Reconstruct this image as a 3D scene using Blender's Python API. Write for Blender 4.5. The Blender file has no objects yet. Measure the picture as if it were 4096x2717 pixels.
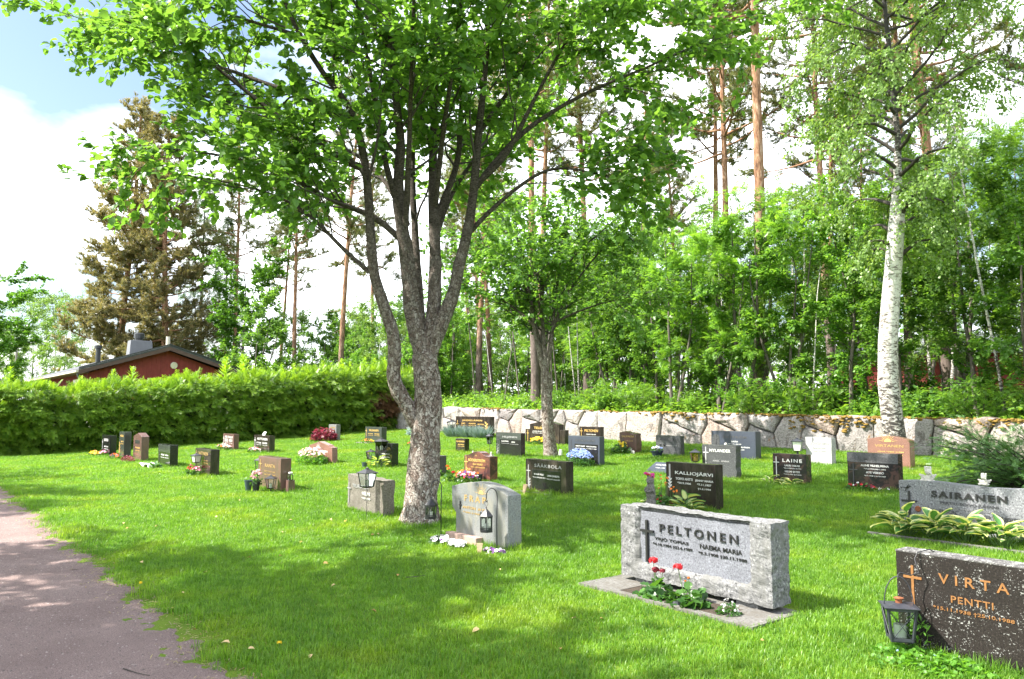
import bpy, bmesh, math, random
import numpy as np
from mathutils import Vector, Matrix, Euler, noise

# ------------------------------------------------------------------ camera, sky, sun, exposure
scene = bpy.context.scene
R = math.radians
CAM_YAW, CAM_PITCH, CAM_Z = R(51.6), R(5.02), 1.62
cam_data = bpy.data.cameras.new('Camera')
cam_data.sensor_width = 36.0
cam_data.lens = 0.755 * 36.0
cam_data.clip_start = 0.05
cam_data.clip_end = 2000
camera = bpy.data.objects.new('Camera', cam_data)
camera.location = (0, 0, CAM_Z)
camera.rotation_euler = (R(90) + CAM_PITCH, 0, CAM_YAW)
scene.collection.objects.link(camera)
scene.camera = camera

SUN_EL = R(50)
SUN_DIR = Vector((-0.50, -0.866, 0)).normalized() * math.cos(SUN_EL) + Vector((0, 0, math.sin(SUN_EL)))
sun_data = bpy.data.lights.new('Sun', 'SUN')
sun_data.energy = 4.6
sun_data.angle = R(0.6)
sun_data.color = (1.0, 0.945, 0.85)
sun = bpy.data.objects.new('Sun', sun_data)
sun.rotation_euler = SUN_DIR.to_track_quat('Z', 'Y').to_euler()
sun.location = (-20, -30, 40)
scene.collection.objects.link(sun)

world = bpy.data.worlds.new('World')
scene.world = world
world.use_nodes = True
nt = world.node_tree
nt.nodes.clear()
w_out = nt.nodes.new('ShaderNodeOutputWorld')
w_bg = nt.nodes.new('ShaderNodeBackground')
w_sky = nt.nodes.new('ShaderNodeTexSky')
w_sky.sky_type = 'NISHITA'
w_sky.sun_disc = False
w_sky.sun_elevation = SUN_EL
w_sky.sun_rotation = math.atan2(SUN_DIR.x, SUN_DIR.y)
w_sky.dust_density = 1.5
w_bg.inputs['Strength'].default_value = 0.085
# broken bright cloud over the blue, laid out on a flat cloud layer overhead
w_tc = nt.nodes.new('ShaderNodeTexCoord')
w_sep = nt.nodes.new('ShaderNodeSeparateXYZ')
w_add = nt.nodes.new('ShaderNodeMath'); w_add.operation = 'ADD'; w_add.inputs[1].default_value = 0.22
w_max = nt.nodes.new('ShaderNodeMath'); w_max.operation = 'MAXIMUM'; w_max.inputs[1].default_value = 0.05
w_dx = nt.nodes.new('ShaderNodeMath'); w_dx.operation = 'DIVIDE'
w_dy = nt.nodes.new('ShaderNodeMath'); w_dy.operation = 'DIVIDE'
w_cmb = nt.nodes.new('ShaderNodeCombineXYZ')
w_no = nt.nodes.new('ShaderNodeTexNoise')
w_no.inputs['Scale'].default_value = 1.15
w_no.inputs['Detail'].default_value = 7
w_no.inputs['Roughness'].default_value = 0.52
w_rmp = nt.nodes.new('ShaderNodeValToRGB')
w_rmp.color_ramp.elements[0].position = 0.36
w_rmp.color_ramp.elements[1].position = 0.66
w_mix = nt.nodes.new('ShaderNodeMix'); w_mix.data_type = 'RGBA'
w_mix.inputs[7].default_value = (15.5, 15.8, 16.3, 1)
L = nt.links.new
L(w_tc.outputs['Generated'], w_sep.inputs[0])
L(w_sep.outputs['Z'], w_add.inputs[0]); L(w_add.outputs[0], w_max.inputs[0])
L(w_sep.outputs['X'], w_dx.inputs[0]); L(w_max.outputs[0], w_dx.inputs[1])
L(w_sep.outputs['Y'], w_dy.inputs[0]); L(w_max.outputs[0], w_dy.inputs[1])
L(w_dx.outputs[0], w_cmb.inputs[0]); L(w_dy.outputs[0], w_cmb.inputs[1])
w_cmb.inputs[2].default_value = 3.7
w_map = nt.nodes.new('ShaderNodeMapping'); w_map.inputs['Rotation'].default_value = (0, 0, R(-16))
L(w_cmb.outputs[0], w_map.inputs['Vector']); L(w_map.outputs[0], w_no.inputs['Vector'])
L(w_no.outputs[0], w_rmp.inputs[0])
L(w_rmp.outputs[0], w_mix.inputs[0])
L(w_sky.outputs[0], w_mix.inputs[6])
L(w_mix.outputs[2], w_bg.inputs[0])
L(w_bg.outputs[0], w_out.inputs[0])

vs = scene.view_settings
vs.view_transform = 'Standard'
vs.look = 'None'
vs.gamma = 1.0
vs.use_curve_mapping = False
vs.exposure = 1.75
cy = scene.cycles
cy.max_bounces = 7
cy.diffuse_bounces = 4
cy.glossy_bounces = 3
cy.transmission_bounces = 5
cy.transparent_max_bounces = 6
cy.caustics_reflective = False
cy.caustics_refractive = False
cy.sample_clamp_indirect = 6.0
cy.use_denoising = True

# ------------------------------------------------------------------ helpers
col = scene.collection
rng = np.random.default_rng(11)
random.seed(5)

def link(o, parent=None):
    col.objects.link(o)
    if parent is not None:
        o.parent = parent
    return o

def tag(o, label=None, cat=None, group=None, kind=None):
    if label: o['label'] = label
    if cat: o['category'] = cat
    if group: o['group'] = group
    if kind: o['kind'] = kind
    return o

def thing(name, label, cat, loc=(0, 0, 0), rz=0.0, group=None):
    o = bpy.data.objects.new(name, None)
    o.empty_display_size = 0.1
    o.location = loc
    o.rotation_euler = (0, 0, rz)
    link(o)
    return tag(o, label, cat, group)

def mesh_np(name, V, F, mats=None, smooth=False, attrs=None):
    V = np.asarray(V, dtype=np.float32).reshape(-1, 3)
    me = bpy.data.meshes.new(name)
    if isinstance(F, np.ndarray):
        n, k = F.shape
        me.vertices.add(len(V)); me.vertices.foreach_set('co', V.ravel())
        me.loops.add(n * k); me.loops.foreach_set('vertex_index', F.astype(np.int32).ravel())
        me.polygons.add(n); me.polygons.foreach_set('loop_start', np.arange(0, n * k, k, dtype=np.int32))
        me.update(calc_edges=True)
    else:
        me.from_pydata([tuple(map(float, v)) for v in V], [], [tuple(map(int, f)) for f in F])
        me.update()
    if attrs:
        for an, av in attrs.items():
            a = me.attributes.new(an, 'FLOAT', 'POINT')
            a.data.foreach_set('value', np.asarray(av, dtype=np.float32))
    if smooth:
        me.polygons.foreach_set('use_smooth', np.ones(len(me.polygons), dtype=bool))
    if mats is not None:
        for m in (mats if isinstance(mats, (list, tuple)) else [mats]):
            me.materials.append(m)
    return me

def ob(name, me, parent=None, loc=(0, 0, 0), rot=(0, 0, 0), scl=None, kind=None):
    o = bpy.data.objects.new(name, me)
    o.location = loc
    o.rotation_euler = rot
    if scl is not None:
        o.scale = (scl, scl, scl) if isinstance(scl, (int, float)) else scl
    link(o, parent)
    if kind: o['kind'] = kind
    return o

class MB:
    """collects simple solids into one mesh"""
    def __init__(s): s.v = []; s.f = []
    def add(s, V, F):
        b = len(s.v)
        s.v.extend([tuple(p) for p in V]); s.f.extend([tuple(b + i for i in f) for f in F])
        return s
    def box(s, x0, x1, y0, y1, z0, z1):
        return s.add([(x0,y0,z0),(x1,y0,z0),(x1,y1,z0),(x0,y1,z0),(x0,y0,z1),(x1,y0,z1),(x1,y1,z1),(x0,y1,z1)],
                     [(0,3,2,1),(4,5,6,7),(0,1,5,4),(1,2,6,5),(2,3,7,6),(3,0,4,7)])
    def tube(s, pts, rads, sides=8, caps=True):
        V, F = tube_arrays(pts, rads, sides)
        s.add(V, F)
        if caps:
            b = len(s.v) - len(V)
            s.f.append(tuple(b + i for i in range(sides))[::-1])
            s.f.append(tuple(len(s.v) - sides + i for i in range(sides)))
        return s
    def lathe(s, prof, sides=12, c=(0, 0, 0), rot0=0.0, sx=1, sy=1):
        V = []
        for r, z in prof:
            for i in range(sides):
                a = rot0 + 2 * math.pi * i / sides
                V.append((c[0] + r * math.cos(a) * sx, c[1] + r * math.sin(a) * sy, c[2] + z))
        F = []
        for j in range(len(prof) - 1):
            for i in range(sides):
                a = j * sides + i; b = j * sides + (i + 1) % sides
                F.append((a, b, b + sides, a + sides))
        F.append(tuple(range(sides))[::-1])
        F.append(tuple(len(V) - sides + i for i in range(sides)))
        return s.add(V, F)
    def mesh(s, name, mat, smooth=False, bevel=0.0, seg=2):
        me = bpy.data.meshes.new(name)
        me.from_pydata(s.v, [], s.f); me.update()
        if bevel > 0:
            bm = bmesh.new(); bm.from_mesh(me)
            bmesh.ops.recalc_face_normals(bm, faces=bm.faces[:])
            es = [e for e in bm.edges if len(e.link_faces) == 2 and e.calc_face_angle(0) > 0.5]
            bmesh.ops.bevel(bm, geom=es, offset=bevel, segments=seg, affect='EDGES', profile=0.6)
            bm.to_mesh(me); bm.free()
        if smooth:
            me.polygons.foreach_set('use_smooth', np.ones(len(me.polygons), dtype=bool))
        me.materials.append(mat)
        return me
    def build(s, name, mat, parent=None, loc=(0,0,0), rot=(0,0,0), smooth=False, bevel=0.0, kind=None):
        return ob(name, s.mesh(name, mat, smooth, bevel), parent, loc, rot, kind=kind)

def tube_arrays(pts, rads, sides):
    P = np.asarray(pts, dtype=float)
    n = len(P)
    T = np.gradient(P, axis=0)
    T /= np.linalg.norm(T, axis=1)[:, None] + 1e-9
    ref = np.array([0.31, 0.95, 0.05]) if abs(T[0] @ np.array([0.31, 0.95, 0.05])) < 0.9 else np.array([1.0, 0, 0])
    A = np.empty((n, 3)); B = np.empty((n, 3))
    a = ref
    for i in range(n):
        a = a - T[i] * (a @ T[i]); a /= np.linalg.norm(a) + 1e-9
        A[i] = a; B[i] = np.cross(T[i], a)
    ang = np.arange(sides) * 2 * math.pi / sides
    rads = np.broadcast_to(np.asarray(rads, dtype=float), (n,))
    V = P[:, None, :] + rads[:, None, None] * (np.cos(ang)[None, :, None] * A[:, None, :] + np.sin(ang)[None, :, None] * B[:, None, :])
    V = V.reshape(-1, 3)
    i = np.arange(n - 1)[:, None] * sides + np.arange(sides)[None, :]
    j = np.arange(n - 1)[:, None] * sides + (np.arange(sides)[None, :] + 1) % sides
    F = np.stack([i, j, j + sides, i + sides], axis=-1).reshape(-1, 4)
    return V, F

def tubes_mesh(name, polys, mat, smooth=True):
    Vs, Fs, b = [], [], 0
    for pts, rads, sides in polys:
        V, F = tube_arrays(pts, rads, sides)
        Vs.append(V); Fs.append(F + b); b += len(V)
    return mesh_np(name, np.concatenate(Vs), np.concatenate(Fs), mat, smooth)

def norm(a):
    a = np.asarray(a, dtype=float)
    return a / (np.linalg.norm(a, axis=-1, keepdims=True) + 1e-9)

def frames(axis, up):
    """rotation matrices whose columns are x=axis, y=side, z=normal"""
    x = norm(axis)
    y = norm(np.cross(up, x))
    z = np.cross(x, y)
    return np.stack([x, y, z], axis=-1)

def scatter(tv, tf, pos, mats, scl, tip=None, rnd=None):
    """copies of a small template (tv verts, tf tris) -> V, F, attrs"""
    tv = np.asarray(tv, dtype=float); tf = np.asarray(tf, dtype=int)
    n = len(pos); k = len(tv)
    V = np.einsum('nij,kj->nki', mats, tv) * np.asarray(scl, dtype=float).reshape(n, 1, 1) + np.asarray(pos)[:, None, :]
    F = (tf[None] + (np.arange(n) * k)[:, None, None]).reshape(-1, tf.shape[1])
    at = {'rnd': np.repeat(rng.random(n) if rnd is None else rnd, k)}
    if tip is not None:
        at['tip'] = np.tile(np.asarray(tip, dtype=float), n)
    return V.reshape(-1, 3), F, at

def join_sc(parts):
    Vs, Fs, at, b = [], [], {}, 0
    keys = set().union(*[set(p[2]) for p in parts])
    for V, F, a in parts:
        Vs.append(V); Fs.append(F + b); b += len(V)
        for k in keys:
            at.setdefault(k, []).append(a.get(k, np.zeros(len(V))))
    return np.concatenate(Vs), np.concatenate(Fs), {k: np.concatenate(v) for k, v in at.items()}

def rand_dirs(n, r=None):
    v = (r or rng).normal(size=(n, 3))
    return norm(v)

def smooth01(t): t = np.clip(t, 0, 1); return t * t * (3 - 2 * t)

# ------------------------------------------------------------------ the lie of the land
WALL_Y = 17.8
def lawn_z(x, y):
    t = np.clip((np.asarray(y, dtype=float) - 3) / 15, 0, 1)
    z = 0.55 * (0.35 * t * t * (3 - 2 * t) + 0.65 * t)
    return z + 0.004 * np.clip(-6 - np.asarray(x, dtype=float), 0, 40) * np.clip((t - 0.75) * 4, 0, 1)
def gz(x, y): return float(lawn_z(x, y))
def wall_top(x): return 1.36 + 0.0125 * np.clip(-6 - np.asarray(x, dtype=float), 0, 30)
def forest_z(x, y):
    x = np.asarray(x, dtype=float); y = np.asarray(y, dtype=float)
    return wall_top(x) - 0.14 + 0.035 * np.clip(y - WALL_Y - .3, 0, 30) + 0.10 * np.sin(x * .35 + y * .21) * np.clip((y - 19) / 4, 0, 1)
def land_z(x, y):
    return float(forest_z(x, y)) if y > WALL_Y + .25 and x > -33 else gz(x, min(y, 17))

# ------------------------------------------------------------------ materials
def new_mat(name):
    m = bpy.data.materials.new(name); m.use_nodes = True
    nt = m.node_tree; b = nt.nodes['Principled BSDF']
    return m, nt, b, nt.nodes, nt.links.new

def nd(nodes, kind, **kw):
    n = nodes.new(kind)
    for k, v in kw.items():
        if k in ('operation', 'blend_type', 'data_type', 'feature', 'distance', 'noise_dimensions', 'attribute_name', 'interpolation_type'):
            setattr(n, k, v)
        else:
            n.inputs[k].default_value = v
    return n

def ramp(nodes, stops):
    r = nodes.new('ShaderNodeValToRGB')
    el = r.color_ramp.elements
    while len(el) < len(stops): el.new(0.5)
    for e, (p, c) in zip(el, stops):
        e.position = p; e.color = (*c, 1) if len(c) == 3 else c
    return r

def coords(nodes, link_, scale=(1, 1, 1)):
    tc = nodes.new('ShaderNodeTexCoord'); mp = nodes.new('ShaderNodeMapping')
    mp.inputs['Scale'].default_value = scale
    link_(tc.outputs['Object'], mp.inputs['Vector'])
    return mp.outputs['Vector']

def plain(name, c, rough=0.5, metal=0.0, spec=0.5, var=0.0, scale=20, bump=0.0):
    m, nt, b, N, K = new_mat(name)
    b.inputs['Base Color'].default_value = (*c, 1)
    b.inputs['Roughness'].default_value = rough
    b.inputs['Metallic'].default_value = metal
    b.inputs['Specular IOR Level'].default_value = spec
    if var or bump:
        v = coords(N, K)
        no = nd(N, 'ShaderNodeTexNoise', Scale=scale, Detail=5, Roughness=0.6); K(v, no.inputs['Vector'])
        if var:
            r = ramp(N, [(0.3, [x * (1 - var) for x in c]), (0.7, [min(1, x * (1 + var)) for x in c])])
            K(no.outputs[0], r.inputs[0]); K(r.outputs[0], b.inputs['Base Color'])
        if bump:
            bp = nd(N, 'ShaderNodeBump', Strength=bump, Distance=0.02); K(no.outputs[0], bp.inputs['Height']); K(bp.outputs[0], b.inputs['Normal'])
    return m

def granite(name, c, fleck, dark, scale=140, rough=0.25, bump=0.05, spec=0.5, blotch=0.25, lichen=0.0, vein=None, weather=None):
    m, nt, b, N, K = new_mat(name)
    v = coords(N, K)
    n1 = nd(N, 'ShaderNodeTexNoise', Scale=scale, Detail=3, Roughness=0.7); K(v, n1.inputs['Vector'])
    r1 = ramp(N, [(0.34, dark), (0.47, c), (0.56, c), (0.68, fleck)]); K(n1.outputs[0], r1.inputs[0])
    n2 = nd(N, 'ShaderNodeTexNoise', Scale=3.2, Detail=4, Roughness=0.6); K(v, n2.inputs['Vector'])
    r2 = ramp(N, [(0.3, (1 - blotch,) * 3), (0.7, (1.0, 1.0, 1.0))]); K(n2.outputs[0], r2.inputs[0])
    mx = nd(N, 'ShaderNodeMix', data_type='RGBA', blend_type='MULTIPLY'); mx.inputs[0].default_value = 1
    K(r1.outputs[0], mx.inputs[6]); K(r2.outputs[0], mx.inputs[7])
    out = mx.outputs[2]
    if vein is not None:
        wv = nd(N, 'ShaderNodeTexNoise', Scale=5, Detail=6, Roughness=0.65, Distortion=1.6); K(v, wv.inputs['Vector'])
        rv = ramp(N, [(0.46, (0, 0, 0)), (0.56, (1, 1, 1))]); K(wv.outputs[0], rv.inputs[0])
        m2 = nd(N, 'ShaderNodeMix', data_type='RGBA'); m2.inputs[7].default_value = (*vein, 1)
        K(rv.outputs[0], m2.inputs[0]); K(out, m2.inputs[6]); out = m2.outputs[2]
    if lichen > 0:
        n3 = nd(N, 'ShaderNodeTexNoise', Scale=75, Detail=6, Roughness=0.72, Distortion=0.4); K(v, n3.inputs['Vector'])
        nm = nd(N, 'ShaderNodeTexNoise', Scale=11, Detail=5, Roughness=0.65); K(v, nm.inputs['Vector'])
        na = nd(N, 'ShaderNodeMath', operation='MULTIPLY_ADD'); na.inputs[1].default_value = .55; K(nm.outputs[0], na.inputs[0]); K(n3.outputs[0], na.inputs[2])
        r3 = ramp(N, [(0.0, (0, 0, 0)), (1.0, (1, 1, 1))]); mr3 = nd(N, 'ShaderNodeMapRange'); mr3.inputs['From Min'].default_value = .94 - lichen * .12; mr3.inputs['From Max'].default_value = 1.0 - lichen * .12
        K(na.outputs[0], mr3.inputs['Value']); K(mr3.outputs[0], r3.inputs[0])
        m3 = nd(N, 'ShaderNodeMix', data_type='RGBA'); m3.inputs[7].default_value = (0.36, 0.365, 0.345, 1)
        K(r3.outputs[0], m3.inputs[0]); K(out, m3.inputs[6]); out = m3.outputs[2]
    if weather is not None:
        n4 = nd(N, 'ShaderNodeTexNoise', Scale=9, Detail=6, Roughness=0.7); K(coords(N, K, (1, 1, .3)), n4.inputs['Vector'])
        r4 = ramp(N, [(0.45, (0, 0, 0)), (0.62, (1, 1, 1))]); K(n4.outputs[0], r4.inputs[0])
        m4 = nd(N, 'ShaderNodeMix', data_type='RGBA'); m4.inputs[7].default_value = (*weather, 1)
        K(r4.outputs[0], m4.inputs[0]); K(out, m4.inputs[6]); out = m4.outputs[2]
    K(out, b.inputs['Base Color'])
    b.inputs['Roughness'].default_value = rough
    b.inputs['Specular IOR Level'].default_value = spec
    if bump:
        n5 = nd(N, 'ShaderNodeTexNoise', Scale=scale * .5, Detail=5, Roughness=0.7); K(v, n5.inputs['Vector'])
        bp = nd(N, 'ShaderNodeBump', Strength=bump, Distance=0.01); K(n5.outputs[0], bp.inputs['Height']); K(bp.outputs[0], b.inputs['Normal'])
    return m

def leaf_mat(name, ca, cb, trans=0.45, tip=None, rough=0.38, spec=0.5, tvar=None, objvar=0.25):
    """two-sided leaf: colour runs ca..cb leaf by leaf, light passes through"""
    m, nt, b, N, K = new_mat(name)
    at = nd(N, 'ShaderNodeAttribute', attribute_name='rnd')
    r = ramp(N, [(0.0, ca), (1.0, cb)]); K(at.outputs['Fac'], r.inputs[0])
    out = r.outputs[0]
    if tip is not None:
        a2 = nd(N, 'ShaderNodeAttribute', attribute_name='tip')
        m2 = nd(N, 'ShaderNodeMix', data_type='RGBA'); m2.inputs[7].default_value = (*tip, 1)
        K(a2.outputs['Fac'], m2.inputs[0]); K(out, m2.inputs[6]); out = m2.outputs[2]
    if objvar:
        oi = N.new('ShaderNodeObjectInfo')
        hv = nd(N, 'ShaderNodeHueSaturation')
        mr = nd(N, 'ShaderNodeMapRange'); mr.inputs['To Min'].default_value = 1 - objvar; mr.inputs['To Max'].default_value = 1 + objvar
        K(oi.outputs['Random'], mr.inputs['Value']); K(mr.outputs[0], hv.inputs['Value'])
        K(out, hv.inputs['Color']); out = hv.outputs[0]
    K(out, b.inputs['Base Color'])
    b.inputs['Roughness'].default_value = rough
    b.inputs['Specular IOR Level'].default_value = spec
    tr = N.new('ShaderNodeBsdfTranslucent')
    tc = nd(N, 'ShaderNodeMix', data_type='RGBA', blend_type='MULTIPLY'); tc.inputs[0].default_value = 1
    tc.inputs[7].default_value = (*(tvar or (1.5, 1.45, 0.6)), 1)
    K(out, tc.inputs[6]); K(tc.outputs[2], tr.inputs['Color'])
    ms = N.new('ShaderNodeMixShader'); ms.inputs[0].default_value = trans
    K(b.outputs[0], ms.inputs[1]); K(tr.outputs[0], ms.inputs[2])
    K(ms.outputs[0], N['Material Output'].inputs['Surface'])
    return m

def bark_mat(name, stops, scale=(1, 1, .25), nscale=18, bump=0.6, dist=0.03, lichen=None, rough=0.9):
    m, nt, b, N, K = new_mat(name)
    v = coords(N, K, scale)
    n1 = nd(N, 'ShaderNodeTexNoise', Scale=nscale, Detail=7, Roughness=0.68, Distortion=0.5); K(v, n1.inputs['Vector'])
    r1 = ramp(N, stops); K(n1.outputs[0], r1.inputs[0])
    out = r1.outputs[0]
    if lichen is not None:
        n2 = nd(N, 'ShaderNodeTexNoise', Scale=26, Detail=5, Roughness=0.7); K(coords(N, K), n2.inputs['Vector'])
        r2 = ramp(N, [(0.54, (0, 0, 0)), (0.60, (1, 1, 1))]); K(n2.outputs[0], r2.inputs[0])
        m2 = nd(N, 'ShaderNodeMix', data_type='RGBA'); m2.inputs[7].default_value = (*lichen, 1)
        K(r2.outputs[0], m2.inputs[0]); K(out, m2.inputs[6]); out = m2.outputs[2]
    K(out, b.inputs['Base Color'])
    b.inputs['Roughness'].default_value = rough
    b.inputs['Specular IOR Level'].default_value = 0.2
    bp = nd(N, 'ShaderNodeBump', Strength=bump, Distance=dist); K(n1.outputs[0], bp.inputs['Height']); K(bp.outputs[0], b.inputs['Normal'])
    return m

M = {}
M['black'] = granite('black_granite', (0.018, 0.018, 0.019), (0.05, 0.05, 0.055), (0.008, 0.008, 0.009), 220, 0.14, 0.0)
M['blackbrown'] = granite('brown_black_granite', (0.030, 0.024, 0.021), (0.075, 0.06, 0.05), (0.01, 0.009, 0.009), 190, 0.16, 0.0, weather=(0.055, 0.045, 0.038))
M['green'] = granite('green_grey_granite', (0.055, 0.065, 0.058), (0.13, 0.14, 0.13), (0.02, 0.025, 0.022), 200, 0.16, 0.0)
M['blue'] = granite('blue_grey_granite', (0.05, 0.06, 0.085), (0.13, 0.14, 0.17), (0.02, 0.024, 0.034), 200, 0.30, 0.02)
M['greymid'] = granite('mid_grey_granite', (0.062, 0.064, 0.068), (0.24, 0.245, 0.25), (0.012, 0.012, 0.014), 60, 0.42, 0.08)
M['matte'] = granite('honed_grey_granite', (0.185, 0.195, 0.195), (0.31, 0.315, 0.31), (0.07, 0.07, 0.075), 75, 0.6, 0.05, weather=(0.20, 0.195, 0.165))
M['grey'] = granite('grey_granite', (0.20, 0.205, 0.22), (0.46, 0.47, 0.49), (0.035, 0.035, 0.04), 55, 0.5, 0.06)
M['greyrough'] = granite('rough_grey_granite', (0.175, 0.175, 0.178), (0.42, 0.42, 0.41), (0.022, 0.022, 0.022), 46, 0.85, 0.8, weather=(0.13, 0.13, 0.125))
M['panel'] = granite('fine_grey_granite', (0.185, 0.19, 0.22), (0.31, 0.32, 0.36), (0.08, 0.08, 0.095), 75, 0.40, 0.02)
M['beige'] = granite('weathered_beige_granite', (0.17, 0.152, 0.128), (0.36, 0.33, 0.28), (0.035, 0.03, 0.025), 55, 0.8, 0.4, weather=(0.12, 0.105, 0.085))
M['white'] = granite('pale_granite', (0.42, 0.42, 0.42), (0.60, 0.60, 0.60), (0.17, 0.17, 0.17), 60, 0.7, 0.25)
M['red'] = granite('red_granite', (0.17, 0.065, 0.05), (0.30, 0.15, 0.12), (0.03, 0.02, 0.02), 90, 0.18, 0.0, vein=(0.05, 0.025, 0.025))
M['pink'] = granite('pink_granite', (0.24, 0.125, 0.095), (0.38, 0.24, 0.20), (0.08, 0.04, 0.035), 70, 0.25, 0.02)
M['brownred'] = granite('brown_red_granite', (0.17, 0.095, 0.085), (0.26, 0.16, 0.14), (0.05, 0.03, 0.03), 150, 0.15, 0.0, weather=(0.11, 0.075, 0.065))
M['redrough'] = granite('rough_red_granite', (0.25, 0.145, 0.125), (0.40, 0.27, 0.24), (0.08, 0.045, 0.04), 60, 0.85, 0.8)
M['darkrough'] = granite('rough_dark_granite', (0.075, 0.07, 0.065), (0.18, 0.17, 0.16), (0.02, 0.02, 0.02), 60, 0.8, 0.8)
M['lichened'] = granite('lichened_black_granite', (0.020, 0.016, 0.014), (0.055, 0.045, 0.04), (0.007, 0.006, 0.006), 90, 0.6, 0.06, spec=0.2, lichen=0.55)
M['lichentop'] = granite('lichen_covered_granite', (0.09, 0.085, 0.085), (0.20, 0.19, 0.185), (0.03, 0.03, 0.03), 60, 0.8, 0.4, lichen=1.0)
M['varicol'] = granite('veined_dark_granite', (0.028, 0.027, 0.028), (0.07, 0.065, 0.065), (0.012, 0.011, 0.011), 180, 0.16, 0.0, vein=(0.085, 0.052, 0.045))
M['slab'] = granite('weathered_slab', (0.165, 0.16, 0.15), (0.27, 0.26, 0.25), (0.07, 0.065, 0.06), 45, 0.8, 0.4, weather=(0.11, 0.10, 0.085))
M['gold'] = plain('gold_leaf', (0.75, 0.50, 0.16), 0.38, 0.35)
M['gold_dull'] = plain('tarnished_gilding', (0.42, 0.28, 0.10), 0.5, 0.3)
M['copper'] = plain('copper_paint', (0.28, 0.13, 0.045), 0.5, 0.3, var=0.3, scale=60)
M['letter_white'] = plain('pale_lettering', (0.62, 0.62, 0.60), 0.6)
M['letter_grey'] = plain('grey_lettering', (0.30, 0.30, 0.30), 0.6)
M['letter_dark'] = plain('dark_lettering', (0.06, 0.06, 0.065), 0.6)
M['bronze'] = plain('dark_bronze', (0.045, 0.045, 0.045), 0.42, 0.6)
M['black_metal'] = plain('black_painted_metal', (0.022, 0.022, 0.025), 0.42, 0.0)
M['grey_metal'] = plain('grey_painted_metal', (0.04, 0.043, 0.055), 0.45, 0.2, var=0.2, scale=30)
M['rust'] = plain('rusty_metal', (0.22, 0.075, 0.03), 0.8, 0.1, var=0.4, scale=60)
M['wax'] = plain('candle_wax', (0.70, 0.68, 0.62), 0.5)
M['plastic_white'] = plain('white_plastic', (0.75, 0.75, 0.73), 0.4)
M['plastic_black'] = plain('black_plastic', (0.025, 0.028, 0.032), 0.35)
M['plastic_blue'] = plain('dark_blue_glaze', (0.02, 0.025, 0.06), 0.2)
M['plastic_teal'] = plain('grey_green_plastic', (0.045, 0.07, 0.085), 0.4)
M['plaster'] = plain('white_cast_stone', (0.48, 0.46, 0.41), 0.7, var=0.08, scale=40)
M['cast_stone'] = granite('weathered_cast_stone', (0.16, 0.15, 0.135), (0.30, 0.29, 0.27), (0.05, 0.05, 0.045), 55, 0.9, 0.5)
M['wood'] = plain('bare_wood', (0.50, 0.36, 0.22), 0.8, var=0.25, scale=25)
M['soil'] = plain('dark_soil', (0.045, 0.032, 0.022), 0.95, var=0.5, scale=40, bump=0.8)

def glass_mat(name, tint=(0.9, 0.95, 0.93)):
    m, nt, b, N, K = new_mat(name)
    gl = N.new('ShaderNodeBsdfGlossy'); gl.inputs['Roughness'].default_value = 0.05
    tp = N.new('ShaderNodeBsdfTransparent'); tp.inputs['Color'].default_value = (*tint, 1)
    fr = N.new('ShaderNodeFresnel'); fr.inputs['IOR'].default_value = 1.5
    ms = N.new('ShaderNodeMixShader')
    K(fr.outputs[0], ms.inputs[0]); K(tp.outputs[0], ms.inputs[1]); K(gl.outputs[0], ms.inputs[2])
    K(ms.outputs[0], N['Material Output'].inputs['Surface'])
    return m
M['glass'] = glass_mat('lantern_glass')

# foliage
M['beam_leaf'] = leaf_mat('whitebeam_leaf', (0.080, 0.180, 0.044), (0.160, 0.310, 0.062), 0.56, objvar=0)
M['grove_leaf'] = leaf_mat('understory_leaf', (0.085, 0.195, 0.042), (0.175, 0.33, 0.060), 0.52)
M['rowan_leaf'] = leaf_mat('rowan_leaf', (0.105, 0.23, 0.040), (0.21, 0.37, 0.058), 0.52)
M['birch_leaf'] = leaf_mat('birch_leaf', (0.11, 0.20, 0.05), (0.21, 0.33, 0.085), 0.45)
M['pine_needle'] = leaf_mat('pine_needle', (0.075, 0.125, 0.042), (0.17, 0.20, 0.06), 0.3, tip=(0.26, 0.22, 0.07))
M['pine_brown'] = leaf_mat('pine_needle_flowering', (0.115, 0.135, 0.058), (0.235, 0.215, 0.098), 0.35, tip=(0.36, 0.27, 0.13), tvar=(1.3, 1.2, .6))
M['spruce'] = leaf_mat('spruce_spray', (0.050, 0.135, 0.020), (0.115, 0.25, 0.030), 0.36, tip=(0.34, 0.52, 0.05), objvar=0.08)
M['spruce_far'] = leaf_mat('spruce_needle', (0.022, 0.055, 0.018), (0.05, 0.10, 0.028), 0.2, tip=(0.09, 0.17, 0.03))
M['dead_twig'] = leaf_mat('dead_spruce', (0.09, 0.045, 0.022), (0.16, 0.085, 0.045), 0.15, tip=(0.15, 0.08, 0.04))
M['juniper'] = leaf_mat('juniper_spray', (0.022, 0.075, 0.022), (0.06, 0.14, 0.04), 0.25, tip=(0.12, 0.25, 0.06), objvar=0)
M['shrub_leaf'] = leaf_mat('shrub_leaf', (0.08, 0.20, 0.032), (0.15, 0.34, 0.042), 0.48)
M['plant_leaf'] = leaf_mat('flower_plant_leaf', (0.035, 0.105, 0.025), (0.08, 0.19, 0.035), 0.35, objvar=0.1)
M['blue_leaf'] = leaf_mat('blue_grey_leaf', (0.20, 0.30, 0.27), (0.36, 0.46, 0.42), 0.3, tvar=(1, 1, 1), objvar=0)
M['purple_leaf'] = leaf_mat('purple_leaf', (0.10, 0.012, 0.025), (0.26, 0.045, 0.075), 0.4, tvar=(1.3, 1, 1), objvar=0)
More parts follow.
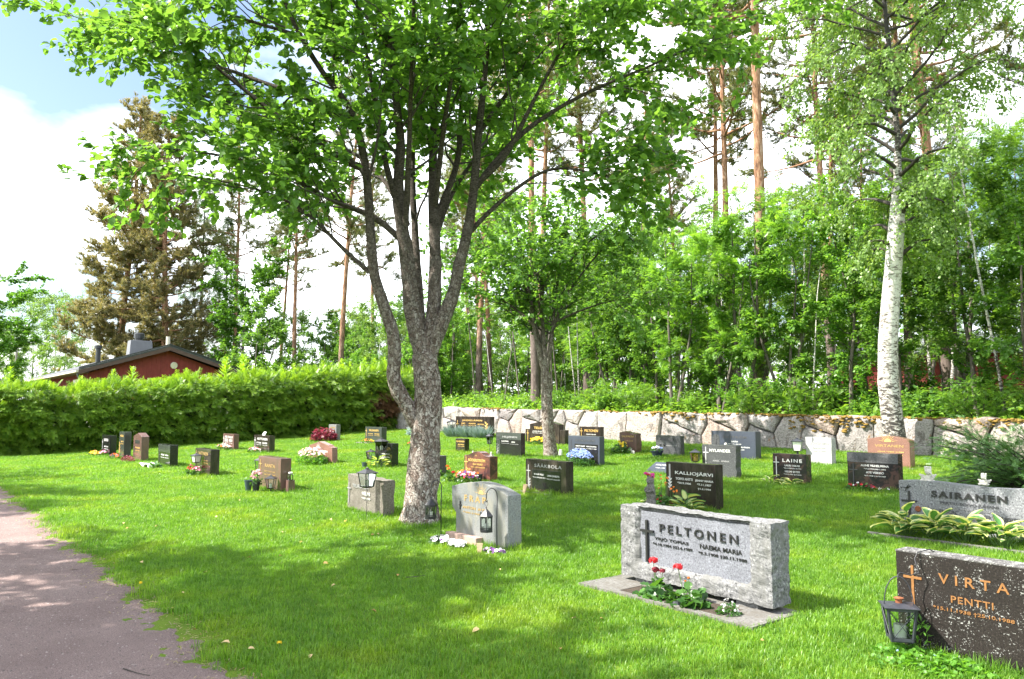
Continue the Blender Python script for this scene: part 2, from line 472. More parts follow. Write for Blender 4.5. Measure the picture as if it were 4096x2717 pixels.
M['grass'] = leaf_mat('grass_blade', (0.050, 0.155, 0.012), (0.215, 0.400, 0.040), 0.46, tip=(0.25, 0.42, 0.055), rough=0.42, spec=0.4, tvar=(1.4, 1.45, 0.55), objvar=0)
def lawn_patches(m):
    """yellower and paler patches drift over the lawn"""
    N = m.node_tree.nodes; K = m.node_tree.links.new
    b = N['Principled BSDF']; src = b.inputs['Base Color'].links[0].from_socket
    users = [l.to_socket for l in src.links]
    ge = N.new('ShaderNodeNewGeometry')
    n1 = nd(N, 'ShaderNodeTexNoise', Scale=.9, Detail=5, Roughness=.6); K(ge.outputs['Position'], n1.inputs['Vector'])
    r1 = ramp(N, [(.38, (.78, .86, .95)), (.52, (1, 1, 1)), (.68, (1.45, 1.10, .9))]); K(n1.outputs[0], r1.inputs[0])
    n2 = nd(N, 'ShaderNodeTexNoise', Scale=7, Detail=4, Roughness=.6); K(ge.outputs['Position'], n2.inputs['Vector'])
    r2 = ramp(N, [(.35, (.72, .76, .8)), (.6, (1.08, 1.04, 1.0)), (.75, (1.3, 1.15, 1.2))]); K(n2.outputs[0], r2.inputs[0])
    m1 = nd(N, 'ShaderNodeMix', data_type='RGBA', blend_type='MULTIPLY'); m1.inputs[0].default_value = 1; m1.clamp_result = False
    m2 = nd(N, 'ShaderNodeMix', data_type='RGBA', blend_type='MULTIPLY'); m2.inputs[0].default_value = 1
    K(src, m1.inputs[6]); K(r1.outputs[0], m1.inputs[7]); K(m1.outputs[2], m2.inputs[6]); K(r2.outputs[0], m2.inputs[7])
    for u in users: K(m2.outputs[2], u)
lawn_patches(M['grass'])
M['straw'] = leaf_mat('dry_grass', (0.22, 0.17, 0.07), (0.42, 0.34, 0.16), 0.3, tvar=(1.1, 1.1, .8), objvar=0)
M['ground_cover'] = leaf_mat('forest_cover_leaf', (0.10, 0.22, 0.035), (0.22, 0.38, 0.05), 0.48)
def petal(name, c, trans=0.3): return leaf_mat(name, [x * .85 for x in c], c, trans, tvar=(1, 1, 1), objvar=0, rough=.6)
M['p_red'] = petal('red_petal', (0.62, 0.02, 0.03)); M['p_pink'] = petal('pink_petal', (0.75, 0.20, 0.36))
M['p_lpink'] = petal('pale_pink_petal', (0.80, 0.50, 0.52)); M['p_white'] = petal('white_petal', (0.82, 0.81, 0.80))
M['p_orange'] = petal('orange_petal', (0.80, 0.20, 0.02)); M['p_yellow'] = petal('yellow_petal', (0.85, 0.60, 0.02))
M['p_violet'] = petal('violet_petal', (0.14, 0.03, 0.22)); M['p_blue'] = petal('blue_petal', (0.26, 0.36, 0.74))
M['p_dred'] = petal('dark_red_petal', (0.22, 0.01, 0.03)); M['p_mag'] = petal('magenta_petal', (0.75, 0.06, 0.36))

def beam_bark():
    m, nt, b, N, K = new_mat('whitebeam_bark')
    wv = nd(N, 'ShaderNodeTexNoise', Scale=9, Detail=3); K(coords(N, K), wv.inputs['Vector'])
    ad = nd(N, 'ShaderNodeMix', data_type='RGBA', blend_type='LINEAR_LIGHT'); ad.inputs[0].default_value = .05
    K(coords(N, K, (1, 1, .62)), ad.inputs[6]); K(wv.outputs['Color'], ad.inputs[7])
    vo = nd(N, 'ShaderNodeTexVoronoi', feature='DISTANCE_TO_EDGE', Scale=30); K(ad.outputs[2], vo.inputs['Vector'])
    vc = nd(N, 'ShaderNodeTexVoronoi', feature='F1', Scale=30); K(ad.outputs[2], vc.inputs['Vector'])
    sp = N.new('ShaderNodeSeparateColor'); K(vc.outputs['Color'], sp.inputs[0])
    cells = ramp(N, [(0, (.17, .125, .105)), (.35, (.27, .225, .20)), (.65, (.36, .315, .285)), (1, (.47, .44, .41))]); K(sp.outputs[0], cells.inputs[0])
    no = nd(N, 'ShaderNodeTexNoise', Scale=48, Detail=6, Roughness=.7); K(coords(N, K), no.inputs['Vector'])
    nr = ramp(N, [(.34, (.28, .25, .23)), (.56, (1.1, 1.08, 1.06))]); K(no.outputs[0], nr.inputs[0])
    m1 = nd(N, 'ShaderNodeMix', data_type='RGBA', blend_type='MULTIPLY'); m1.inputs[0].default_value = 1; K(cells.outputs[0], m1.inputs[6]); K(nr.outputs[0], m1.inputs[7])
    er = ramp(N, [(.0, (.36, .32, .30)), (.06, (1, 1, 1))]); K(vo.outputs['Distance'], er.inputs[0])
    m2 = nd(N, 'ShaderNodeMix', data_type='RGBA', blend_type='MULTIPLY'); m2.inputs[0].default_value = 1; K(m1.outputs[2], m2.inputs[6]); K(er.outputs[0], m2.inputs[7])
    # smoother, darker bark on the younger limbs higher up; crown shade painted in too
    up = nd(N, 'ShaderNodeTexNoise', Scale=30, Detail=5, Roughness=.65); K(coords(N, K, (1, 1, 2.5)), up.inputs['Vector'])
    ur = ramp(N, [(.35, (.030, .025, .021)), (.65, (.115, .098, .082))]); K(up.outputs[0], ur.inputs[0])
    tc = N.new('ShaderNodeTexCoord'); sz = N.new('ShaderNodeSeparateXYZ'); K(tc.outputs['Object'], sz.inputs[0])
    nz = nd(N, 'ShaderNodeMath', operation='MULTIPLY_ADD'); nz.inputs[1].default_value = 2.0; K(wv.outputs[0], nz.inputs[0]); K(sz.outputs['Z'], nz.inputs[2])
    mr = nd(N, 'ShaderNodeMapRange'); mr.inputs['From Min'].default_value = 2.4; mr.inputs['From Max'].default_value = 5.2; K(nz.outputs[0], mr.inputs['Value'])
    m3 = nd(N, 'ShaderNodeMix', data_type='RGBA'); K(mr.outputs[0], m3.inputs[0]); K(m2.outputs[2], m3.inputs[6]); K(ur.outputs[0], m3.inputs[7])
    K(m3.outputs[2], b.inputs['Base Color']); b.inputs['Roughness'].default_value = .9; b.inputs['Specular IOR Level'].default_value = .15
    hg = nd(N, 'ShaderNodeMath', operation='MULTIPLY_ADD'); hg.inputs[1].default_value = .35; K(no.outputs[0], hg.inputs[0]); K(er.outputs[0], hg.inputs[2])
    bp = nd(N, 'ShaderNodeBump', Strength=1.0, Distance=.022); K(hg.outputs[0], bp.inputs['Height']); K(bp.outputs[0], b.inputs['Normal'])
    return m
M['bark_beam'] = beam_bark()
M['bark_twig'] = plain('twig_bark', (0.050, 0.042, 0.036), 0.9, var=0.3, scale=8)
M['bark_grey'] = bark_mat('grey_bark', [(0.3, (0.05, 0.042, 0.036)), (0.6, (0.17, 0.15, 0.13))], (1, 1, .3), 14, 0.5)

def pine_bark(name, z0, z1):
    m, nt, b, N, K = new_mat(name)
    tc = N.new('ShaderNodeTexCoord'); sp = N.new('ShaderNodeSeparateXYZ'); K(tc.outputs['Object'], sp.inputs[0])
    v = coords(N, K, (1, 1, .22))
    n1 = nd(N, 'ShaderNodeTexNoise', Scale=13, Detail=6, Roughness=0.7, Distortion=0.6); K(v, n1.inputs['Vector'])
    lo = ramp(N, [(0.32, (0.045, 0.033, 0.028)), (0.66, (0.21, 0.165, 0.145))]); K(n1.outputs[0], lo.inputs[0])
    hi = ramp(N, [(0.34, (0.075, 0.042, 0.028)), (0.46, (0.24, 0.125, 0.072)), (0.56, (0.34, 0.20, 0.12)), (0.66, (0.52, 0.38, 0.28))]); K(n1.outputs[0], hi.inputs[0])
    mr = nd(N, 'ShaderNodeMapRange'); mr.inputs['From Min'].default_value = z0; mr.inputs['From Max'].default_value = z1
    ad = nd(N, 'ShaderNodeMath', operation='MULTIPLY_ADD'); ad.inputs[1].default_value = 3; K(n1.outputs[0], ad.inputs[0]); K(sp.outputs['Z'], ad.inputs[2])
    K(ad.outputs[0], mr.inputs['Value'])
    mx = nd(N, 'ShaderNodeMix', data_type='RGBA'); K(mr.outputs[0], mx.inputs[0]); K(lo.outputs[0], mx.inputs[6]); K(hi.outputs[0], mx.inputs[7])
    K(mx.outputs[2], b.inputs['Base Color']); b.inputs['Roughness'].default_value = 0.9; b.inputs['Specular IOR Level'].default_value = 0.2
    bp = nd(N, 'ShaderNodeBump', Strength=0.8, Distance=0.04); K(n1.outputs[0], bp.inputs['Height']); K(bp.outputs[0], b.inputs['Normal'])
    return m
M['bark_pine'] = pine_bark('pine_bark', 5.0, 8.5)

def birch_bark():
    m, nt, b, N, K = new_mat('birch_bark')
    v1 = coords(N, K, (1.0, 1.0, 2.6))
    n1 = nd(N, 'ShaderNodeTexNoise', Scale=6.5, Detail=7, Roughness=0.72, Distortion=1.2); K(v1, n1.inputs['Vector'])
    tc = N.new('ShaderNodeTexCoord'); sp = N.new('ShaderNodeSeparateXYZ'); K(tc.outputs['Object'], sp.inputs[0])
    mr = nd(N, 'ShaderNodeFloatCurve'); mz = nd(N, 'ShaderNodeMath', operation='DIVIDE'); mz.inputs[1].default_value = 10.0; mz.use_clamp = True; K(sp.outputs['Z'], mz.inputs[0])
    cv = mr.mapping.curves[0]; cv.points[0].location = (0.02, .13); cv.points[1].location = (.30, .0); cv.points.new(.52, .01); cv.points.new(.68, .12); mr.mapping.update(); K(mz.outputs[0], mr.inputs['Value'])
    sb = nd(N, 'ShaderNodeMath', operation='SUBTRACT'); K(n1.outputs[0], sb.inputs[0]); K(mr.outputs[0], sb.inputs[1])
    r1 = ramp(N, [(0.36, (0.035, 0.03, 0.028)), (0.43, (0.20, 0.17, 0.15)), (0.49, (0.62, 0.60, 0.57)), (0.7, (0.74, 0.72, 0.69))]); K(sb.outputs[0], r1.inputs[0])
    K(r1.outputs[0], b.inputs['Base Color']); b.inputs['Roughness'].default_value = 0.75
    bp = nd(N, 'ShaderNodeBump', Strength=0.7, Distance=0.03); K(sb.outputs[0], bp.inputs['Height']); K(bp.outputs[0], b.inputs['Normal'])
    return m
M['bark_birch'] = birch_bark()

# ------------------------------------------------------------------ ground, lawn, path, forest floor
def earth_mat(name, stops, scale=4, fine=60, bump=0.4, fstr=0.35):
    m, nt, b, N, K = new_mat(name)
    v = coords(N, K)
    n1 = nd(N, 'ShaderNodeTexNoise', Scale=scale, Detail=6, Roughness=0.65); K(v, n1.inputs['Vector'])
    r1 = ramp(N, stops); K(n1.outputs[0], r1.inputs[0])
    n2 = nd(N, 'ShaderNodeTexNoise', Scale=fine, Detail=4, Roughness=0.7); K(v, n2.inputs['Vector'])
    r2 = ramp(N, [(0.3, (1 - fstr,) * 3), (0.7, (1 + fstr * .6,) * 3)]); K(n2.outputs[0], r2.inputs[0])
    mx = nd(N, 'ShaderNodeMix', data_type='RGBA', blend_type='MULTIPLY'); mx.inputs[0].default_value = 1
    K(r1.outputs[0], mx.inputs[6]); K(r2.outputs[0], mx.inputs[7]); K(mx.outputs[2], b.inputs['Base Color'])
    b.inputs['Roughness'].default_value = 0.95; b.inputs['Specular IOR Level'].default_value = 0.15
    bp = nd(N, 'ShaderNodeBump', Strength=bump, Distance=0.012); K(n2.outputs[0], bp.inputs['Height']); K(bp.outputs[0], b.inputs['Normal'])
    return m
M['meadow'] = earth_mat('meadow_ground', [(0.3, (0.05, 0.10, 0.02)), (0.7, (0.12, 0.19, 0.035))], .6, 12)
M['lawn'] = earth_mat('lawn_thatch', [(0.3, (0.075, 0.145, 0.012)), (0.7, (0.15, 0.22, 0.02))], 2.2, 90)
M['gravel'] = earth_mat('pinkish_crushed_stone', [(0.3, (0.215, 0.155, 0.145)), (0.7, (0.30, 0.225, 0.21))], 1.3, 120, 1.0, 0.6)
M['litter'] = earth_mat('forest_litter', [(0.3, (0.05, 0.055, 0.02)), (0.5, (0.09, 0.10, 0.03)), (0.7, (0.13, 0.10, 0.05))], 1.5, 30)

def sheet(name, xs, ys, zf, mat):
    X, Y = np.meshgrid(np.asarray(xs, float), np.asarray(ys, float), indexing='ij')
    Z = zf(X, Y)
    nx, ny = X.shape
    V = np.stack([X, Y, Z], -1).reshape(-1, 3)
    i = (np.arange(nx - 1)[:, None] * ny + np.arange(ny - 1)[None]).ravel()
    F = np.stack([i, i + ny, i + ny + 1, i + 1], -1)
    o = ob(name, mesh_np(name, V, F, mat, True)); o['kind'] = 'structure'
    return o

PATH_EDGE = 1.74
def edge_y(x):
    x = np.asarray(x, dtype=float)
    return PATH_EDGE + 0.05 * np.sin(x * 1.7) + 0.04 * np.sin(x * 4.1 + 1) + 0.025 * np.sin(x * 9.7)
sheet('ground', np.linspace(-600, 600, 61), np.linspace(-600, 600, 61), lambda X, Y: np.full_like(X, -0.25), M['meadow'])
sheet('meadow', np.linspace(-160, 30, 60), np.linspace(-90, 160, 70),
      lambda X, Y: np.where((X > -33.5) & (Y < 19), -0.12, np.where(Y > 18, 0.2 + 0.010 * np.clip(Y - 18, 0, 60), lawn_z(X, Y) - 0.05)), M['meadow'])
sheet('lawn', np.linspace(-40, 8, 97), np.linspace(0.8, 18.2, 70), lambda X, Y: lawn_z(X, Y) + 0.004, M['lawn'])
def path_z(X, Y):
    rag = .010 * (np.sin(X * 9.3 + Y * 4) * np.sin(Y * 13 + X * 3.1) + .8 * np.sin(X * 23 + Y * 17) * np.sin(Y * 29 - X * 11))
    return 0.012 - 0.034 * smooth01((Y - 1.52) / .55) + rag * smooth01((Y - 1.3) / .3) + .003 * np.sin(X * 1.3)
sheet('gravel_path', np.concatenate([np.linspace(-60, -21, 120), np.arange(-20.9, 3, .05)]), np.concatenate([np.linspace(-2.0, 1.2, 20), np.arange(1.24, 2.15, .035)]), path_z, M['gravel'])
sheet('forest_floor', np.linspace(-34, 14, 97), np.linspace(WALL_Y + .28, 60, 80), forest_z, M['litter'])

# loose stones on the path: far too many to count
gx = rng.uniform(-16, -1.0, 26000); gy = rng.uniform(-1.9, 1.75, 26000)
dist = np.hypot(gx, gy); keep = (dist < 16) & (rng.random(26000) < np.clip(7.0 / dist, 0, 1)) & (gy < edge_y(gx) + rng.normal(0, .07, 26000))
gx, gy = gx[keep], gy[keep]
pv = np.array([(1,0,0),(-.5,.8,0),(-.5,-.8,0),(.1,.05,.75),(-.2,0,-.5)]) ; pf = [(0,1,3),(1,2,3),(2,0,3)]
n = len(gx)
Rm = frames(np.stack([np.cos(a := rng.uniform(0, 6.28, n)), np.sin(a), np.zeros(n)], -1), np.tile([0, 0, 1.0], (n, 1)))
V, F, at = scatter(pv[:4], pf, np.stack([gx, gy, path_z(gx, gy) - .001], -1), Rm, rng.uniform(.004, .012, n))
def stone_chip_mat():
    m, nt, b, N, K = new_mat('stone_chips')
    at = nd(N, 'ShaderNodeAttribute', attribute_name='rnd')
    r = ramp(N, [(0, (.12, .10, .095)), (.45, (.22, .165, .155)), (.8, (.30, .235, .22)), (1, (.36, .30, .285))]); K(at.outputs['Fac'], r.inputs[0])
    K(r.outputs[0], b.inputs['Base Color']); b.inputs['Roughness'].default_value = .9
    return m
M['chips'] = stone_chip_mat()
o = ob('loose_gravel', mesh_np('loose_gravel', V, F, M['chips'], False, at), kind='stuff')
tag(o, 'fine pinkish grey gravel lying loose on the path', 'gravel')

# ------------------------------------------------------------------ dry stone wall, stone by stone
def wall_stone_mat():
    m, nt, b, N, K = new_mat('wall_granite')
    v = coords(N, K)
    oi = N.new('ShaderNodeObjectInfo')
    n1 = nd(N, 'ShaderNodeTexNoise', Scale=30, Detail=6, Roughness=0.7); K(v, n1.inputs['Vector'])
    r1 = ramp(N, [(0.34, (.12, .11, .105)), (0.46, (.33, .31, .30)), (0.66, (.50, .48, .47))]); K(n1.outputs[0], r1.inputs[0])
    tint = ramp(N, [(0, (.62, .60, .60)), (.5, (.95, .93, .92)), (.8, (1, .88, .82)), (1, (.8, .66, .58))]); K(oi.outputs['Random'], tint.inputs[0])
    mx = nd(N, 'ShaderNodeMix', data_type='RGBA', blend_type='MULTIPLY'); mx.inputs[0].default_value = 1
    K(r1.outputs[0], mx.inputs[6]); K(tint.outputs[0], mx.inputs[7])
    n2 = nd(N, 'ShaderNodeTexNoise', Scale=3.4, Detail=7, Roughness=0.68, Distortion=.5); K(v, n2.inputs['Vector'])
    r2 = ramp(N, [(0.55, (0, 0, 0)), (0.64, (1, 1, 1))]); K(n2.outputs[0], r2.inputs[0])
    m2 = nd(N, 'ShaderNodeMix', data_type='RGBA'); m2.inputs[7].default_value = (.10, .085, .075, 1)
    sc_ = nd(N, 'ShaderNodeMath', operation='MULTIPLY'); sc_.inputs[1].default_value = .7; K(r2.outputs[0], sc_.inputs[0]); K(sc_.outputs[0], m2.inputs[0]); K(mx.outputs[2], m2.inputs[6])
    n3 = nd(N, 'ShaderNodeTexNoise', Scale=5.5, Detail=6, Roughness=0.7, Distortion=.3); K(v, n3.inputs['Vector'])
    r3 = ramp(N, [(0.60, (0, 0, 0)), (0.68, (1, 1, 1))]); K(n3.outputs[0], r3.inputs[0])
    m3 = nd(N, 'ShaderNodeMix', data_type='RGBA'); m3.inputs[7].default_value = (.27, .14, .06, 1)
    s3 = nd(N, 'ShaderNodeMath', operation='MULTIPLY'); s3.inputs[1].default_value = .75; K(r3.outputs[0], s3.inputs[0]); K(s3.outputs[0], m3.inputs[0]); K(m2.outputs[2], m3.inputs[6])
    K(m3.outputs[2], b.inputs['Base Color']); b.inputs['Roughness'].default_value = .9; b.inputs['Specular IOR Level'].default_value = .2
    n4 = nd(N, 'ShaderNodeTexNoise', Scale=14, Detail=8, Roughness=0.7); K(v, n4.inputs['Vector'])
    bp = nd(N, 'ShaderNodeBump', Strength=0.8, Distance=0.05); K(n4.outputs[0], bp.inputs['Height']); K(bp.outputs[0], b.inputs['Normal'])
    return m
M['wall'] = wall_stone_mat()
M['moss'] = plain('golden_moss', (0.20, 0.125, 0.022), 0.95, var=0.45, scale=18, bump=0.9)

def clip_poly(poly, a, b):
    """keep the side of polygon nearer to a than b"""
    mx, my = (a[0] + b[0]) / 2, (a[1] + b[1]) / 2
    nx, ny = b[0] - a[0], b[1] - a[1]
    out = []
    for i in range(len(poly)):
        p, q = poly[i], poly[(i + 1) % len(poly)]
        dp = (p[0] - mx) * nx + (p[1] - my) * ny; dq = (q[0] - mx) * nx + (q[1] - my) * ny
        if dp <= 0: out.append(p)
        if (dp < 0 < dq) or (dq < 0 < dp):
            t = dp / (dp - dq); out.append((p[0] + t * (q[0] - p[0]), p[1] + t * (q[1] - p[1])))
    return out

wall = thing('stone_wall', 'low dry wall of large pale granite boulders retaining the wooded bank', 'wall', (0, WALL_Y, 0))
pts = []
x = -33.5
wr = random.Random(3)
while x < 1.5:
    g = float(lawn_z(x, 17.5)); tp = float(wall_top(x)); h = tp - g
    w_ = wr.uniform(.85, 1.9)
    r_ = wr.random()
    if r_ < .35:
        pts.append((x + w_ / 2, g + h * .5))
    elif r_ < .8:
        cut = wr.uniform(.3, .7)
        pts.append((x + w_ * wr.uniform(.3, .7), g + h * cut * .55)); pts.append((x + w_ * wr.uniform(.3, .7), g + h * (cut + (1 - cut) * .6)))
    else:
        pts.append((x + w_ * .3, g + h * .25)); pts.append((x + w_ * .75, g + h * .45)); pts.append((x + w_ * .4, g + h * .85))
    x += w_
moss_spots = []
for i, p in enumerate(pts):
    g = float(lawn_z(p[0], 17.5)) - .12
    tw = float(wall_top(p[0]))
    poly = [(p[0] - 1.6, g), (p[0] + 1.6, g), (p[0] + 1.6, float(wall_top(p[0] + 1.6)) + wr.uniform(-.05, .02)), (p[0], tw + wr.uniform(-.02, .05)), (p[0] - 1.6, float(wall_top(p[0] - 1.6)) + wr.uniform(-.05, .02))]
    for j, q in enumerate(pts):
        if j != i and abs(q[0] - p[0]) < 3.4: poly = clip_poly(poly, p, q)
    if len(poly) < 3: continue
    # subdivide long sides and wobble
    pp = []
    for a, b in zip(poly, poly[1:] + poly[:1]):
        L_ = math.hypot(a[0] - b[0], a[1] - b[1]); k = max(1, int(L_ / .22))
        for t in range(k):
            qx, qz = a[0] + (b[0] - a[0]) * t / k, a[1] + (b[1] - a[1]) * t / k
            pp.append((qx + .07 * noise.noise(Vector((qx * 3.3, 1.7, qz * 3.3))), qz + .06 * noise.noise(Vector((qx * 3.3, 9.1, qz * 3.3)))))
    cx = sum(q[0] for q in pp) / len(pp); cz = sum(q[1] for q in pp) / len(pp)
    def shr(q, d):
        dx, dz = q[0] - cx, q[1] - cz; l = math.hypot(dx, dz) + 1e-6
        k = max(0, 1 - d / l)
        return cx + dx * k, cz + dz * k
    proud = wr.uniform(-.05, .05)
    V, F = [], []
    rings = [(.016, .38), (.009, .05), (.032, 0.0), (.13, -.030)]
    m_ = len(pp)
    for d, yy in rings:
        for q in pp:
            a, c = shr(q, d + wr.uniform(0, .012))
            nz = noise.noise(Vector((a * 3.1, yy * 2, c * 3.1 + i))) * .035
            V.append((a - cx, yy + proud + (nz if yy < .3 else 0), c - cz))
    V.append((0, -.05 + proud + wr.uniform(-.03, .03), 0))
    for r_ in range(len(rings) - 1):
        for t in range(m_):
            F.append((r_ * m_ + t, r_ * m_ + (t + 1) % m_, (r_ + 1) * m_ + (t + 1) % m_, (r_ + 1) * m_ + t))
    for t in range(m_): F.append(((len(rings) - 1) * m_ + t, (len(rings) - 1) * m_ + (t + 1) % m_, len(V) - 1))
    ob('stone', mesh_np('wall_stone', V, F, M['wall'], False), wall, (cx, 0, cz))
V, F = [], []
for x in np.linspace(-33.6, 1.6, 60):
    g = float(lawn_z(x, 17.5)) - .15; t = float(wall_top(x)) - .10
    V += [(x, .14, g), (x, .14, t), (x, .6, t), (x, .6, g)]
for i in range(59): F += [(4*i, 4*i+4, 4*i+5, 4*i+1), (4*i+1, 4*i+5, 4*i+6, 4*i+2), (4*i+2, 4*i+6, 4*i+7, 4*i+3)]
ob('wall_fill', mesh_np('wall_fill', V, F, plain('dark_rubble', (.05, .045, .04), .95, var=.4, scale=12)), wall)
# cushions of golden moss along the coping
mp, ms_ = [], []
for k in range(150):
    x0 = rng.uniform(-33, 1); wgt = 0.30 + 0.70 * math.exp(-((x0 + 11.5) / 4.5) ** 2) + .2 * math.exp(-((x0 + 5.5) / 2) ** 2)
    if rng.random() > wgt: continue
    hang = rng.random() < .55 * wgt
    for q in range(int(rng.uniform(10, 60) * wgt)):
        x = x0 + rng.normal(0, .28)
        if hang and rng.random() < .5:
            y = rng.uniform(-.075, -.03); z = float(wall_top(x)) - abs(rng.normal(0, .16 * wgt))
        else:
            y = rng.uniform(-.04, .30); z = float(wall_top(x)) + rng.uniform(-.035, .015)
        mp.append((x, y, z)); ms_.append(rng.uniform(.02, .065))
ico = bmesh.new(); bmesh.ops.create_icosphere(ico, subdivisions=1, radius=1)
iv = np.array([v.co[:] for v in ico.verts]); itf = np.array([[v.index for v in f.verts] for f in ico.faces]); ico.free()
iv = iv * np.array([1.2, .7, .45])
n = len(mp); a = rng.uniform(-.5, .5, n)
Rm = frames(np.stack([np.cos(a), np.sin(a) * .3, np.sin(a) * .1], -1), np.tile([0, 0, 1.0], (n, 1)))
V, F, at = scatter(iv, itf, mp, Rm, ms_)
V += rng.normal(0, .008, V.shape)
ob('moss', mesh_np('moss', V, F, M['moss'], True), wall, kind='stuff')

# ------------------------------------------------------------------ clipped spruce hedge
HX = -31.3
hedge = thing('spruce_hedge', 'tall dense green spruce hedge with bright new tips at the lawn end', 'hedge', (0, 0, 0))
def finger(p, d, l, w, n=(0, 0, 1)):
    p = np.array(p, float); d = norm(np.array(d, float)); s = norm(np.cross(n, d))
    return [p, p + d * l * .5 + s * w, p + d * l, p + d * l * .5 - s * w]
def spray_template():
    V, F, T = [], [], []
    def add(q, t0, t1):
        b = len(V); V.extend(q); F.extend([(b, b+1, b+2), (b, b+2, b+3)]); T.extend([t0, (t0+t1)/2, t1, (t0+t1)/2])
    add(finger((0,0,0), (1,0,-.1), 1.0, .055), 0, .55)
    for i, t in enumerate((.16, .34, .52, .70, .84)):
        for s in (-1, 1):
            l = .52 * (1 - t * .55)
            p = (t, 0, -.1 * t)
            add(finger(p, (.75, s * .75, -.42), l, .036, (0, 0.15 * s, 1)), .05 + .3 * t, 1.0)
    return np.array(V), np.array(F), np.array(T)
sv, sf, stip = spray_template()
n = 14500
P = np.zeros((n, 3)); Nn = np.zeros((n, 3))
u = rng.random(n)
Y = rng.uniform(2.4, 18.9, n)
def hedge_h(y): return 2.16 + 0.46 * smooth01((y - 3) / 14) + 0.10 * np.sin(y * 2.3) + 0.06 * np.sin(y * 5.1)
gzv = lawn_z(-31, np.minimum(Y, 17.5))
Hh = hedge_h(Y)
front = u < .66; top = (u >= .66) & (u < .9); back = u >= .9
z = rng.random(n) ** .9 * Hh
P_tier = .16 * np.sin(z * 9.5 + 1.3 * np.sin(Y * 1.7))
bulge = P_tier + .45 * np.sin(np.clip(z / Hh, 0, 1) * 2.2 + .5) + .12 * np.sin(Y * 3.1 + z * 2) + .1 * np.sin(Y * 7 + z * 5)
depth = rng.exponential(.14, n)
P[front] = np.stack([HX + bulge - depth, Y, gzv + z], -1)[front]
Nn[front] = [1, 0, .1]
xt = rng.uniform(-2.0, .45, n)
P[top] = np.stack([HX + xt, Y, gzv + Hh - .9 * np.clip(xt, 0, 1) ** 2 - depth + rng.uniform(0, .12, n)], -1)[top]
Nn[top] = np.stack([.35 * np.ones(n), np.zeros(n), np.ones(n)], -1)[top]
P[back] = np.stack([HX - 2.1 + depth, Y, gzv + z], -1)[back]
Nn[back] = [-1, 0, .1]
# rounded near end
ne = 1700
a = rng.uniform(-.4, math.pi * .55, ne); ez = rng.random(ne) ** .9 * 2.3
er = 1.05 * (1 - .35 * (ez / 2.3) ** 2) + .1 * np.sin(a * 6 + ez * 4) - rng.exponential(.13, ne)
E_ = np.stack([HX - .75 + er * np.cos(a) * 1.1, 2.7 - er * np.sin(a), ez + 0.02], -1)
P = np.concatenate([P, E_]); Nn = np.concatenate([Nn, np.stack([np.cos(a), -np.sin(a), np.full(ne, .15)], -1)])
n = len(P)
ax = Nn + rng.normal(0, .38, (n, 3)) + np.array([0, 0, -.38])
Rm = frames(ax, np.tile([0, 0, 1.0], (n, 1)) + rng.normal(0, .35, (n, 3)) + Nn * .5)
V, F, at = scatter(sv, sf, P, Rm, rng.uniform(.24, .46, n), stip)
hgt = np.repeat((P[:, 2] - lawn_z(-31, np.minimum(P[:, 1], 17.5))) / 2.7, len(sv))
young = np.repeat(rng.random(n) < .72, len(sv))
at['tip'] = at['tip'] * np.where(young, .55 + .45 * np.clip(hgt, 0, 1) ** .7, .25)     # tip colour gets stronger towards the top
dead = np.repeat((np.hypot((P[:, 1] - 17.4) / 1.0, (P[:, 2] - 1.75) / .75) < rng.uniform(.6, 1.1, n)) & (P[:, 0] > HX - .4), len(sv))
ob('foliage', mesh_np('hedge_foliage', V, F[~dead[F[:, 0]]], M['spruce'], False, at), hedge, kind='stuff')
ob('dead_twigs', mesh_np('dead_twigs', V, F[dead[F[:, 0]]], M['dead_twig'], False, at), hedge, kind='stuff')
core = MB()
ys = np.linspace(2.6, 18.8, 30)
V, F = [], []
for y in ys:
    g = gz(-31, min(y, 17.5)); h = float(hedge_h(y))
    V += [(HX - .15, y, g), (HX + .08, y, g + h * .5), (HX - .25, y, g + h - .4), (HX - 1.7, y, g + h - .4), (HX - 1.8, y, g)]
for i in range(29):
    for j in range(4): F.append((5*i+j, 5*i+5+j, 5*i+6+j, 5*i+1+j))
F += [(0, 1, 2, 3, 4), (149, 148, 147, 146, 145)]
ob('shade_core', mesh_np('shade_core', V, F, plain('shadowed_twigs', (.022, .03, .012), .95, var=.5, scale=9, bump=1.0)), hedge)  # solid core; its dark colour stands in for the shade between twigs
def leader_mesh(seed):
    r = np.random.default_rng(seed)
    V, F, T = [], [], []
    def add(q, t0, t1):
        b = len(V); V.extend(q); F.extend([(b, b+1, b+2), (b, b+2, b+3)]); T.extend([t0, t1, 1, t1])
    for k in range(3):
        a = k * 1.05
        add(finger((0,0,0), (.03 * r.normal(), .03 * r.normal(), 1), 1.0, .028, (math.cos(a), math.sin(a), 0)), .2, .8)
    for zz in np.linspace(.08, .92, 13):
        for k in range(5):
            a = r.uniform(0, 6.28); l = .42 * (1 - zz) + .10
            add(finger((0, 0, zz), (math.cos(a), math.sin(a), .55 + .5 * zz), l, .032, (0, 0, 1)), .3, .9)
    V = np.array(V)
    return mesh_np('leader_shoot', V, np.array(F), M['spruce'], False, {'rnd': np.full(len(V), .6), 'tip': np.array(T)})
lm = [leader_mesh(s) for s in (1, 2, 3)]
lead = [(3.0, .75), (5.2, .55), (6.3, .6), (7.0, .85), (8.2, .42), (8.9, .5), (9.5, .4), (10.3, .95), (11.1, .95), (11.6, .5), (12.1, .45), (12.7, .6), (13.3, .7), (14.0, .5), (14.5, .6), (15.0, .5), (15.6, .8), (16.1, .6), (16.6, .65), (17.2, .6), (17.8, .7), (4.2, .4), (18.3, .5)]
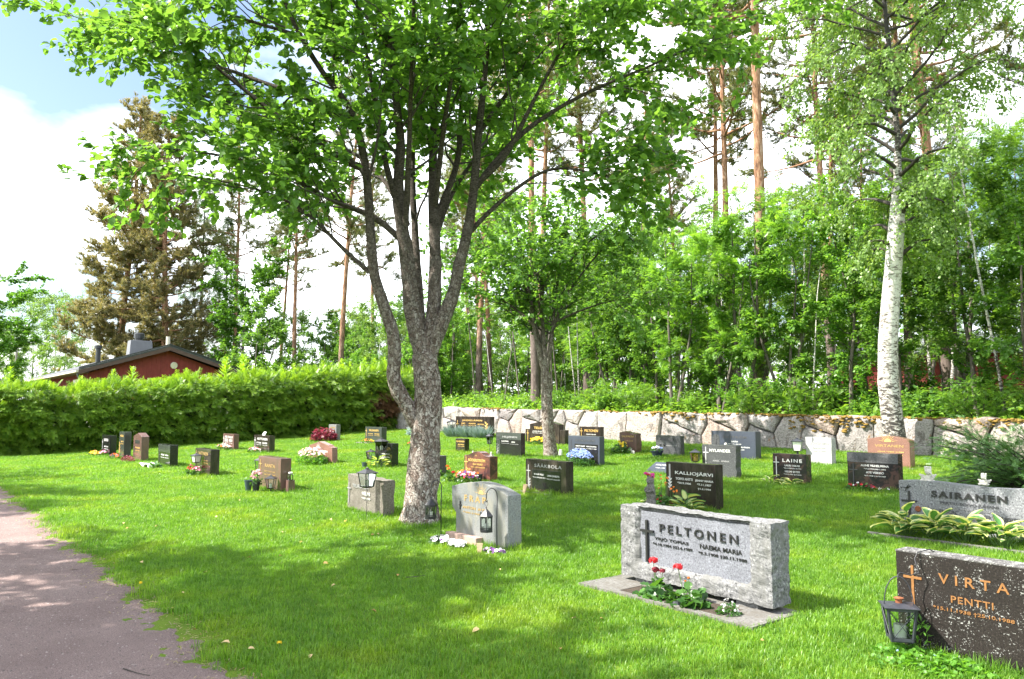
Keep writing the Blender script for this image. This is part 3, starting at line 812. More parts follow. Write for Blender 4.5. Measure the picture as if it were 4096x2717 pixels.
for i, (y, h) in enumerate(lead):
    ob('leader_shoot', lm[i % 3], hedge, (HX - .35 - (i * 37 % 7) * .10, y, gz(-31, min(y, 17.5)) + float(hedge_h(y)) - .15), (0, 0, i * 1.3), (h * 1.5, h * 1.5, h * 1.25))

# ------------------------------------------------------------------ red house behind the hedge
house = thing('red_house', 'low red boarded house with black felt roof behind the spruce hedge', 'house', (-41.0, 10.45, 0))
M['redboard'] = plain('falu_red_boards', (0.20, 0.030, 0.026), 0.75, var=0.22, scale=2.5)
M['felt'] = plain('roofing_felt', (0.075, 0.08, 0.095), 0.8, var=0.25, scale=9, bump=.3)
M['fascia'] = plain('brown_fascia', (0.085, 0.048, 0.040), 0.6, var=.15, scale=4)
M['steel'] = plain('grey_sheet_steel', (0.15, 0.155, 0.17), 0.55, 0.0, var=.1, scale=6)
M['pale_trim'] = plain('cream_trim', (0.62, 0.57, 0.46), 0.6)
HWD, HL, EV, RG = 3.95, 19.0, 3.35, 4.62    # half width to the eave, length, eave and ridge height
slope = (RG - EV) / HWD
b = MB(); wz = EV - .12; ww = HWD - .45
b.add([(0, -ww, 0), (0, ww, 0), (0, ww, wz), (0, 0, RG - .16), (0, -ww, wz), (-HL + .8, -ww, 0), (-HL + .8, ww, 0), (-HL + .8, ww, wz), (-HL + .8, 0, RG - .16), (-HL + .8, -ww, wz)],
      [(0, 1, 2, 3, 4), (9, 8, 7, 6, 5), (0, 4, 9, 5), (1, 6, 7, 2), (4, 3, 8, 9), (3, 2, 7, 8)])
hw = b.build('wall', M['redboard'], house)
bt = MB()
for y in np.arange(-ww + .1, ww, .21):
    t = RG - .2 - abs(y) * slope
    bt.box(0, .022, y - .025, y + .025, .2, t)
for x in np.arange(-HL + 1, 0, .24): bt.box(x - .025, x + .025, -ww - .022, -ww, .2, wz - .02)
bt.build('cover_strips', M['redboard'], hw, kind='stuff')
for s in (-1, 1):
    r = MB(); o_ = .55
    y0, z0, y1, z1 = s * HWD, EV, 0.0, RG
    r.add([(o_, y0, z0), (o_, y1, z1), (-HL, y1, z1), (-HL, y0, z0), (o_, y0, z0 + .07), (o_, y1, z1 + .07), (-HL, y1, z1 + .07), (-HL, y0, z0 + .07)],
          [(0, 1, 2, 3), (7, 6, 5, 4), (0, 4, 5, 1), (1, 5, 6, 2), (2, 6, 7, 3), (3, 7, 4, 0)])
    r.build('roof_slope', M['felt'], house)
    f = MB()
    f.add([(o_ + .003, y0, z0 - .19), (o_ + .003, y1, z1 - .19), (o_ + .003, y1, z1 - .004), (o_ + .003, y0, z0 - .004), (o_ - .04, y0, z0 - .19), (o_ - .04, y1, z1 - .19), (o_ - .04, y1, z1 - .004), (o_ - .04, y0, z0 - .004)],
          [(0, 1, 2, 3), (7, 6, 5, 4), (0, 4, 5, 1), (2, 6, 7, 3), (0, 3, 7, 4), (1, 5, 6, 2)])
    f.build('barge_board', M['fascia'], house)
    e = MB(); e.add([(o_ + .05, y0, z0 + .075), (o_ + .05, y1, z1 + .075), (o_ + .05, y1, z1 + .14), (o_ + .05, y0, z0 + .14), (o_ - .12, y0, z0 + .075), (o_ - .12, y1, z1 + .075), (o_ - .12, y1, z1 + .14), (o_ - .12, y0, z0 + .14)],
          [(0, 1, 2, 3), (7, 6, 5, 4), (0, 4, 5, 1), (2, 6, 7, 3), (0, 3, 7, 4), (1, 5, 6, 2)])
    e.build('roof_edge', M['plastic_black'], house)
    MB().box(-HL, o_ - .06, y0 - (.12 if s < 0 else 0), y0 + (.12 if s > 0 else 0), EV - .10, EV - .01).build('gutter', M['pale_trim'], house)
    MB().box(-HL + .2, o_ - .1, min(y0, s * ww), max(y0, s * ww), EV - .125, EV - .1).build('soffit', M['fascia'], house)
MB().tube([(.12, -HWD + .02, EV - .1), (.12, -HWD + .05, EV - .3), (.1, -ww - .1, EV - .6), (.1, -ww - .1, .2)], .045, 8).build('downpipe', M['steel'], house, smooth=True)
ch = MB(); ch.add([(-6.1, -.65, 3.9), (-5.2, -.65, 3.9), (-5.2, .65, 3.9), (-6.1, .65, 3.9), (-6.02, -.55, 5.32), (-5.28, -.55, 5.32), (-5.28, .55, 5.32), (-6.02, .55, 5.32)],
       [(0, 3, 2, 1), (4, 5, 6, 7), (0, 1, 5, 4), (1, 2, 6, 5), (2, 3, 7, 6), (3, 0, 4, 7)])
chim = ch.build('chimney', M['steel'], house, bevel=.02)
MB().lathe([(.20, 5.32), (.20, 5.45), (.27, 5.46), (.27, 5.72), (.22, 5.75)], 14, (-5.65, -.05, 0)).build('cap', M['plastic_black'], chim, smooth=False)
MB().lathe([(.13, 3.9), (.13, 5.0), (.20, 5.02), (.20, 5.18), (.16, 5.2)], 12, (-7.4, -1.75, -.1)).build('roof_vent', M['plastic_black'], house)
MB().lathe([(.12, 4.2), (.10, 5.2)], 10, (-3.4, .9, .25)).build('vent_pipe', M['pale_trim'], house)
MB().lathe([(.17, 0), (.17, .03), (.12, .05)], 18).build('wall_vent', M['pale_trim'], house, (0.025, .35, 3.72), (0, R(90), 0))
wn = MB().box(0.001, .05, 1.1, 3.0, 1.6, 2.75).build('window', M['fascia'], house)
MB().box(.05, .056, 1.2, 2.9, 1.7, 2.65).build('pane', plain('dark_window', (.02, .025, .03), .08), wn)
wn = MB().box(-3.4, -1.6, -ww - .05, -ww - .002, 2.2, 3.0).build('window', M['pale_trim'], house)
MB().box(-3.3, -1.7, -ww - .056, -ww - .05, 2.3, 2.9).build('pane', plain('dark_window', (.02, .025, .03), .08), wn)

# second red building glimpsed through the wood
shed = thing('red_shed', 'dark red shed with grey roof half hidden among the trees of the wood', 'shed', (-20.5, 51, 2.4), R(20))
sw = MB().box(-6, 6, -3, 3, 0, 2.4).build('wall', M['redboard'], shed)
for s in (-1, 1):
    MB().add([(-6.4, s * 3.5, 2.3), (6.4, s * 3.5, 2.3), (6.4, 0, 3.6), (-6.4, 0, 3.6), (-6.4, s * 3.5, 2.42), (6.4, s * 3.5, 2.42), (6.4, 0, 3.72), (-6.4, 0, 3.72)],
             [(0, 3, 2, 1), (4, 5, 6, 7), (0, 1, 5, 4), (1, 2, 6, 5), (2, 3, 7, 6), (3, 0, 4, 7)]).build('roof_slope', M['steel'], shed)
pole = MB().tube([(0, 0, 0), (0, 0, 5.0)], [.07, .05], 8).build('utility_post', plain('weathered_pole', (.24, .22, .20), .8, var=.2), None, (-46.2, 4.6, -.1))
tag(pole, 'plain grey wooden post standing beyond the end of the hedge', 'post')

# ------------------------------------------------------------------ trees
def leaf_template(w=.36, fold=.10, curl=-.12):
    V = [(0,0,0), (.38,0,curl*.1), (.74,0,curl*.5), (1,0,curl), (.30,w,fold), (.70,w*.82,fold+curl*.4), (.30,-w,fold), (.70,-w*.82,fold+curl*.4)]
    F = [(0,1,4), (0,6,1), (4,1,5), (1,2,5), (6,7,1), (1,7,2), (5,2,3), (2,7,3)]
    return np.array(V), np.array(F)
def leaf_simple(w=.34, fold=.08):
    return np.array([(0,0,0), (.5,w,fold), (1,0,-.08), (.5,-w,fold)]), np.array([(0,1,2), (0,2,3)][::1])
def frond_template(k=6):
    V, F = [], []
    def add(p, d, l, w):
        b = len(V); V.extend(finger(p, d, l, w)); F.extend([(b, b+1, b+2), (b, b+2, b+3)])
    for i in range(k):
        t = .12 + .8 * i / k
        for s in (-1, 1): add((t, 0, -.15 * t * t), (.45, s, -.25), .36 * (1 - .35 * t), .062)
    add((.92, 0, -.14), (1, 0, -.3), .28, .055)
    return np.array(V), np.array(F)
def tuft_template(k=9, seed=0):
    r = np.random.default_rng(seed); V, F, T = [], [], []
    for i in range(k):
        a = 6.283 * i / k + r.uniform(-.3, .3); t = r.uniform(0, .6); o_ = r.uniform(.5, 1.0)
        d = norm(np.array([1.0 - .35 * o_, math.cos(a) * o_, math.sin(a) * o_])); s = norm(np.cross(d, [1, 0, 0.01]))
        p = np.array([t, 0, 0]); b = len(V)
        V += [p - s * .055, p + s * .055, p + d * .62]; F.append((b, b+1, b+2)); T += [.0, .0, .25]
    b = len(V); V += [(.55, .05, 0), (.55, -.05, 0), (1.02, 0, .03)]; F.append((b, b+1, b+2)); T += [.6, .6, 1.0]
    return np.array(V), np.array(F), np.array(T)

def polyline(r, p, d, length, n, wander=.18, up=0.0, sag=0.0):
    p = np.array(p, float); d = norm(np.array(d, float)); out = [p.copy()]
    for i in range(n):
        d = norm(d + r.normal(0, wander, 3) + np.array([0, 0, up - sag * i / n]))
        p = p + d * (length / n); out.append(p.copy())
    return np.array(out)
def along(pts, t):
    """point and tangent at fraction t"""
    f = t * (len(pts) - 1); i = min(int(f), len(pts) - 2); k = f - i
    return pts[i] * (1 - k) + pts[i + 1] * k, norm(pts[i + 1] - pts[i])
def side_dir(r, tan, ang, flat=0.0):
    v = norm(np.cross(tan, r.normal(size=3)))
    if flat: v = norm(v * np.array([1, 1, 1 - flat]))
    return norm(tan * math.cos(ang) + v * math.sin(ang))
def leaves_on(r, twigs, per_m, tmin=.15, droop=.35, spread=.9, size=(.07, .11), jitter=.02):
    """leaf positions, axes and sizes along many twigs"""
    P, A, S = [], [], []
    for pts in twigs:
        L_ = np.linalg.norm(pts[-1] - pts[0]); k = max(2, int(L_ * per_m + r.random()))
        t = r.uniform(tmin, 1.0, k); t[-1] = 1.0
        f = t * (len(pts) - 1); i = np.minimum(f.astype(int), len(pts) - 2); w = (f - i)[:, None]
        p = pts[i] * (1 - w) + pts[i + 1] * w; tan = norm(pts[i + 1] - pts[i])
        P.append(p + r.normal(0, jitter, p.shape)); A.append(tan + r.normal(0, spread, p.shape) * np.array([1, 1, .55]) - np.array([0, 0, droop])); S.append(r.uniform(size[0], size[1], k))
    return np.concatenate(P), np.concatenate(A), np.concatenate(S)
def foliage(r, tv, tf, P, A, S, up_jit=.45, tip=None):
    Rm = frames(A, np.tile([0, 0, 1.0], (len(P), 1)) + r.normal(0, up_jit, (len(P), 3)))
    return scatter(tv, tf, P, Rm, S, tip, r.random(len(P)))

def copy_tree(o, loc, rz, scl, name=None):
    c = o.copy(); col.objects.link(c); c.location = loc; c.rotation_euler = (0, 0, rz); c.scale = (scl, scl, scl)
    for ch in o.children:
        k = ch.copy(); col.objects.link(k); k.parent = c
        for g in ch.children:
            q = g.copy(); col.objects.link(q); q.parent = k
    return c

# ---- the big whitebeam, limb by limb
MAIN_LIMBS = [
  ([(0.15,-0.10,0.01),(0.16,-0.08,0.36),(0.18,-0.06,0.76),(0.20,-0.04,1.22),(0.21,-0.02,1.68),(0.19,-0.04,2.03),(0.17,-0.07,2.27)], 0.235, 0.165),
  ([(0.14,-0.11,1.27),(0.07,-0.30,1.62),(0.01,-0.46,1.88),(0.09,-0.47,2.23),(0.13,-0.52,2.54),(0.11,-0.67,2.90),(0.10,-0.81,3.27),(0.15,-0.88,3.65),(0.21,-0.94,4.04),(0.29,-1.04,4.58),(0.34,-1.19,5.13),(0.32,-1.33,5.40),(0.23,-1.64,5.74),(0.16,-1.95,6.20),(0.15,-2.15,6.60),(0.17,-2.33,7.03)], 0.115, 0.018),
  ([(0.12,-0.94,4.65),(-0.16,-1.34,4.88),(-0.34,-1.63,5.15),(-0.54,-1.92,5.36),(-0.72,-2.20,5.62),(-0.91,-2.50,5.90),(-1.12,-2.82,6.20),(-1.36,-3.20,6.44),(-1.73,-3.75,6.62)], 0.050, 0.008),
  ([(0.13,-1.09,5.23),(-0.23,-1.32,5.53),(-0.69,-1.62,5.79),(-1.17,-1.94,6.04),(-1.62,-2.23,6.29),(-2.16,-2.59,6.53),(-2.88,-3.08,6.92),(-3.92,-3.78,7.48)], 0.050, 0.008),
  ([(-0.03,-0.80,3.33),(-0.17,-1.13,3.63),(-0.28,-1.42,3.95),(-0.39,-1.71,4.18),(-0.56,-2.11,4.35),(-0.76,-2.60,4.42),(-0.97,-3.12,4.48)], 0.035, 0.006),
  ([(0.07,-0.36,3.80),(-0.05,-0.72,4.11),(-0.19,-1.10,4.22),(-0.30,-1.43,4.35),(-0.41,-1.83,4.59),(-0.56,-2.35,4.70),(-0.74,-2.99,4.73),(-0.86,-3.46,4.69)], 0.050, 0.007),
  ([(0.17,-0.07,2.21),(0.12,-0.20,2.68),(0.12,-0.26,3.08),(0.13,-0.32,3.55),(0.12,-0.39,3.90),(0.12,-0.48,4.36),(0.16,-0.49,4.71),(0.22,-0.49,5.12),(0.22,-0.58,5.64),(0.25,-0.67,6.33),(0.28,-0.76,7.01),(0.33,-0.83,7.69)], 0.135, 0.025),
  ([(0.12,-0.46,4.25),(0.12,-0.64,4.69),(0.16,-0.76,5.07),(0.23,-0.89,5.50),(0.32,-1.05,6.01),(0.40,-1.23,6.51),(0.52,-1.40,7.04)], 0.050, 0.015),
  ([(0.07,0.00,2.16),(-0.04,-0.00,2.64),(-0.13,0.03,3.08),(-0.26,0.06,3.66),(-0.44,0.11,4.46),(-0.59,0.15,5.15),(-0.70,0.30,6.01),(-0.83,0.47,7.07),(-1.04,0.66,8.50)], 0.085, 0.020),
  ([(0.19,-0.04,2.21),(0.22,0.04,2.68),(0.21,0.07,3.10),(0.19,0.09,3.59),(0.12,0.09,4.28),(0.08,0.10,4.84),(0.05,0.13,5.49),(0.02,0.16,6.14),(-0.01,0.22,6.95),(-0.06,0.28,8.11)], 0.120, 0.025),
  ([(0.13,0.12,4.09),(0.16,0.22,4.41),(0.22,0.44,4.97),(0.16,0.52,5.54),(0.08,0.59,6.24),(-0.07,0.65,7.24),(-0.20,0.76,8.29)], 0.060, 0.018),
  ([(0.20,-0.03,2.21),(0.34,0.10,2.68),(0.47,0.22,3.09),(0.52,0.25,3.44),(0.60,0.31,3.79),(0.71,0.37,4.44),(0.78,0.37,5.15),(0.89,0.41,6.01),(1.00,0.41,7.10),(1.07,0.42,7.76)], 0.115, 0.025),
  ([(0.68,0.41,4.58),(1.03,0.66,4.89),(1.29,0.76,5.37),(1.68,0.90,6.01),(2.04,1.04,6.51),(2.38,1.11,7.09)], 0.045, 0.010),
  ([(0.54,0.39,3.91),(0.74,0.54,4.16),(0.97,0.71,4.40),(1.37,0.99,4.72),(1.66,1.21,4.74),(2.01,1.48,4.61),(2.36,1.72,4.43)], 0.040, 0.007),
  ([(0.79,0.39,5.27),(0.80,0.79,5.86),(0.82,1.15,6.30),(0.86,1.79,7.08),(0.90,2.30,7.72)], 0.040, 0.010),
  ([(0.67,0.40,4.52),(0.95,0.87,5.27),(1.29,1.40,5.73),(1.61,1.90,6.06),(1.93,2.40,6.32),(2.35,3.05,6.71),(2.70,3.60,7.07)], 0.045, 0.007),
  ([(0.09,-0.34,3.80),(0.41,-0.50,4.42),(0.77,-0.69,4.98),(1.22,-0.94,5.56),(1.74,-1.23,6.12),(2.48,-1.66,6.71)], 0.050, 0.012),
  ([(0.17,0.09,4.33),(0.62,-0.10,5.09),(1.08,-0.28,5.67),(1.59,-0.49,6.21),(2.33,-0.89,6.85)], 0.045, 0.012),
  ([(0.17,0.09,3.84),(-0.08,0.44,4.50),(-0.31,1.02,5.25),(-0.49,1.69,6.00),(-0.59,2.51,6.74)], 0.045, 0.010),
  ([(0.10,-0.31,4.03),(-0.49,-0.26,4.72),(-1.28,-0.34,5.36),(-2.21,-0.56,5.84),(-3.27,-0.86,6.22)], 0.045, 0.010),
  ([(0.11,-1.92,6.21),(-0.02,-2.37,6.26),(-0.13,-2.96,6.33),(-0.19,-3.58,6.46)], 0.025, 0.008),
  ([(0.26,-0.68,6.32),(-0.06,-1.00,6.95),(-0.37,-1.31,7.47),(-0.72,-1.67,8.01)], 0.030, 0.010),
  ([(0.96,0.44,7.13),(1.23,0.83,7.52),(1.54,1.28,7.92),(1.89,1.78,8.20)], 0.030, 0.010),
]

def whitebeam(name, limbs, seed, leaf_n, trunk_detail=True, leaf_sz=(.065, .105), sec_per_m=2.3, twig_len=.62, hedge_r=0.9):
    r = np.random.default_rng(seed)
    polys, twigs = [], []
    secs = []
    for li, (pts, r0, r1) in enumerate(limbs):
        P = np.array(pts, float)
        # smooth the traced line
        Q = [P[0]]
        for a, b in zip(P, P[1:]):
            for t in np.linspace(0, 1, 5)[1:]: Q.append(a + (b - a) * t)
        Q = np.array(Q)
        for _ in range(4): Q[1:-1] = (Q[:-2] + 2 * Q[1:-1] + Q[2:]) / 4
        rad = r0 + (r1 - r0) * np.linspace(0, 1, len(Q)) ** .85
        if li == 0:
            rad = rad + .055 * np.exp(-(Q[:, 2] - Q[0, 2]) / .12)
            Q[0, 2] -= .06
        polys.append((Q, rad, 16 if r0 > .08 else (9 if r0 > .04 else 7)))
        if li == 0: continue
        seg = np.linalg.norm(np.diff(Q, axis=0), axis=1); L_ = seg.sum()
        big = r0 > .08
        t0 = .42 if big else .22
        for k in range(int(L_ * (1 - t0) * sec_per_m * (1.0 if big else 1.5))):
            t = r.uniform(t0, 1.0)
            p, tan = along(Q, t)
            out = np.array([p[0] - .17, p[1] + .07, 0]); out = out / (np.linalg.norm(out) + .6)
            d = norm(side_dir(r, tan, r.uniform(.6, 1.15), .35) + out * .55 + np.array([0, 0, .05]))
            ln = r.uniform(.8, 2.0) * (1.15 - .45 * t)
            ra = max(.006, float(np.interp(t, np.linspace(0, 1, len(rad)), rad)) * .42)
            s = polyline(r, p, d, ln, 7, .13, .035, .05)
            secs.append((s, min(ra, .022)))
    for s, ra in secs:
        polys.append((s, np.linspace(ra, .004, len(s)), 5))
        for k in range(r.integers(5, 9)):
            t = r.uniform(.2, 1.0); p, tan = along(s, t)
            d = norm(side_dir(r, tan, r.uniform(.5, 1.0), .4) + np.array([0, 0, .10]))
            tw = polyline(r, p, d, twig_len * r.uniform(.5, 1.25), 4, .14, .02, .10)
            twigs.append(tw)
            polys.append((tw, np.linspace(.0045, .002, len(tw)), 3))
        twigs.append(s[4:])
    for pts, r0, r1 in limbs[1:]:
        twigs.append(np.array(pts[-3:], float))
    root = thing(name, 'x', 'tree')
    trunk_p = [q for q in polys if q[2] >= 7]
    twig_p = [q for q in polys if q[2] < 7]
    if trunk_detail:
        Vs, Fs, b = [], [], 0
        for Q, rad, sides in trunk_p:
            # finer rings with lumpy bark
            m = max(len(Q), int(np.linalg.norm(np.diff(Q, axis=0), axis=1).sum() / .05))
            tt = np.linspace(0, len(Q) - 1, m)
            Q2 = np.stack([np.interp(tt, np.arange(len(Q)), Q[:, c]) for c in range(3)], -1); rd = np.interp(tt, np.arange(len(Q)), rad)
            sides = 22 if rd[0] > .12 else sides
            V, F = tube_arrays(Q2, rd, sides)
            if rd[0] > .03:
                C_ = np.repeat(Q2, sides, axis=0); dirn = norm(V - C_)
                off = np.array([noise.fractal(Vector(v * 7.0 * np.array([1, 1, .55])), 1.0, 2.0, 4) for v in V])
                V = V + dirn * (off * np.repeat(rd, sides) * .11)[:, None]
            Vs.append(V); Fs.append(F + b); b += len(V)
        me = mesh_np('trunk', np.concatenate(Vs), np.concatenate(Fs), M['bark_beam'], True)
    else:
        me = tubes_mesh('trunk', trunk_p, M['bark_beam'])
    tr = ob('trunk', me, root)
    ob('twigs', tubes_mesh('twigs', twig_p, M['bark_twig']), root, kind='stuff')
    tot = sum(np.linalg.norm(t[-1] - t[0]) for t in twigs)
    P, A, S = leaves_on(r, twigs, leaf_n / tot, .12, .30, .85, leaf_sz, .035)
    tv, tf = leaf_template()
    V, F, at = foliage(r, tv, tf, P, A, S)
    ob('crown', mesh_np('crown', V, F, M['beam_leaf'], False, at), root, kind='stuff')
    # creamy flower clusters at shoot ends
    ends = np.array([t[-1] for t in twigs]); ends = ends[r.random(len(ends)) < .16]
    bp, bs = [], []
    for e in ends:
        k = 16
        q = r.normal(0, .028, (k, 3)) * np.array([1, 1, .45]) + e + np.array([0, 0, .015]); bp.append(q)
    bp = np.concatenate(bp)
    V, F, at = foliage(r, *leaf_simple(.5, .1), bp, rand_dirs(len(bp), r), np.full(len(bp), .026))
    ob('blossom', mesh_np('blossom', V, F, M['cream'], False, at), root, kind='stuff')
    print(name, 'leaves', len(P), 'twigs', len(twigs))
    return root
M['cream'] = petal('cream_blossom', (0.62, 0.66, 0.44), .35)
beam = whitebeam('whitebeam_tree', MAIN_LIMBS, 21, 36000, True, (.08, .13), 2.9)
tag(beam, 'large forked broadleaf tree with thick grey flaking trunk standing on the lawn', 'tree')
beam.location = (-9.11, 5.63, gz(-9.1, 5.6) - .0)

# row of the same trees across the path, out of the picture; their shade falls on path and lawn
for (x, y, rz, s) in ((-8.9, -3.5, 2.2, 1.0), (-21.2, -4.4, 5.3, 1.0)):
    c = copy_tree(beam, (x, y, 0), rz, s)
    tag(c, 'broadleaf tree standing across the gravel path from the lawn', 'tree', 'trees across the path')

L2 = [([(0.12,-.12,-.02),(.09,-.17,.5),(.07,-.2,1.03),(.06,-.22,1.68),(.06,-.23,2.12)], .17, .13),
      ([(.06,-.23,2.0),(-.04,-.35,2.6),(-.13,-.45,3.22),(-.19,-.54,4.1),(-.3,-.7,5.0),(-.5,-.9,6.2)], .085, .02),
      ([(.06,-.23,2.1),(.03,-.26,2.7),(.01,-.28,3.22),(-.02,-.32,4.0),(-.05,-.25,5.2),(.05,-.1,6.6)], .075, .02),
      ([(.06,-.23,2.1),(.11,-.16,2.6),(.15,-.11,3.0),(.18,-.07,3.55),(.25,.02,4.55),(.4,.2,6.0)], .075, .02),
      ([(.16,-.09,3.2),(.28,.05,3.7),(.39,.19,4.1),(.8,.6,4.9),(1.3,1.1,5.7)], .05, .012),
      ([(-.13,-.45,3.3),(-.5,-.8,3.8),(-1.0,-1.3,4.2),(-1.6,-1.9,4.6)], .04, .01),
      ([(.2,-.05,3.4),(.9,.3,3.7),(1.6,.7,3.9),(2.3,1.1,4.0)], .035, .008),
      ([(0,-.3,3.6),(.5,-1.0,4.2),(.9,-1.6,4.7),(1.2,-2.1,5.1)], .04, .01),
      ([(-.02,-.3,4.0),(-.6,.3,4.7),(-1.2,.9,5.3)], .04, .01),
      ([(-.19,-.54,4.1),(-.8,-.9,5.0),(-1.5,-1.3,5.8)], .035, .01),
      ([(.25,0,4.6),(.9,.3,5.3),(1.6,.9,6.0)], .035, .01)]
tree2 = whitebeam('whitebeam_tree', L2, 8, 17000, False, (.08, .13), 3.6, .85)
tag(tree2, 'smaller forked broadleaf tree among the headstones halfway to the stone wall', 'tree')
tree2.location = (-14.85, 13.05, gz(-14.85, 13))

# ---- forest pines
def pine(name, seed, H, r0, crown_from, spread, n_br, mat, tuft=.22, dens=9.0, droop=.0):
    r = np.random.default_rng(seed)
    root = thing(name, 'x', 'tree')
    T = polyline(r, (0, 0, -.1), (r.normal(0, .01), r.normal(0, .01), 1), H, 26, .012, .02)
    hh = np.linspace(0, 1, len(T))
    rad = r0 * (1 - .72 * hh) + r0 * .35 * np.exp(-hh * 40)
    ob('trunk', tubes_mesh('trunk', [(T, rad, 12)], M['bark_pine']), root)
    polys, twigs = [], []
    for k in range(n_br):
        t = crown_from + (1 - crown_from) * (k + r.random()) / n_br
        p, _ = along(T, min(t, .995)); a = k * 2.4 + r.normal(0, .4)
        ln = spread * (1.05 - .8 * ((t - crown_from) / (1 - crown_from)) ** 1.4) * r.uniform(.55, 1.1)
        d = np.array([math.cos(a), math.sin(a), r.uniform(-.15, .30) + .5 * (t > .85) - droop])
        s = polyline(r, p, d, ln, 8, .12, .05)
        polys.append((s, np.linspace(.010 + .016 * ln, .008, len(s)), 5))
        for q in range(int(3 + ln * 3.2)):
            u = r.uniform(.25, 1); pp, tan = along(s, u)
            tw = polyline(r, pp, side_dir(r, tan, r.uniform(.4, 1.0), .5) + np.array([0, 0, .15]), r.uniform(.4, .95) * (.6 + .14 * ln), 4, .15, .05)
            twigs.append(tw); polys.append((tw, np.linspace(.009, .004, len(tw)), 3))
        twigs.append(s[5:])
    for k in range(9):     # bare dead stubs below the crown
        t = r.uniform(.1 + .3 * crown_from, max(.2, crown_from)); p, _ = along(T, t); a = r.uniform(0, 6.28)
        s = polyline(r, p, (math.cos(a), math.sin(a), r.uniform(-.4, .2)), r.uniform(.4, 1.5), 5, .15)
        polys.append((s, np.linspace(.018, .004, len(s)), 4))
    ob('branches', tubes_mesh('branches', polys, M['bark_pine_limb']), root, kind='stuff')
    P, A, S = leaves_on(r, twigs, dens, .1, -.25, .55, (tuft * .75, tuft * 1.25), .03)
    tv, tf, tt = tuft_template(9, seed)
    V, F, at = foliage(r, tv, tf, P, A, S, .6, tt)
    ob('crown', mesh_np('crown', V, F, mat, False, at), root, kind='stuff')
    print(name, 'tufts', len(P))
    return root
M['bark_pine_limb'] = plain('pine_limb_bark', (0.26, 0.135, 0.075), 0.9, var=.35, scale=5)
pA = pine('pine_tree', 31, 23, .20, .50, 3.6, 52, M['pine_needle'], .27, 14)
pB = pine('pine_tree', 32, 21, .19, .58, 3.0, 44, M['pine_needle'], .27, 15)
bigA = pine('pine_tree', 33, 25, .30, .15, 5.0, 120, M['pine_brown'], .42, 14, .08)
bigA.location = (-64.5, 13.0, 0); tag(bigA, 'tall broad pine with brownish needles to its skirts behind the red house', 'tree')
bigB = copy_tree(bigA, (-60.0, 15.0, 0), 2.1, .93); tag(bigB, 'second brownish pine crowding close beside the tallest one behind the red house', 'tree')
GP = 'pines standing in the wood behind the wall'
LP = 'straight pine with orange upper trunk in the wood behind the stone wall'
pines = [(-32.9, 39.9, .85), (-23.3, 31.3, 1.0), (-20.6, 28.7, 1.0), (-22.6, 40.5, .95), (-27.8, 53.8, .95), (-15.1, 33.3, 1.02), (-12.9, 31.6, 1.04), (-24.2, 20.4, 1.0),
         (-34.4, 24.9, .95), (-28.8, 24.4, 1.0), (-27.4, 26.4, .95), (-35.7, 26.8, .9), (-15.7, 28.2, .85), (-31.2, 34.5, .95), (-9.2, 36.0, 1.0), (-10.3, 44.0, 1.0), (-18.5, 45.0, .95)]
for i, (x, y, s) in enumerate(pines):
    if i == 0:
        t = pA; t.location = (x, y, land_z(x, y)); t.scale = (s, s, s)
    elif i == 1:
        t = pB; t.location = (x, y, land_z(x, y)); t.scale = (s, s, s)
    else:
        t = copy_tree((pA, pB)[i % 2], (x, y, land_z(x, y)), i * 1.9, s)
    tag(t, LP, 'tree', GP)
t = copy_tree(pA, (-15.7, 23.4, land_z(-15.7, 23.4)), .7, 1.14)
tag(t, 'stoutest orange barked pine, nearest to the stone wall', 'tree')
for i, (x, y, s) in enumerate([(-51.3, 21.5, .98), (-44.7, 21.7, 1.0), (-65.6, 25.9, .95), (-60.5, 20.2, 1.05), (-56, 30, 1.0), (-48, 34, .95), (-41, 30, .95)]):
    t = copy_tree((pB, pA)[i % 2], (x, y, .1), 1 + i * 2.2, s)
    tag(t, 'slim bare stemmed pine rising beyond the hedge beside the red house', 'tree', 'pines beyond the hedge')

# ---- far spruces
def spruce(name, seed, H, base_r, n):
    r = np.random.default_rng(seed); root = thing(name, 'x', 'tree')
    ob('trunk', tubes_mesh('trunk', [(np.array([(0, 0, 0), (0, 0, H * .5), (0, 0, H)]), [.22, .13, .02], 8)], M['bark_grey']), root)
    t = r.random(n) ** 1.15; z = .6 + t * (H - .7); rad = base_r * (1 - t) ** .85 * r.uniform(.35, 1.0, n) ** .6 + .08
    a = r.uniform(0, 6.28, n)
    P = np.stack([rad * np.cos(a), rad * np.sin(a), z - .22 * rad], -1)
    A = np.stack([np.cos(a), np.sin(a), -.35 + .0 * a], -1) + r.normal(0, .3, (n, 3))
    V, F, at = foliage(r, sv, sf, P, A, r.uniform(.4, .75, n), .25, stip)
    ob('crown', mesh_np('crown', V, F, M['spruce_far'], False, at), root, kind='stuff')
    return root
sp = spruce('spruce_tree', 5, 21, 3.0, 3200)
sp.location = (-66.5, 19.5, 0); tag(sp, 'dark green spruce standing between the brownish pines and the maple', 'tree')
t = copy_tree(sp, (-69.5, 22.5, 0), 1.0, .9); tag(t, 'dark green spruce half hidden behind another spruce beyond the red house', 'tree')

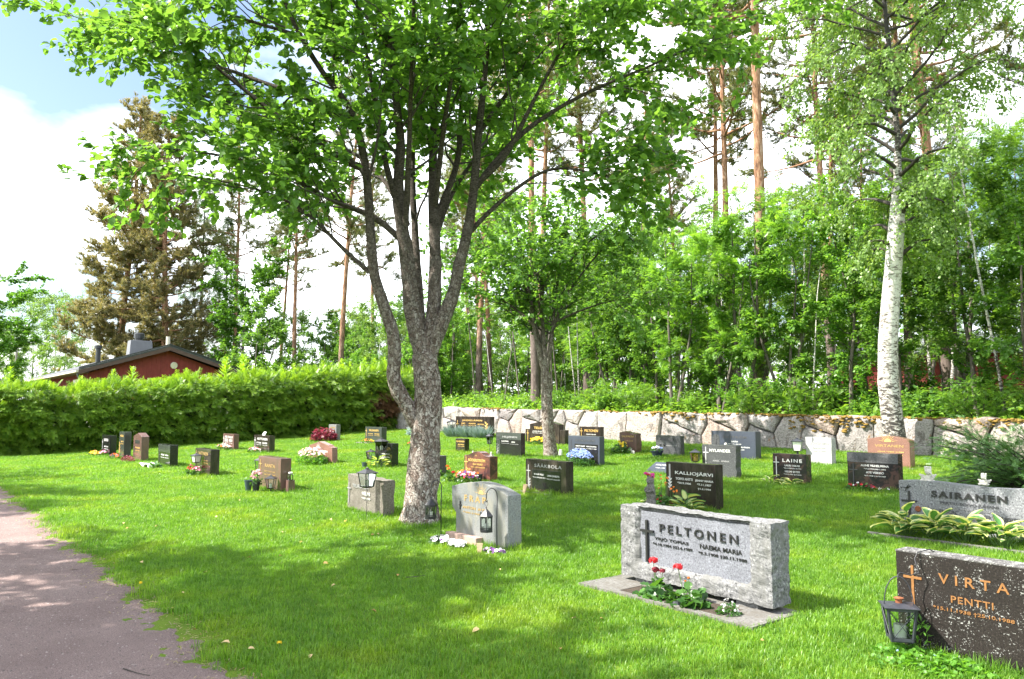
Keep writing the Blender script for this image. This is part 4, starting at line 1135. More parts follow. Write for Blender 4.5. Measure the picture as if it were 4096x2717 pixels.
# ---- leafy trees of the wood
def broadleaf(name, seed, H, r0, n_main, spread, leaf, mat, leaf_sz, n_leaf, crown_from=.25, stems=1, bark='bark_grey', upright=.5, weep=0.0, lean=.03):
    r = np.random.default_rng(seed); root = thing(name, 'x', 'tree')
    polys, twigs = [], []
    for st in range(stems):
        T = polyline(r, (r.normal(0, .12) if st else 0, r.normal(0, .12) if st else 0, -.1), (r.normal(0, lean + .12 * (stems > 1)), r.normal(0, lean + .12 * (stems > 1)), 1), H * r.uniform(.85, 1.0), 16, .05, .05)
        hh = np.linspace(0, 1, len(T)); rad = (r0 * (1 - .9 * hh) + .006) * (1 - (.55 * smooth01((T[:, 2] - 5.0) / 1.4) if name == 'birch_tree' else 0))
        polys.append((T, rad, 9))
        for k in range(n_main // stems):
            t = crown_from + (1 - crown_from) * (k + r.random()) / (n_main // stems)
            p, tan = along(T, min(t, .99)); a = k * 2.4 + r.normal(0, .5)
            prof = math.sin(math.pi * min(1, .18 + .82 * (1 - (t - crown_from) / (1 - crown_from))) ** .8) * .75 + .3
            ln = spread * prof * r.uniform(.6, 1.1)
            d = np.array([math.cos(a), math.sin(a), upright * r.uniform(.5, 1.3)])
            s = polyline(r, p, d, ln, 7, .13, .02, weep)
            polys.append((s, np.linspace(max(.006, r0 * .32 * (1.1 - t)), .004, len(s)), 5))
            for q in range(int(4 + ln * 3.5)):
                u = r.uniform(.2, 1); pp, tn = along(s, u)
                dd = side_dir(r, tn, r.uniform(.4, 1.1), .4) + np.array([0, 0, -.9 * weep])
                tw = polyline(r, pp, dd, r.uniform(.3, .8) * (1 + weep), 4, .15, 0, weep)
                twigs.append(tw); polys.append((tw, np.linspace(.005, .002, len(tw)), 3))
            twigs.append(s[4:])
    tp = [q for q in polys if q[2] > 5]; bp = [q for q in polys if q[2] <= 5]
    ob('trunk', tubes_mesh('trunk', tp, M[bark]), root)
    ob('twigs', tubes_mesh('twigs', bp, M['bark_twig']), root, kind='stuff')
    tot = sum(np.linalg.norm(t[-1] - t[0]) for t in twigs)
    P, A, S = leaves_on(r, twigs, n_leaf / tot, .1, .3 + weep, .8, leaf_sz, .05)
    V, F, at = foliage(r, leaf[0], leaf[1], P, A, S, .4)
    ob('crown', mesh_np('crown', V, F, M[mat], False, at), root, kind='stuff')
    print(name, 'leaves', len(P))
    return root

LS, LF = leaf_simple(.36, .1), frond_template()
# the birch in front of the wall
birch = broadleaf('birch_tree', 61, 15.5, .235, 74, 3.5, leaf_simple(.42, .08), 'birch_leaf', (.055, .09), 48000, .31, 1, 'bark_birch', .50, .48, .004)
birch.location = (-8.1, 17.15, gz(-8, 17) - .05)
tag(birch, 'white barked birch with weeping fine leaved crown rising beside the stone wall', 'tree')

protos = [broadleaf('rowan_tree', 71, 7.5, .075, 26, 1.9, LF, 'rowan_leaf', (.18, .28), 3400, .22, 2),
          broadleaf('alder_tree', 72, 8.0, .07, 30, 1.7, LS, 'grove_leaf', (.09, .14), 10000, .18, 1),
          broadleaf('young_birch_tree', 73, 8.5, .06, 30, 1.5, LS, 'birch_leaf', (.07, .11), 10500, .2, 1, 'bark_birch', .7, .15),
          broadleaf('bird_cherry_tree', 74, 6.0, .06, 26, 1.9, LS, 'grove_leaf', (.10, .16), 9000, .12, 3),
          broadleaf('maple_tree', 75, 11.5, .16, 46, 3.3, LS, 'shrub_leaf', (.16, .25), 13000, .16, 1)]
used = set()
def grove(k, x, y, rz, s, label=None, group=None, z=None):
    p = protos[k]; z = land_z(x, y) if z is None else z
    if k in used:
        t = copy_tree(p, (x, y, z), rz, s)
    else:
        used.add(k); t = p; t.location = (x, y, z); t.rotation_euler = (0, 0, rz); t.scale = (s, s, s)
    kinds = ['rowan with feathery leaves', 'slender dark stemmed alder', 'young pale birch', 'many stemmed bird cherry', 'broad crowned maple']
    tag(t, label or ('%s in the thicket behind the stone wall' % kinds[k]), 'tree', group or ('%s trees behind the wall' % ['rowan', 'alder', 'birch', 'bird cherry', 'maple'][k]))
    return t
gr = random.Random(17)
# first ranks directly behind the wall, then deeper
spots = []
x = -24.0
while x < 1.5:
    spots.append((x + gr.uniform(-.4, .4), 18.9 + gr.uniform(0, 1.3) + max(0, (-17 - x)) * .55, gr.choice([0, 1, 1, 3, 3]), gr.uniform(.62, .95)))
    x += gr.uniform(.95, 1.6)
x = -33
while x < 2:
    spots.append((x + gr.uniform(-.6, .6), 21.8 + gr.uniform(0, 2.4) + max(0, (-20 - x)) * .45, gr.choice([0, 0, 1, 2, 3]), gr.uniform(.8, 1.12)))
    x += gr.uniform(1.3, 2.0)
x = -44
while x < 2:
    spots.append((x + gr.uniform(-.8, .8), 27.5 + gr.uniform(0, 5.5) + max(0, (-24 - x)) * .3, gr.choice([0, 1, 2, 3]), gr.uniform(.85, 1.2)))
    x += gr.uniform(1.8, 2.6)
x = -60
while x < 0:
    spots.append((x + gr.uniform(-1, 1), 38 + gr.uniform(0, 12), gr.choice([1, 2, 2, 0]), gr.uniform(.9, 1.3)))
    x += gr.uniform(2.2, 3.4)
for x, y, k, s in spots:
    grove(k, x, y, gr.uniform(0, 6.28), s)
# beyond the hedge
GB = 'leafy trees beyond the hedge'
LB = ['feathery rowan growing beyond the spruce hedge', 'slender alder growing beyond the spruce hedge', 'pale young birch growing beyond the spruce hedge', 'bushy bird cherry growing beyond the spruce hedge']
for x, y, k, s in [(-47, 24, 1, .9), (-50, 27, 2, 1.0), (-44, 26, 3, 1.1), (-41, 24, 2, .85), (-55, 27, 1, 1.1), (-53, 33, 2, 1.2), (-60, 30, 2, 1.3), (-46, 31, 1, 1.15), (-40, 27, 1, .95), (-38, 24.5, 3, .95), (-57, 36, 1, 1.3), (-66, 34, 2, 1.4), (-42, 21.0, 3, .75), (-48, 21, 3, .8), (-37, 21.8, 2, .8), (-74, 38, 1, 1.4), (-36, 30, 2, 1.1), (-63, 42, 1, 1.5), (-39, 22.5, 1, 1.0), (-43, 23.5, 2, 1.1), (-51, 24, 3, 1.2), (-56, 23.5, 2, 1.15), (-45.5, 28.5, 0, 1.2), (-37.5, 26.5, 0, 1.1), (-36, 24, 1, 1.0), (-35.5, 22, 3, .9), (-49, 30, 1, 1.25), (-58, 27, 3, 1.4), (-41.5, 33, 2, 1.2), (-47.5, 37, 1, 1.3), (-38.5, 35, 2, 1.2), (-53.5, 39, 2, 1.4), (-34.5, 28.5, 1, 1.1), (-44, 40, 1, 1.3)]:
    grove(k, x, y, x * 1.3, s, LB[k], ('%s beyond the hedge' % ['rowan', 'alder', 'birch', 'bird cherry'][k]), .1)
grove(4, -54.0, 18.6, 0, 1.08, 'broad green maple right of the pines behind the red house', 'maple behind the house', 0)
grove(3, -46.2, 16.9, 1.0, 1.32, 'bright yellow green bushy tree beside the gable of the red house', 'bush at the gable', 0)
grove(4, -40.0, 3.3, 3.0, .66, 'small maple at the far end of the path beyond the hedge', 'maple by the path', 0)
for x, y, s in [(-91, 10.6, 1.75), (-84, 11.5, 1.55), (-96, 14, 1.8), (-88, 8.0, 1.2), (-100, 9.5, 1.4)]:
    grove(2, x, y, x, s, 'tall hazy birch far behind the red house', 'birches far behind the house', 0)
# the far side of the wood, where single trees can no longer be told apart
n = 26000
fx = rng.uniform(-150, 8, n); fy = np.where(fx > -55, rng.uniform(58, 84, n), rng.uniform(30, 84, n))
keep = (fx > -60) | (np.hypot(fx, fy) > 95); fx, fy = fx[keep], fy[keep]
n = len(fx)
topz = 7.0 + 2.2 * np.sin(fx * .23) + 1.6 * np.sin(fx * .61 + fy * .3)
fz = rng.random(n) ** .8 * topz
V, F, at = scatter(*leaf_simple(.42, .12), np.stack([fx, fy, fz + .5], -1), frames(rand_dirs(n), rand_dirs(n)), rng.uniform(.25, .55, n))
o = ob('far_wood', mesh_np('far_wood', V, F, M['ground_cover'], False, at), kind='stuff')
tag(o, 'pale green mass of far woodland behind the nearer trees', 'woodland')

# ---- undergrowth on the bank
def shrub_proto(seed, hgt, wid, nl, mat, tv, sz, name='shrub'):
    r = np.random.default_rng(seed); root = thing(name, 'x', 'shrub')
    stems, tw = [], []
    for k in range(11):
        a = r.uniform(0, 6.28)
        s = polyline(r, (r.normal(0, .12), r.normal(0, .12), -.05), (math.cos(a) * wid * .5, math.sin(a) * wid * .5, hgt * .8), hgt * r.uniform(.6, 1.1), 6, .14, .02)
        stems.append((s, np.linspace(.014, .004, len(s)), 4)); tw.append(s[1:])
        for q in range(5):
            p, t_ = along(s, r.uniform(.3, 1)); z_ = polyline(r, p, side_dir(r, t_, r.uniform(.5, 1.1)), r.uniform(.2, .5) * hgt, 3, .15, 0, .05)
            tw.append(z_); stems.append((z_, np.linspace(.005, .002, len(z_)), 3))
    ob('stems', tubes_mesh('stems', stems, M['bark_twig']), root, kind='stuff')
    tot = sum(np.linalg.norm(t[-1] - t[0]) for t in tw)
    P, A, S = leaves_on(r, tw, nl / tot, .1, .2, .9, sz, .04)
    V, F, at = foliage(r, tv[0], tv[1], P, A, S, .4)
    ob('foliage', mesh_np('foliage', V, F, M[mat], False, at), root, kind='stuff')
    return root
sh = [shrub_proto(1, 1.25, 1.0, 1500, 'shrub_leaf', LS, (.08, .13)), shrub_proto(2, .95, 1.2, 1300, 'grove_leaf', LS, (.09, .14)), shrub_proto(3, 1.1, 1.0, 420, 'rowan_leaf', LF, (.14, .22))]
used_s = set()
x = -31
while x < 1.8:
    for row in range(3):
        k = gr.randrange(3); xx = x + gr.uniform(-.5, .5); yy = 18.55 + row * 1.5 + gr.uniform(-.15, .6)
        if xx < -21 and row == 0 and gr.random() < .75: continue
        s = gr.uniform(.55, 1.0) * (.65 if xx < -21 else 1.0)
        if k in used_s: t = copy_tree(sh[k], (xx, yy, land_z(xx, yy)), gr.uniform(0, 6), s)
        else:
            used_s.add(k); t = sh[k]; t.location = (xx, yy, land_z(xx, yy)); t.scale = (s, s, s)
        tag(t, ['leafy green shrub growing on the bank just behind the stone wall', 'low dark leaved shrub growing on the bank just behind the stone wall', 'feathery seedling rowan on the bank just behind the stone wall'][k], 'shrub', ['leafy shrubs on the bank', 'dark leaved shrubs on the bank', 'seedling rowans on the bank'][k])
    x += gr.uniform(.85, 1.4)
# thin bare saplings
sap = [tubes_mesh('stem', [(polyline(np.random.default_rng(s), (0, 0, -.1), (np.random.default_rng(s).normal(0, .05), .04, 1), 6.0, 12, .03, .02), np.linspace(.035, .012, 13), 6)], M[b_]) for s, b_ in ((1, 'bark_grey'), (2, 'bark_birch'), (3, 'bark_grey'))]
for i in range(46):
    x = gr.uniform(-31, 0); y = 18.8 + gr.uniform(0, 7) + max(0, -22 - x) * .3; s = gr.uniform(.7, 1.3)
    t = ob('sapling', sap[i % 3], None, (x, y, land_z(x, y)), (0, 0, gr.uniform(0, 6)), s)
    tag(t, 'thin straight %s sapling stem among the undergrowth behind the wall' % ('pale' if i % 3 == 1 else 'grey'), 'sapling', '%s saplings behind the wall' % ('pale' if i % 3 == 1 else 'grey'))
# low ground cover of the wood
n = 42000
cx = rng.uniform(-36, 2, n); cyy = 18.2 + 22 * rng.random(n) ** 1.7
cz = forest_z(cx, cyy) + rng.exponential(.13, n)
A = rand_dirs(n) * np.array([1, 1, .4]) + np.array([0, 0, .35])
V, F, at = scatter(*LS, np.stack([cx, cyy, cz], -1), frames(A, np.tile([0, 0, 1.0], (n, 1)) + rng.normal(0, .3, (n, 3))), rng.uniform(.08, .19, n))
o = ob('undergrowth', mesh_np('undergrowth', V, F, M['ground_cover'], False, at), kind='stuff')
tag(o, 'low green bilberry and herb cover on the forest floor', 'undergrowth')

# ------------------------------------------------------------------ gravestones
_font_cache = {}
def text_mesh(s, width, mat, depth=.004, hmax=None, bold=0.0, space=1.0):
    cu = bpy.data.curves.new('lettering', 'FONT')
    cu.body = s; cu.size = 1.0; cu.align_x = 'CENTER'; cu.extrude = 0.0; cu.resolution_u = 3; cu.offset = bold; cu.space_character = space
    o = bpy.data.objects.new('lettering', cu)
    col.objects.link(o)
    dg = bpy.context.evaluated_depsgraph_get()
    me = bpy.data.meshes.new_from_object(o.evaluated_get(dg))
    bpy.data.objects.remove(o); bpy.data.curves.remove(cu)
    V = np.zeros(len(me.vertices) * 3); me.vertices.foreach_get('co', V); V = V.reshape(-1, 3)
    w = V[:, 0].max() - V[:, 0].min()
    k = width / w
    V[:, 0] -= (V[:, 0].max() + V[:, 0].min()) / 2
    V *= k
    if hmax: 
        hh = V[:, 1].max() - V[:, 1].min()
        if hh > hmax: V[:, 1] *= hmax / hh
    # stand the letters up, facing -Y, and give them thickness
    W_ = np.stack([V[:, 0], np.zeros(len(V)), V[:, 1]], -1)
    F = [list(p.vertices) for p in me.polygons]
    n = len(W_)
    ec = {}
    for f in F:
        for a, b in zip(f, f[1:] + f[:1]): ec[(min(a, b), max(a, b))] = ec.get((min(a, b), max(a, b)), []) + [(a, b)]
    W2 = np.concatenate([W_, W_ + np.array([0, -depth, 0])])
    F2 = [[i + n for i in f] for f in F] + [[b, a, a + n, b + n] for v in ec.values() if len(v) == 1 for a, b in v]
    bpy.data.meshes.remove(me)
    return mesh_np('lettering', W2, F2, mat)

def outline_body(pts, depth, bevel=.006):
    b = MB(); k = len(pts)
    b.add([(x, 0, z) for x, z in pts] + [(x, depth, z) for x, z in pts],
          [tuple(range(k)), tuple(range(2 * k - 1, k - 1, -1))] + [((i + 1) % k, i, i + k, (i + 1) % k + k) for i in range(k)])
    return b
def rough_body(w, h, d, mat, amp=.012, cuts=20, fn=None, freq=7.0, seed=0, front_amp=None):
    bm = bmesh.new(); bmesh.ops.create_cube(bm, size=1.0)
    bmesh.ops.subdivide_edges(bm, edges=bm.edges[:], cuts=cuts, use_grid_fill=True)
    bm.normal_update()
    for v in bm.verts:
        n_ = v.normal.copy()
        x, y, z = (v.co.x + .5) * w, (v.co.y + .5) * d, (v.co.z + .5) * h
        isfront = v.co.y < -.499 and abs(v.co.x) < .49 and abs(v.co.z) < .49
        a = front_amp if (front_amp is not None and isfront) else amp
        k = noise.fractal(Vector((x * freq + seed * 7, y * freq, z * freq)), 1.0, 2.0, 4) * a + noise.noise(Vector((x * 2.2 + seed, y * 2.2, z * 2.2))) * a * .9
        p = Vector((x, y, z)) + n_ * k
        if fn: p = fn(p, v.co, x, z)
        v.co = p
    me = bpy.data.meshes.new('headstone'); bm.to_mesh(me); bm.free()
    me.materials.append(mat)
    return me

def arc(x0, x1, z0, zc, n=10):
    return [(x0 + (x1 - x0) * t, z0 + (zc - z0) * math.sin(math.pi * t)) for t in np.linspace(0, 1, n)]

def cross_mesh(h, arm, t, mat, arm_at=.72, dep=.012):
    b = MB().box(-t / 2, t / 2, -dep, 0, 0, h)
    b.box(-arm / 2, -t / 2, -dep, 0, h * arm_at - t / 2, h * arm_at + t / 2).box(t / 2, arm / 2, -dep, 0, h * arm_at - t / 2, h * arm_at + t / 2)
    return b.mesh('cross', mat)
def sunrise_mesh(w, mat, rays=11):
    b = MB(); r0 = w * .16
    arcp = [(r0 * math.cos(a), -.003, r0 * math.sin(a)) for a in np.linspace(0, math.pi, 13)]
    b.add(arcp, [tuple(range(13))])
    for i in range(rays):
        a = math.pi * (i + .5) / rays; l = w * (.5 if i % 2 == 0 else .36)
        c, s = math.cos(a), math.sin(a); t = w * .011
        b.add([(c * r0 * 1.25 - s * t, -.003, s * r0 * 1.25 + c * t), (c * r0 * 1.25 + s * t, -.003, s * r0 * 1.25 - c * t), (c * l, -.003, s * l)], [(0, 1, 2)])
    return b.mesh('sunrise', mat)
def sprig_mesh(h, mat, n=7):
    b = MB(); t = h * .02
    b.add([(-t, -.003, 0), (t, -.003, 0), (t, -.003, h), (-t, -.003, h)], [(0, 1, 2, 3)])
    for i in range(n):
        z = h * (.15 + .8 * i / n); s = 1 if i % 2 else -1; l = h * .2
        b.add([(0, -.0032, z), (s * l * .7, -.0032, z + l * .35), (s * l, -.0032, z + l), (s * l * .25, -.0032, z + l * .75)], [(0, 1, 2, 3)])
    return b.mesh('sprig', mat)

STONES = []
def gravestone(label, xl, s, w, h, d, mat, body=None, items=(), side=None, base=None, panel=None, rough=None, seed=0, bevel=.006, sink=.05, z=None, tilt=0):
    """headstone whose front lower left corner stands at (xl, s); local x runs to the right along its front, z up"""
    g = gz(xl + w / 2, s) if z is None else z
    root = thing('gravestone', label, 'gravestone', (xl, s, g)); STONES.append((xl, s, w, d))
    if tilt: root.rotation_euler = (R(tilt), 0, 0)
    if rough is not None:
        me = rough_body(w, h + sink, d, M[mat], seed=seed, **rough)
        b = ob('headstone', me, root, (0, 0, -sink))
    else:
        pts = body or [(0, 0), (w, 0), (w, h), (0, h)]
        pts = [(x, zz if zz > 0 else -sink) for x, zz in pts]
        b = ob('headstone', outline_body(pts, d).mesh('headstone', M[mat], False, bevel, 2), root)
    if panel:
        x0, x1, z0, z1, pm, pd = panel
        ob('panel', MB().box(x0, x1, -pd, .0, z0, z1).mesh('panel', M[pm], False, .003, 1), root)
    if base:
        x0, x1, y0, y1, bh, bmn = base
        ob('base_slab', MB().box(x0, x1, y0, y1, -.08, bh).mesh('base_slab', M[bmn], False, .008, 2), root)
    for it in items:
        k = it[0]
        if k == 't':      # text: string, centre x, baseline z, width, material, options
            _, st, cx, zz, tw, tm = it[:6]; op = it[6] if len(it) > 6 else {}
            fy = op.get('y', -.001)
            ob('lettering', text_mesh(st, tw, M[tm], op.get('dep', .003), op.get('hmax'), op.get('bold', 0.012), op.get('space', 1.0)), root, (cx, fy, zz))
        elif k == 'c':    # cross: x, z0, height, arm width, thickness, material
            _, cx, z0, ch_, ar, tk, cm = it[:7]
            ob('cross', cross_mesh(ch_, ar, tk, M[cm], dep=it[7] if len(it) > 7 else .006), root, (cx, -.001 if len(it) < 9 else it[8], z0))
        elif k == 's': ob('sunrise', sunrise_mesh(it[3], M[it[4]]), root, (it[1], -.001, it[2]))
        elif k == 'g': ob('sprig', sprig_mesh(it[3], M[it[4]]), root, (it[1], it[5] if len(it) > 5 else -.001, it[2]))
        elif k == 'm': ob('medallion', MB().lathe([(it[3], 0), (it[3], .012), (it[3] * .8, .016)], 20).mesh('medallion', M[it[4]]), root, (it[1], 0, it[2]), (R(90), 0, 0), (1, it[5] if len(it) > 5 else 1, 1))
        elif k == 'b': # bar or raised band x0,x1,z0,z1,depth,mat
            _, x0, x1, z0, z1, dp, bm_ = it
            ob('band', MB().box(x0, x1, -dp, 0, z0, z1).mesh('band', M[bm_], False, .002, 1), root)
    return root

def two(n1, d1, n2, d2, w, z, mat, dz=.05):
    return [('t', n1, w * .33, z, w * .30, mat), ('t', d1, w * .33, z - dz, w * .32, mat, {'hmax': .022}), ('t', n2, w * .72, z, w * .30, mat), ('t', d2, w * .72, z - dz, w * .32, mat, {'hmax': .022})]

M['headband'] = granite('honed_headband', (0.10, 0.10, 0.105), (0.18, 0.18, 0.19), (0.04, 0.04, 0.045), 70, 0.6, 0.1)
# --- front row
def peltonen_fn(p, c, x, z):
    if c.y < -.49:
        zb, zt, xa, xb = .16, .62, .225, 1.33
        ix = min(smooth01((x - xa + .03) / .03), smooth01((xb + .03 - x) / .03)); iz = min(smooth01((z - zb + .06) / .07), smooth01((zt + .03 - z) / .03))
        p.y += .055 * float(ix * iz)
    return p
g1 = gravestone('wide rough grey granite stone with raised frame round a smooth panel and dark letters', -5.0, 5.23, 1.55, .62, .24, 'greyrough', sink=0,
    z=gz(-4.2, 5.2) + .055, rough=dict(amp=.013, cuts=44, fn=peltonen_fn, freq=11))
ob('panel', MB().box(.20, 1.36, .030, .05, .10, .585).mesh('panel', M['panel']), g1, (0, 0, 0))
ld = {'y': .030, 'dep': .012, 'bold': .006, 'space': 1.5, 'hmax': .072}; ls = {'y': .030, 'dep': .006, 'bold': .008, 'hmax': .036}; lx = dict(ls, hmax=.030)
for st, cx, zz, tw, op in [('PELTONEN', .84, .425, .80, ld), ('YRJÖ TOPIAS', .56, .352, .37, ls), ('*4.10.1904 †23.6.1989', .57, .305, .43, lx), ('NAEMA MARIA', 1.07, .345, .41, ls), ('*9.3.1908 †20.11.1988', 1.08, .297, .47, lx)]:
    ob('lettering', text_mesh(st, tw, M['bronze'], op['dep'], op['hmax'], op['bold'], op.get('space', 1)), g1, (cx, .030, zz))
ob('cross', cross_mesh(.36, .15, .021, M['bronze'], .74, .022), g1, (.295, .030, .15))
for x0 in (.14, 1.2): ob('foot', MB().box(x0, x0 + .2, .03, .2, -.06, .012).mesh('foot', M['greyrough'], False, .01, 2), g1)
sl = MB(); # slab with the planting bed left open
sl.box(-.12, .30, -.42, .30, -.10, -.042).box(1.34, 1.66, -.42, .30, -.10, -.042).box(.30, 1.34, -.42, -.345, -.10, -.042).box(.30, 1.34, -.06, .30, -.10, -.042)
ob('base_slab', sl.mesh('base_slab', M['slab']), g1)
ob('planting_soil', MB().box(.302, 1.338, -.343, -.062, -.10, -.045).mesh('planting_soil', M['soil']), g1)

def prap_pts():
    return [(.07, 0), (1.08, 0), (1.07, .59), (.98, .615), (.90, .638), (.75, .672), (.62, .688), (.5, .692), (.35, .682), (.2, .662), (.08, .635), (-.02, .615), (-.015, .38), (.07, .31)]
g2 = gravestone('pale grey matte granite stone with arched top and gilt sunrise beside the big tree', -7.82, 5.29, 1.08, .69, .19, 'matte', prap_pts(), bevel=.008, items=[
    ('s', .58, .565, .30, 'gold'), ('t', 'FRAP', .46, .465, .42, 'gold_dull', {'space': 1.6, 'hmax': .07}), ('m', .60, .345, .036, 'greymid', 1.0),
    ('t', 'ANTON  ALMA', .46, .375, .50, 'gold_dull', {'hmax': .03}), ('t', '*1896 †1958  *1903', .48, .325, .52, 'gold_dull', {'hmax': .022}),
    ('b', .495, .50, .30, .66, .002, 'letter_white'), ('b', .14, .19, .40, .415, .012, 'bronze'), ('b', .155, .175, .355, .40, .012, 'bronze'), ('b', .155, .175, .415, .45, .012, 'bronze')])
ob('base_slab', MB().box(0.0, .62, -.10, -.006, -.05, .085).mesh('base_slab', plain('pink_plinth', (.36, .25, .21), .8, var=.2, scale=20), False, .006), g2)
ob('base_slab', MB().box(.8, 1.2, -.05, .25, -.05, .012).mesh('base_slab', M['slab'], False, .006), g2)

gravestone('weathered brownish grey rough granite stone with faded letters left of the big tree', -10.88, 5.44, 1.05, .54, .2, 'beige', sink=.05, rough=dict(amp=.012, cuts=22, fn=lambda p, c, x, z: Vector((p.x, p.y + (.05 if (c.x > .36 and c.y < -.4) else 0), p.z - .03 * (x / 1.05) * (z / .54))), front_amp=.006), items=[
    ('t', 'HELMI', .60, .27, .24, 'letter_white', {'y': -.008, 'hmax': .05}), ('t', '*1907 †1978', .60, .21, .26, 'letter_white', {'y': -.008, 'hmax': .035}), ('t', 'TEURONEN', .42, .36, .5, 'letter_grey', {'y': -.008, 'hmax': .05}), ('c', .06, .12, .30, .12, .014, 'letter_grey', .004, -.009)], seed=3)
gravestone('polished brownish red stone with a lantern at each side and pots of pink roses', -14.94, 5.56, 1.12, .61, .2, 'brownred', items=[
    ('c', .12, .25, .30, .12, .02, 'gold_dull'), ('t', 'RANTA', .6, .42, .5, 'gold_dull', {'hmax': .06}), ('t', 'EINO *1919 †1987', .6, .33, .55, 'gold_dull', {'hmax': .03}), ('t', 'AILI *1923 †2005', .6, .27, .55, 'gold_dull', {'hmax': .03})])
gravestone('polished black stone with a solar lantern standing in front of its name', -18.97, 5.55, 1.13, .60, .2, 'blackbrown', items=[
    ('t', 'LAITINEN', .58, .46, .72, 'gold_dull', {'hmax': .075, 'space': 1.2}), ('c', .09, .25, .30, .12, .02, 'gold_dull'), ('t', '*1921 †1994', .75, .33, .4, 'gold_dull', {'hmax': .03}), ('t', 'KERTTU *1925', .75, .27, .4, 'gold_dull', {'hmax': .03})])
gravestone('low black stone with a matte grey upper band beside the grey tall stone row', -22.42, 5.59, 1.16, .57, .2, 'black', items=[
    ('b', .0, 1.16, .37, .56, .003, 'green'), ('t', 'VEIKKO   ANNA', .65, .28, .7, 'letter_white', {'hmax': .035}), ('t', '*1930 †2001  *1933 †2010', .65, .22, .75, 'letter_white', {'hmax': .025}), ('c', .14, .08, .28, .10, .02, 'letter_dark')])
gravestone('small red brown stone with a pointed gable top and rough hewn sides', -24.97, 5.53, .97, .82, .2, 'brownred', [(0, 0), (.97, 0), (.97, .71), (.56, .81), (0, .71)], [
    ('b', .22, .75, .50, .60, .006, 'bronze'), ('t', 'MAURI', .52, .36, .5, 'gold', {'hmax': .045}), ('t', '*1948 †2011', .52, .29, .5, 'gold', {'hmax': .03}), ('b', .1, .15, .1, .42, .006, 'bronze')])
gravestone('tall narrow grey green polished stone in the first row near the hedge', -26.27, 5.41, .68, .81, .2, 'green', items=[
    ('t', 'ASTOLA', .36, .66, .44, 'gold', {'hmax': .06}), ('t', 'MATTI', .42, .50, .34, 'gold', {'hmax': .04}), ('t', '*1950 †2014', .42, .44, .36, 'gold', {'hmax': .03}), ('g', .12, .08, .42, 'gold')])
gravestone('narrow black polished stone with white letters, nearest the hedge in its row', -28.61, 5.38, 1.18, .65, .2, 'black', items=[
    ('t', 'LEHTO', .62, .46, .62, 'letter_white', {'hmax': .085}), ('t', 'ARVO  SYLVI', .65, .27, .6, 'letter_white', {'hmax': .04}), ('t', '*1931 †2009  *1934', .65, .20, .65, 'letter_white', {'hmax': .03}), ('c', .1, .2, .3, .1, .02, 'letter_white')])
virta = gravestone('dark stone crusted with white lichen, copper cross and letters, above leafy ground cover', -2.51, 5.22, 1.12, .62, .16, 'lichened', bevel=.008, items=[
    ('c', .105, .265, .27, .115, .016, 'copper', .004), ('t', 'V I R T A', .465, .452, .40, 'copper', {'hmax': .062, 'space': 1.05}), ('t', 'PENTTI', .455, .345, .24, 'copper', {'hmax': .042, 'space': 1.15}), ('t', '*15.11.1938 †25.10.1988', .455, .288, .46, 'copper', {'hmax': .028})])
ob('lichened_top', MB().box(-.001, 1.121, -.001, .162, .612, .6235).mesh('lichened_top', M['lichentop'], False, .004), virta)

# --- second row
gravestone('dark polished stone with white letters behind the orange flowers and hostas', -7.53, 8.83, .87, .63, .17, 'blackbrown', items=[
    ('t', 'KALLIOJÄRVI', .50, .465, .66, 'letter_white', {'hmax': .068}), ('t', 'TOIVO ANTTI', .33, .385, .30, 'letter_white', {'hmax': .035}), ('t', '*30.9.1906', .33, .33, .24, 'letter_white', {'hmax': .028}), ('t', 'JENNY MARIA', .68, .385, .31, 'letter_white', {'hmax': .035}),
    ('t', '*7.11.1907', .68, .33, .24, 'letter_white', {'hmax': .03}), ('t', '†1.3.1994', .68, .275, .22, 'letter_white', {'hmax': .03}), ('b', .055, .085, .28, .60, .003, 'letter_grey'), ('g', .075, .22, .2, 'letter_white', -.004)])
sair = gravestone('long speckled grey granite stone carrying two white cherubs, hostas at its foot', -4.33, 9.16, 1.62, .56, .16, 'grey', sink=.05, rough=dict(amp=.006, cuts=40, front_amp=.0015, freq=6, fn=lambda p, c, x, z: Vector((p.x, p.y, p.z + (.012 * math.sin(x * 5) if c.z > .49 else 0)))), items=[
    ('c', .115, .05, .40, .17, .020, 'bronze', .016, -.004), ('t', 'SAIRANEN', .74, .405, .76, 'bronze', {'hmax': .072, 'space': 1.25, 'bold': .025, 'dep': .012, 'y': -.003}), ('m', .205, .255, .032, 'rust'),
    ('t', 'PERTTI TOIVO JUHANI', .74, .335, .58, 'letter_dark', {'hmax': .036, 'y': -.003}), ('t', '*27.1.1946 †1.1.2003', .74, .285, .42, 'letter_grey', {'hmax': .028, 'y': -.003}),
    ('t', 'TOIVO ANTON', .43, .235, .36, 'letter_dark', {'hmax': .038, 'y': -.003}), ('t', '*29.11.1923 †31.12.1998', .43, .185, .38, 'letter_dark', {'hmax': .03, 'y': -.003}), ('t', 'RAUNO ANTERO', .43, .135, .38, 'letter_dark', {'hmax': .036, 'y': -.003}),
    ('t', 'KERTTU EDITH', 1.05, .215, .36, 'letter_dark', {'hmax': .038, 'y': -.003}), ('t', '*1.1.1925 †2.5.2012', 1.05, .165, .36, 'letter_dark', {'hmax': .03, 'y': -.003})], base=(-.12, 1.75, -.55, -.50, .015, 'slab'))
bird = MB()
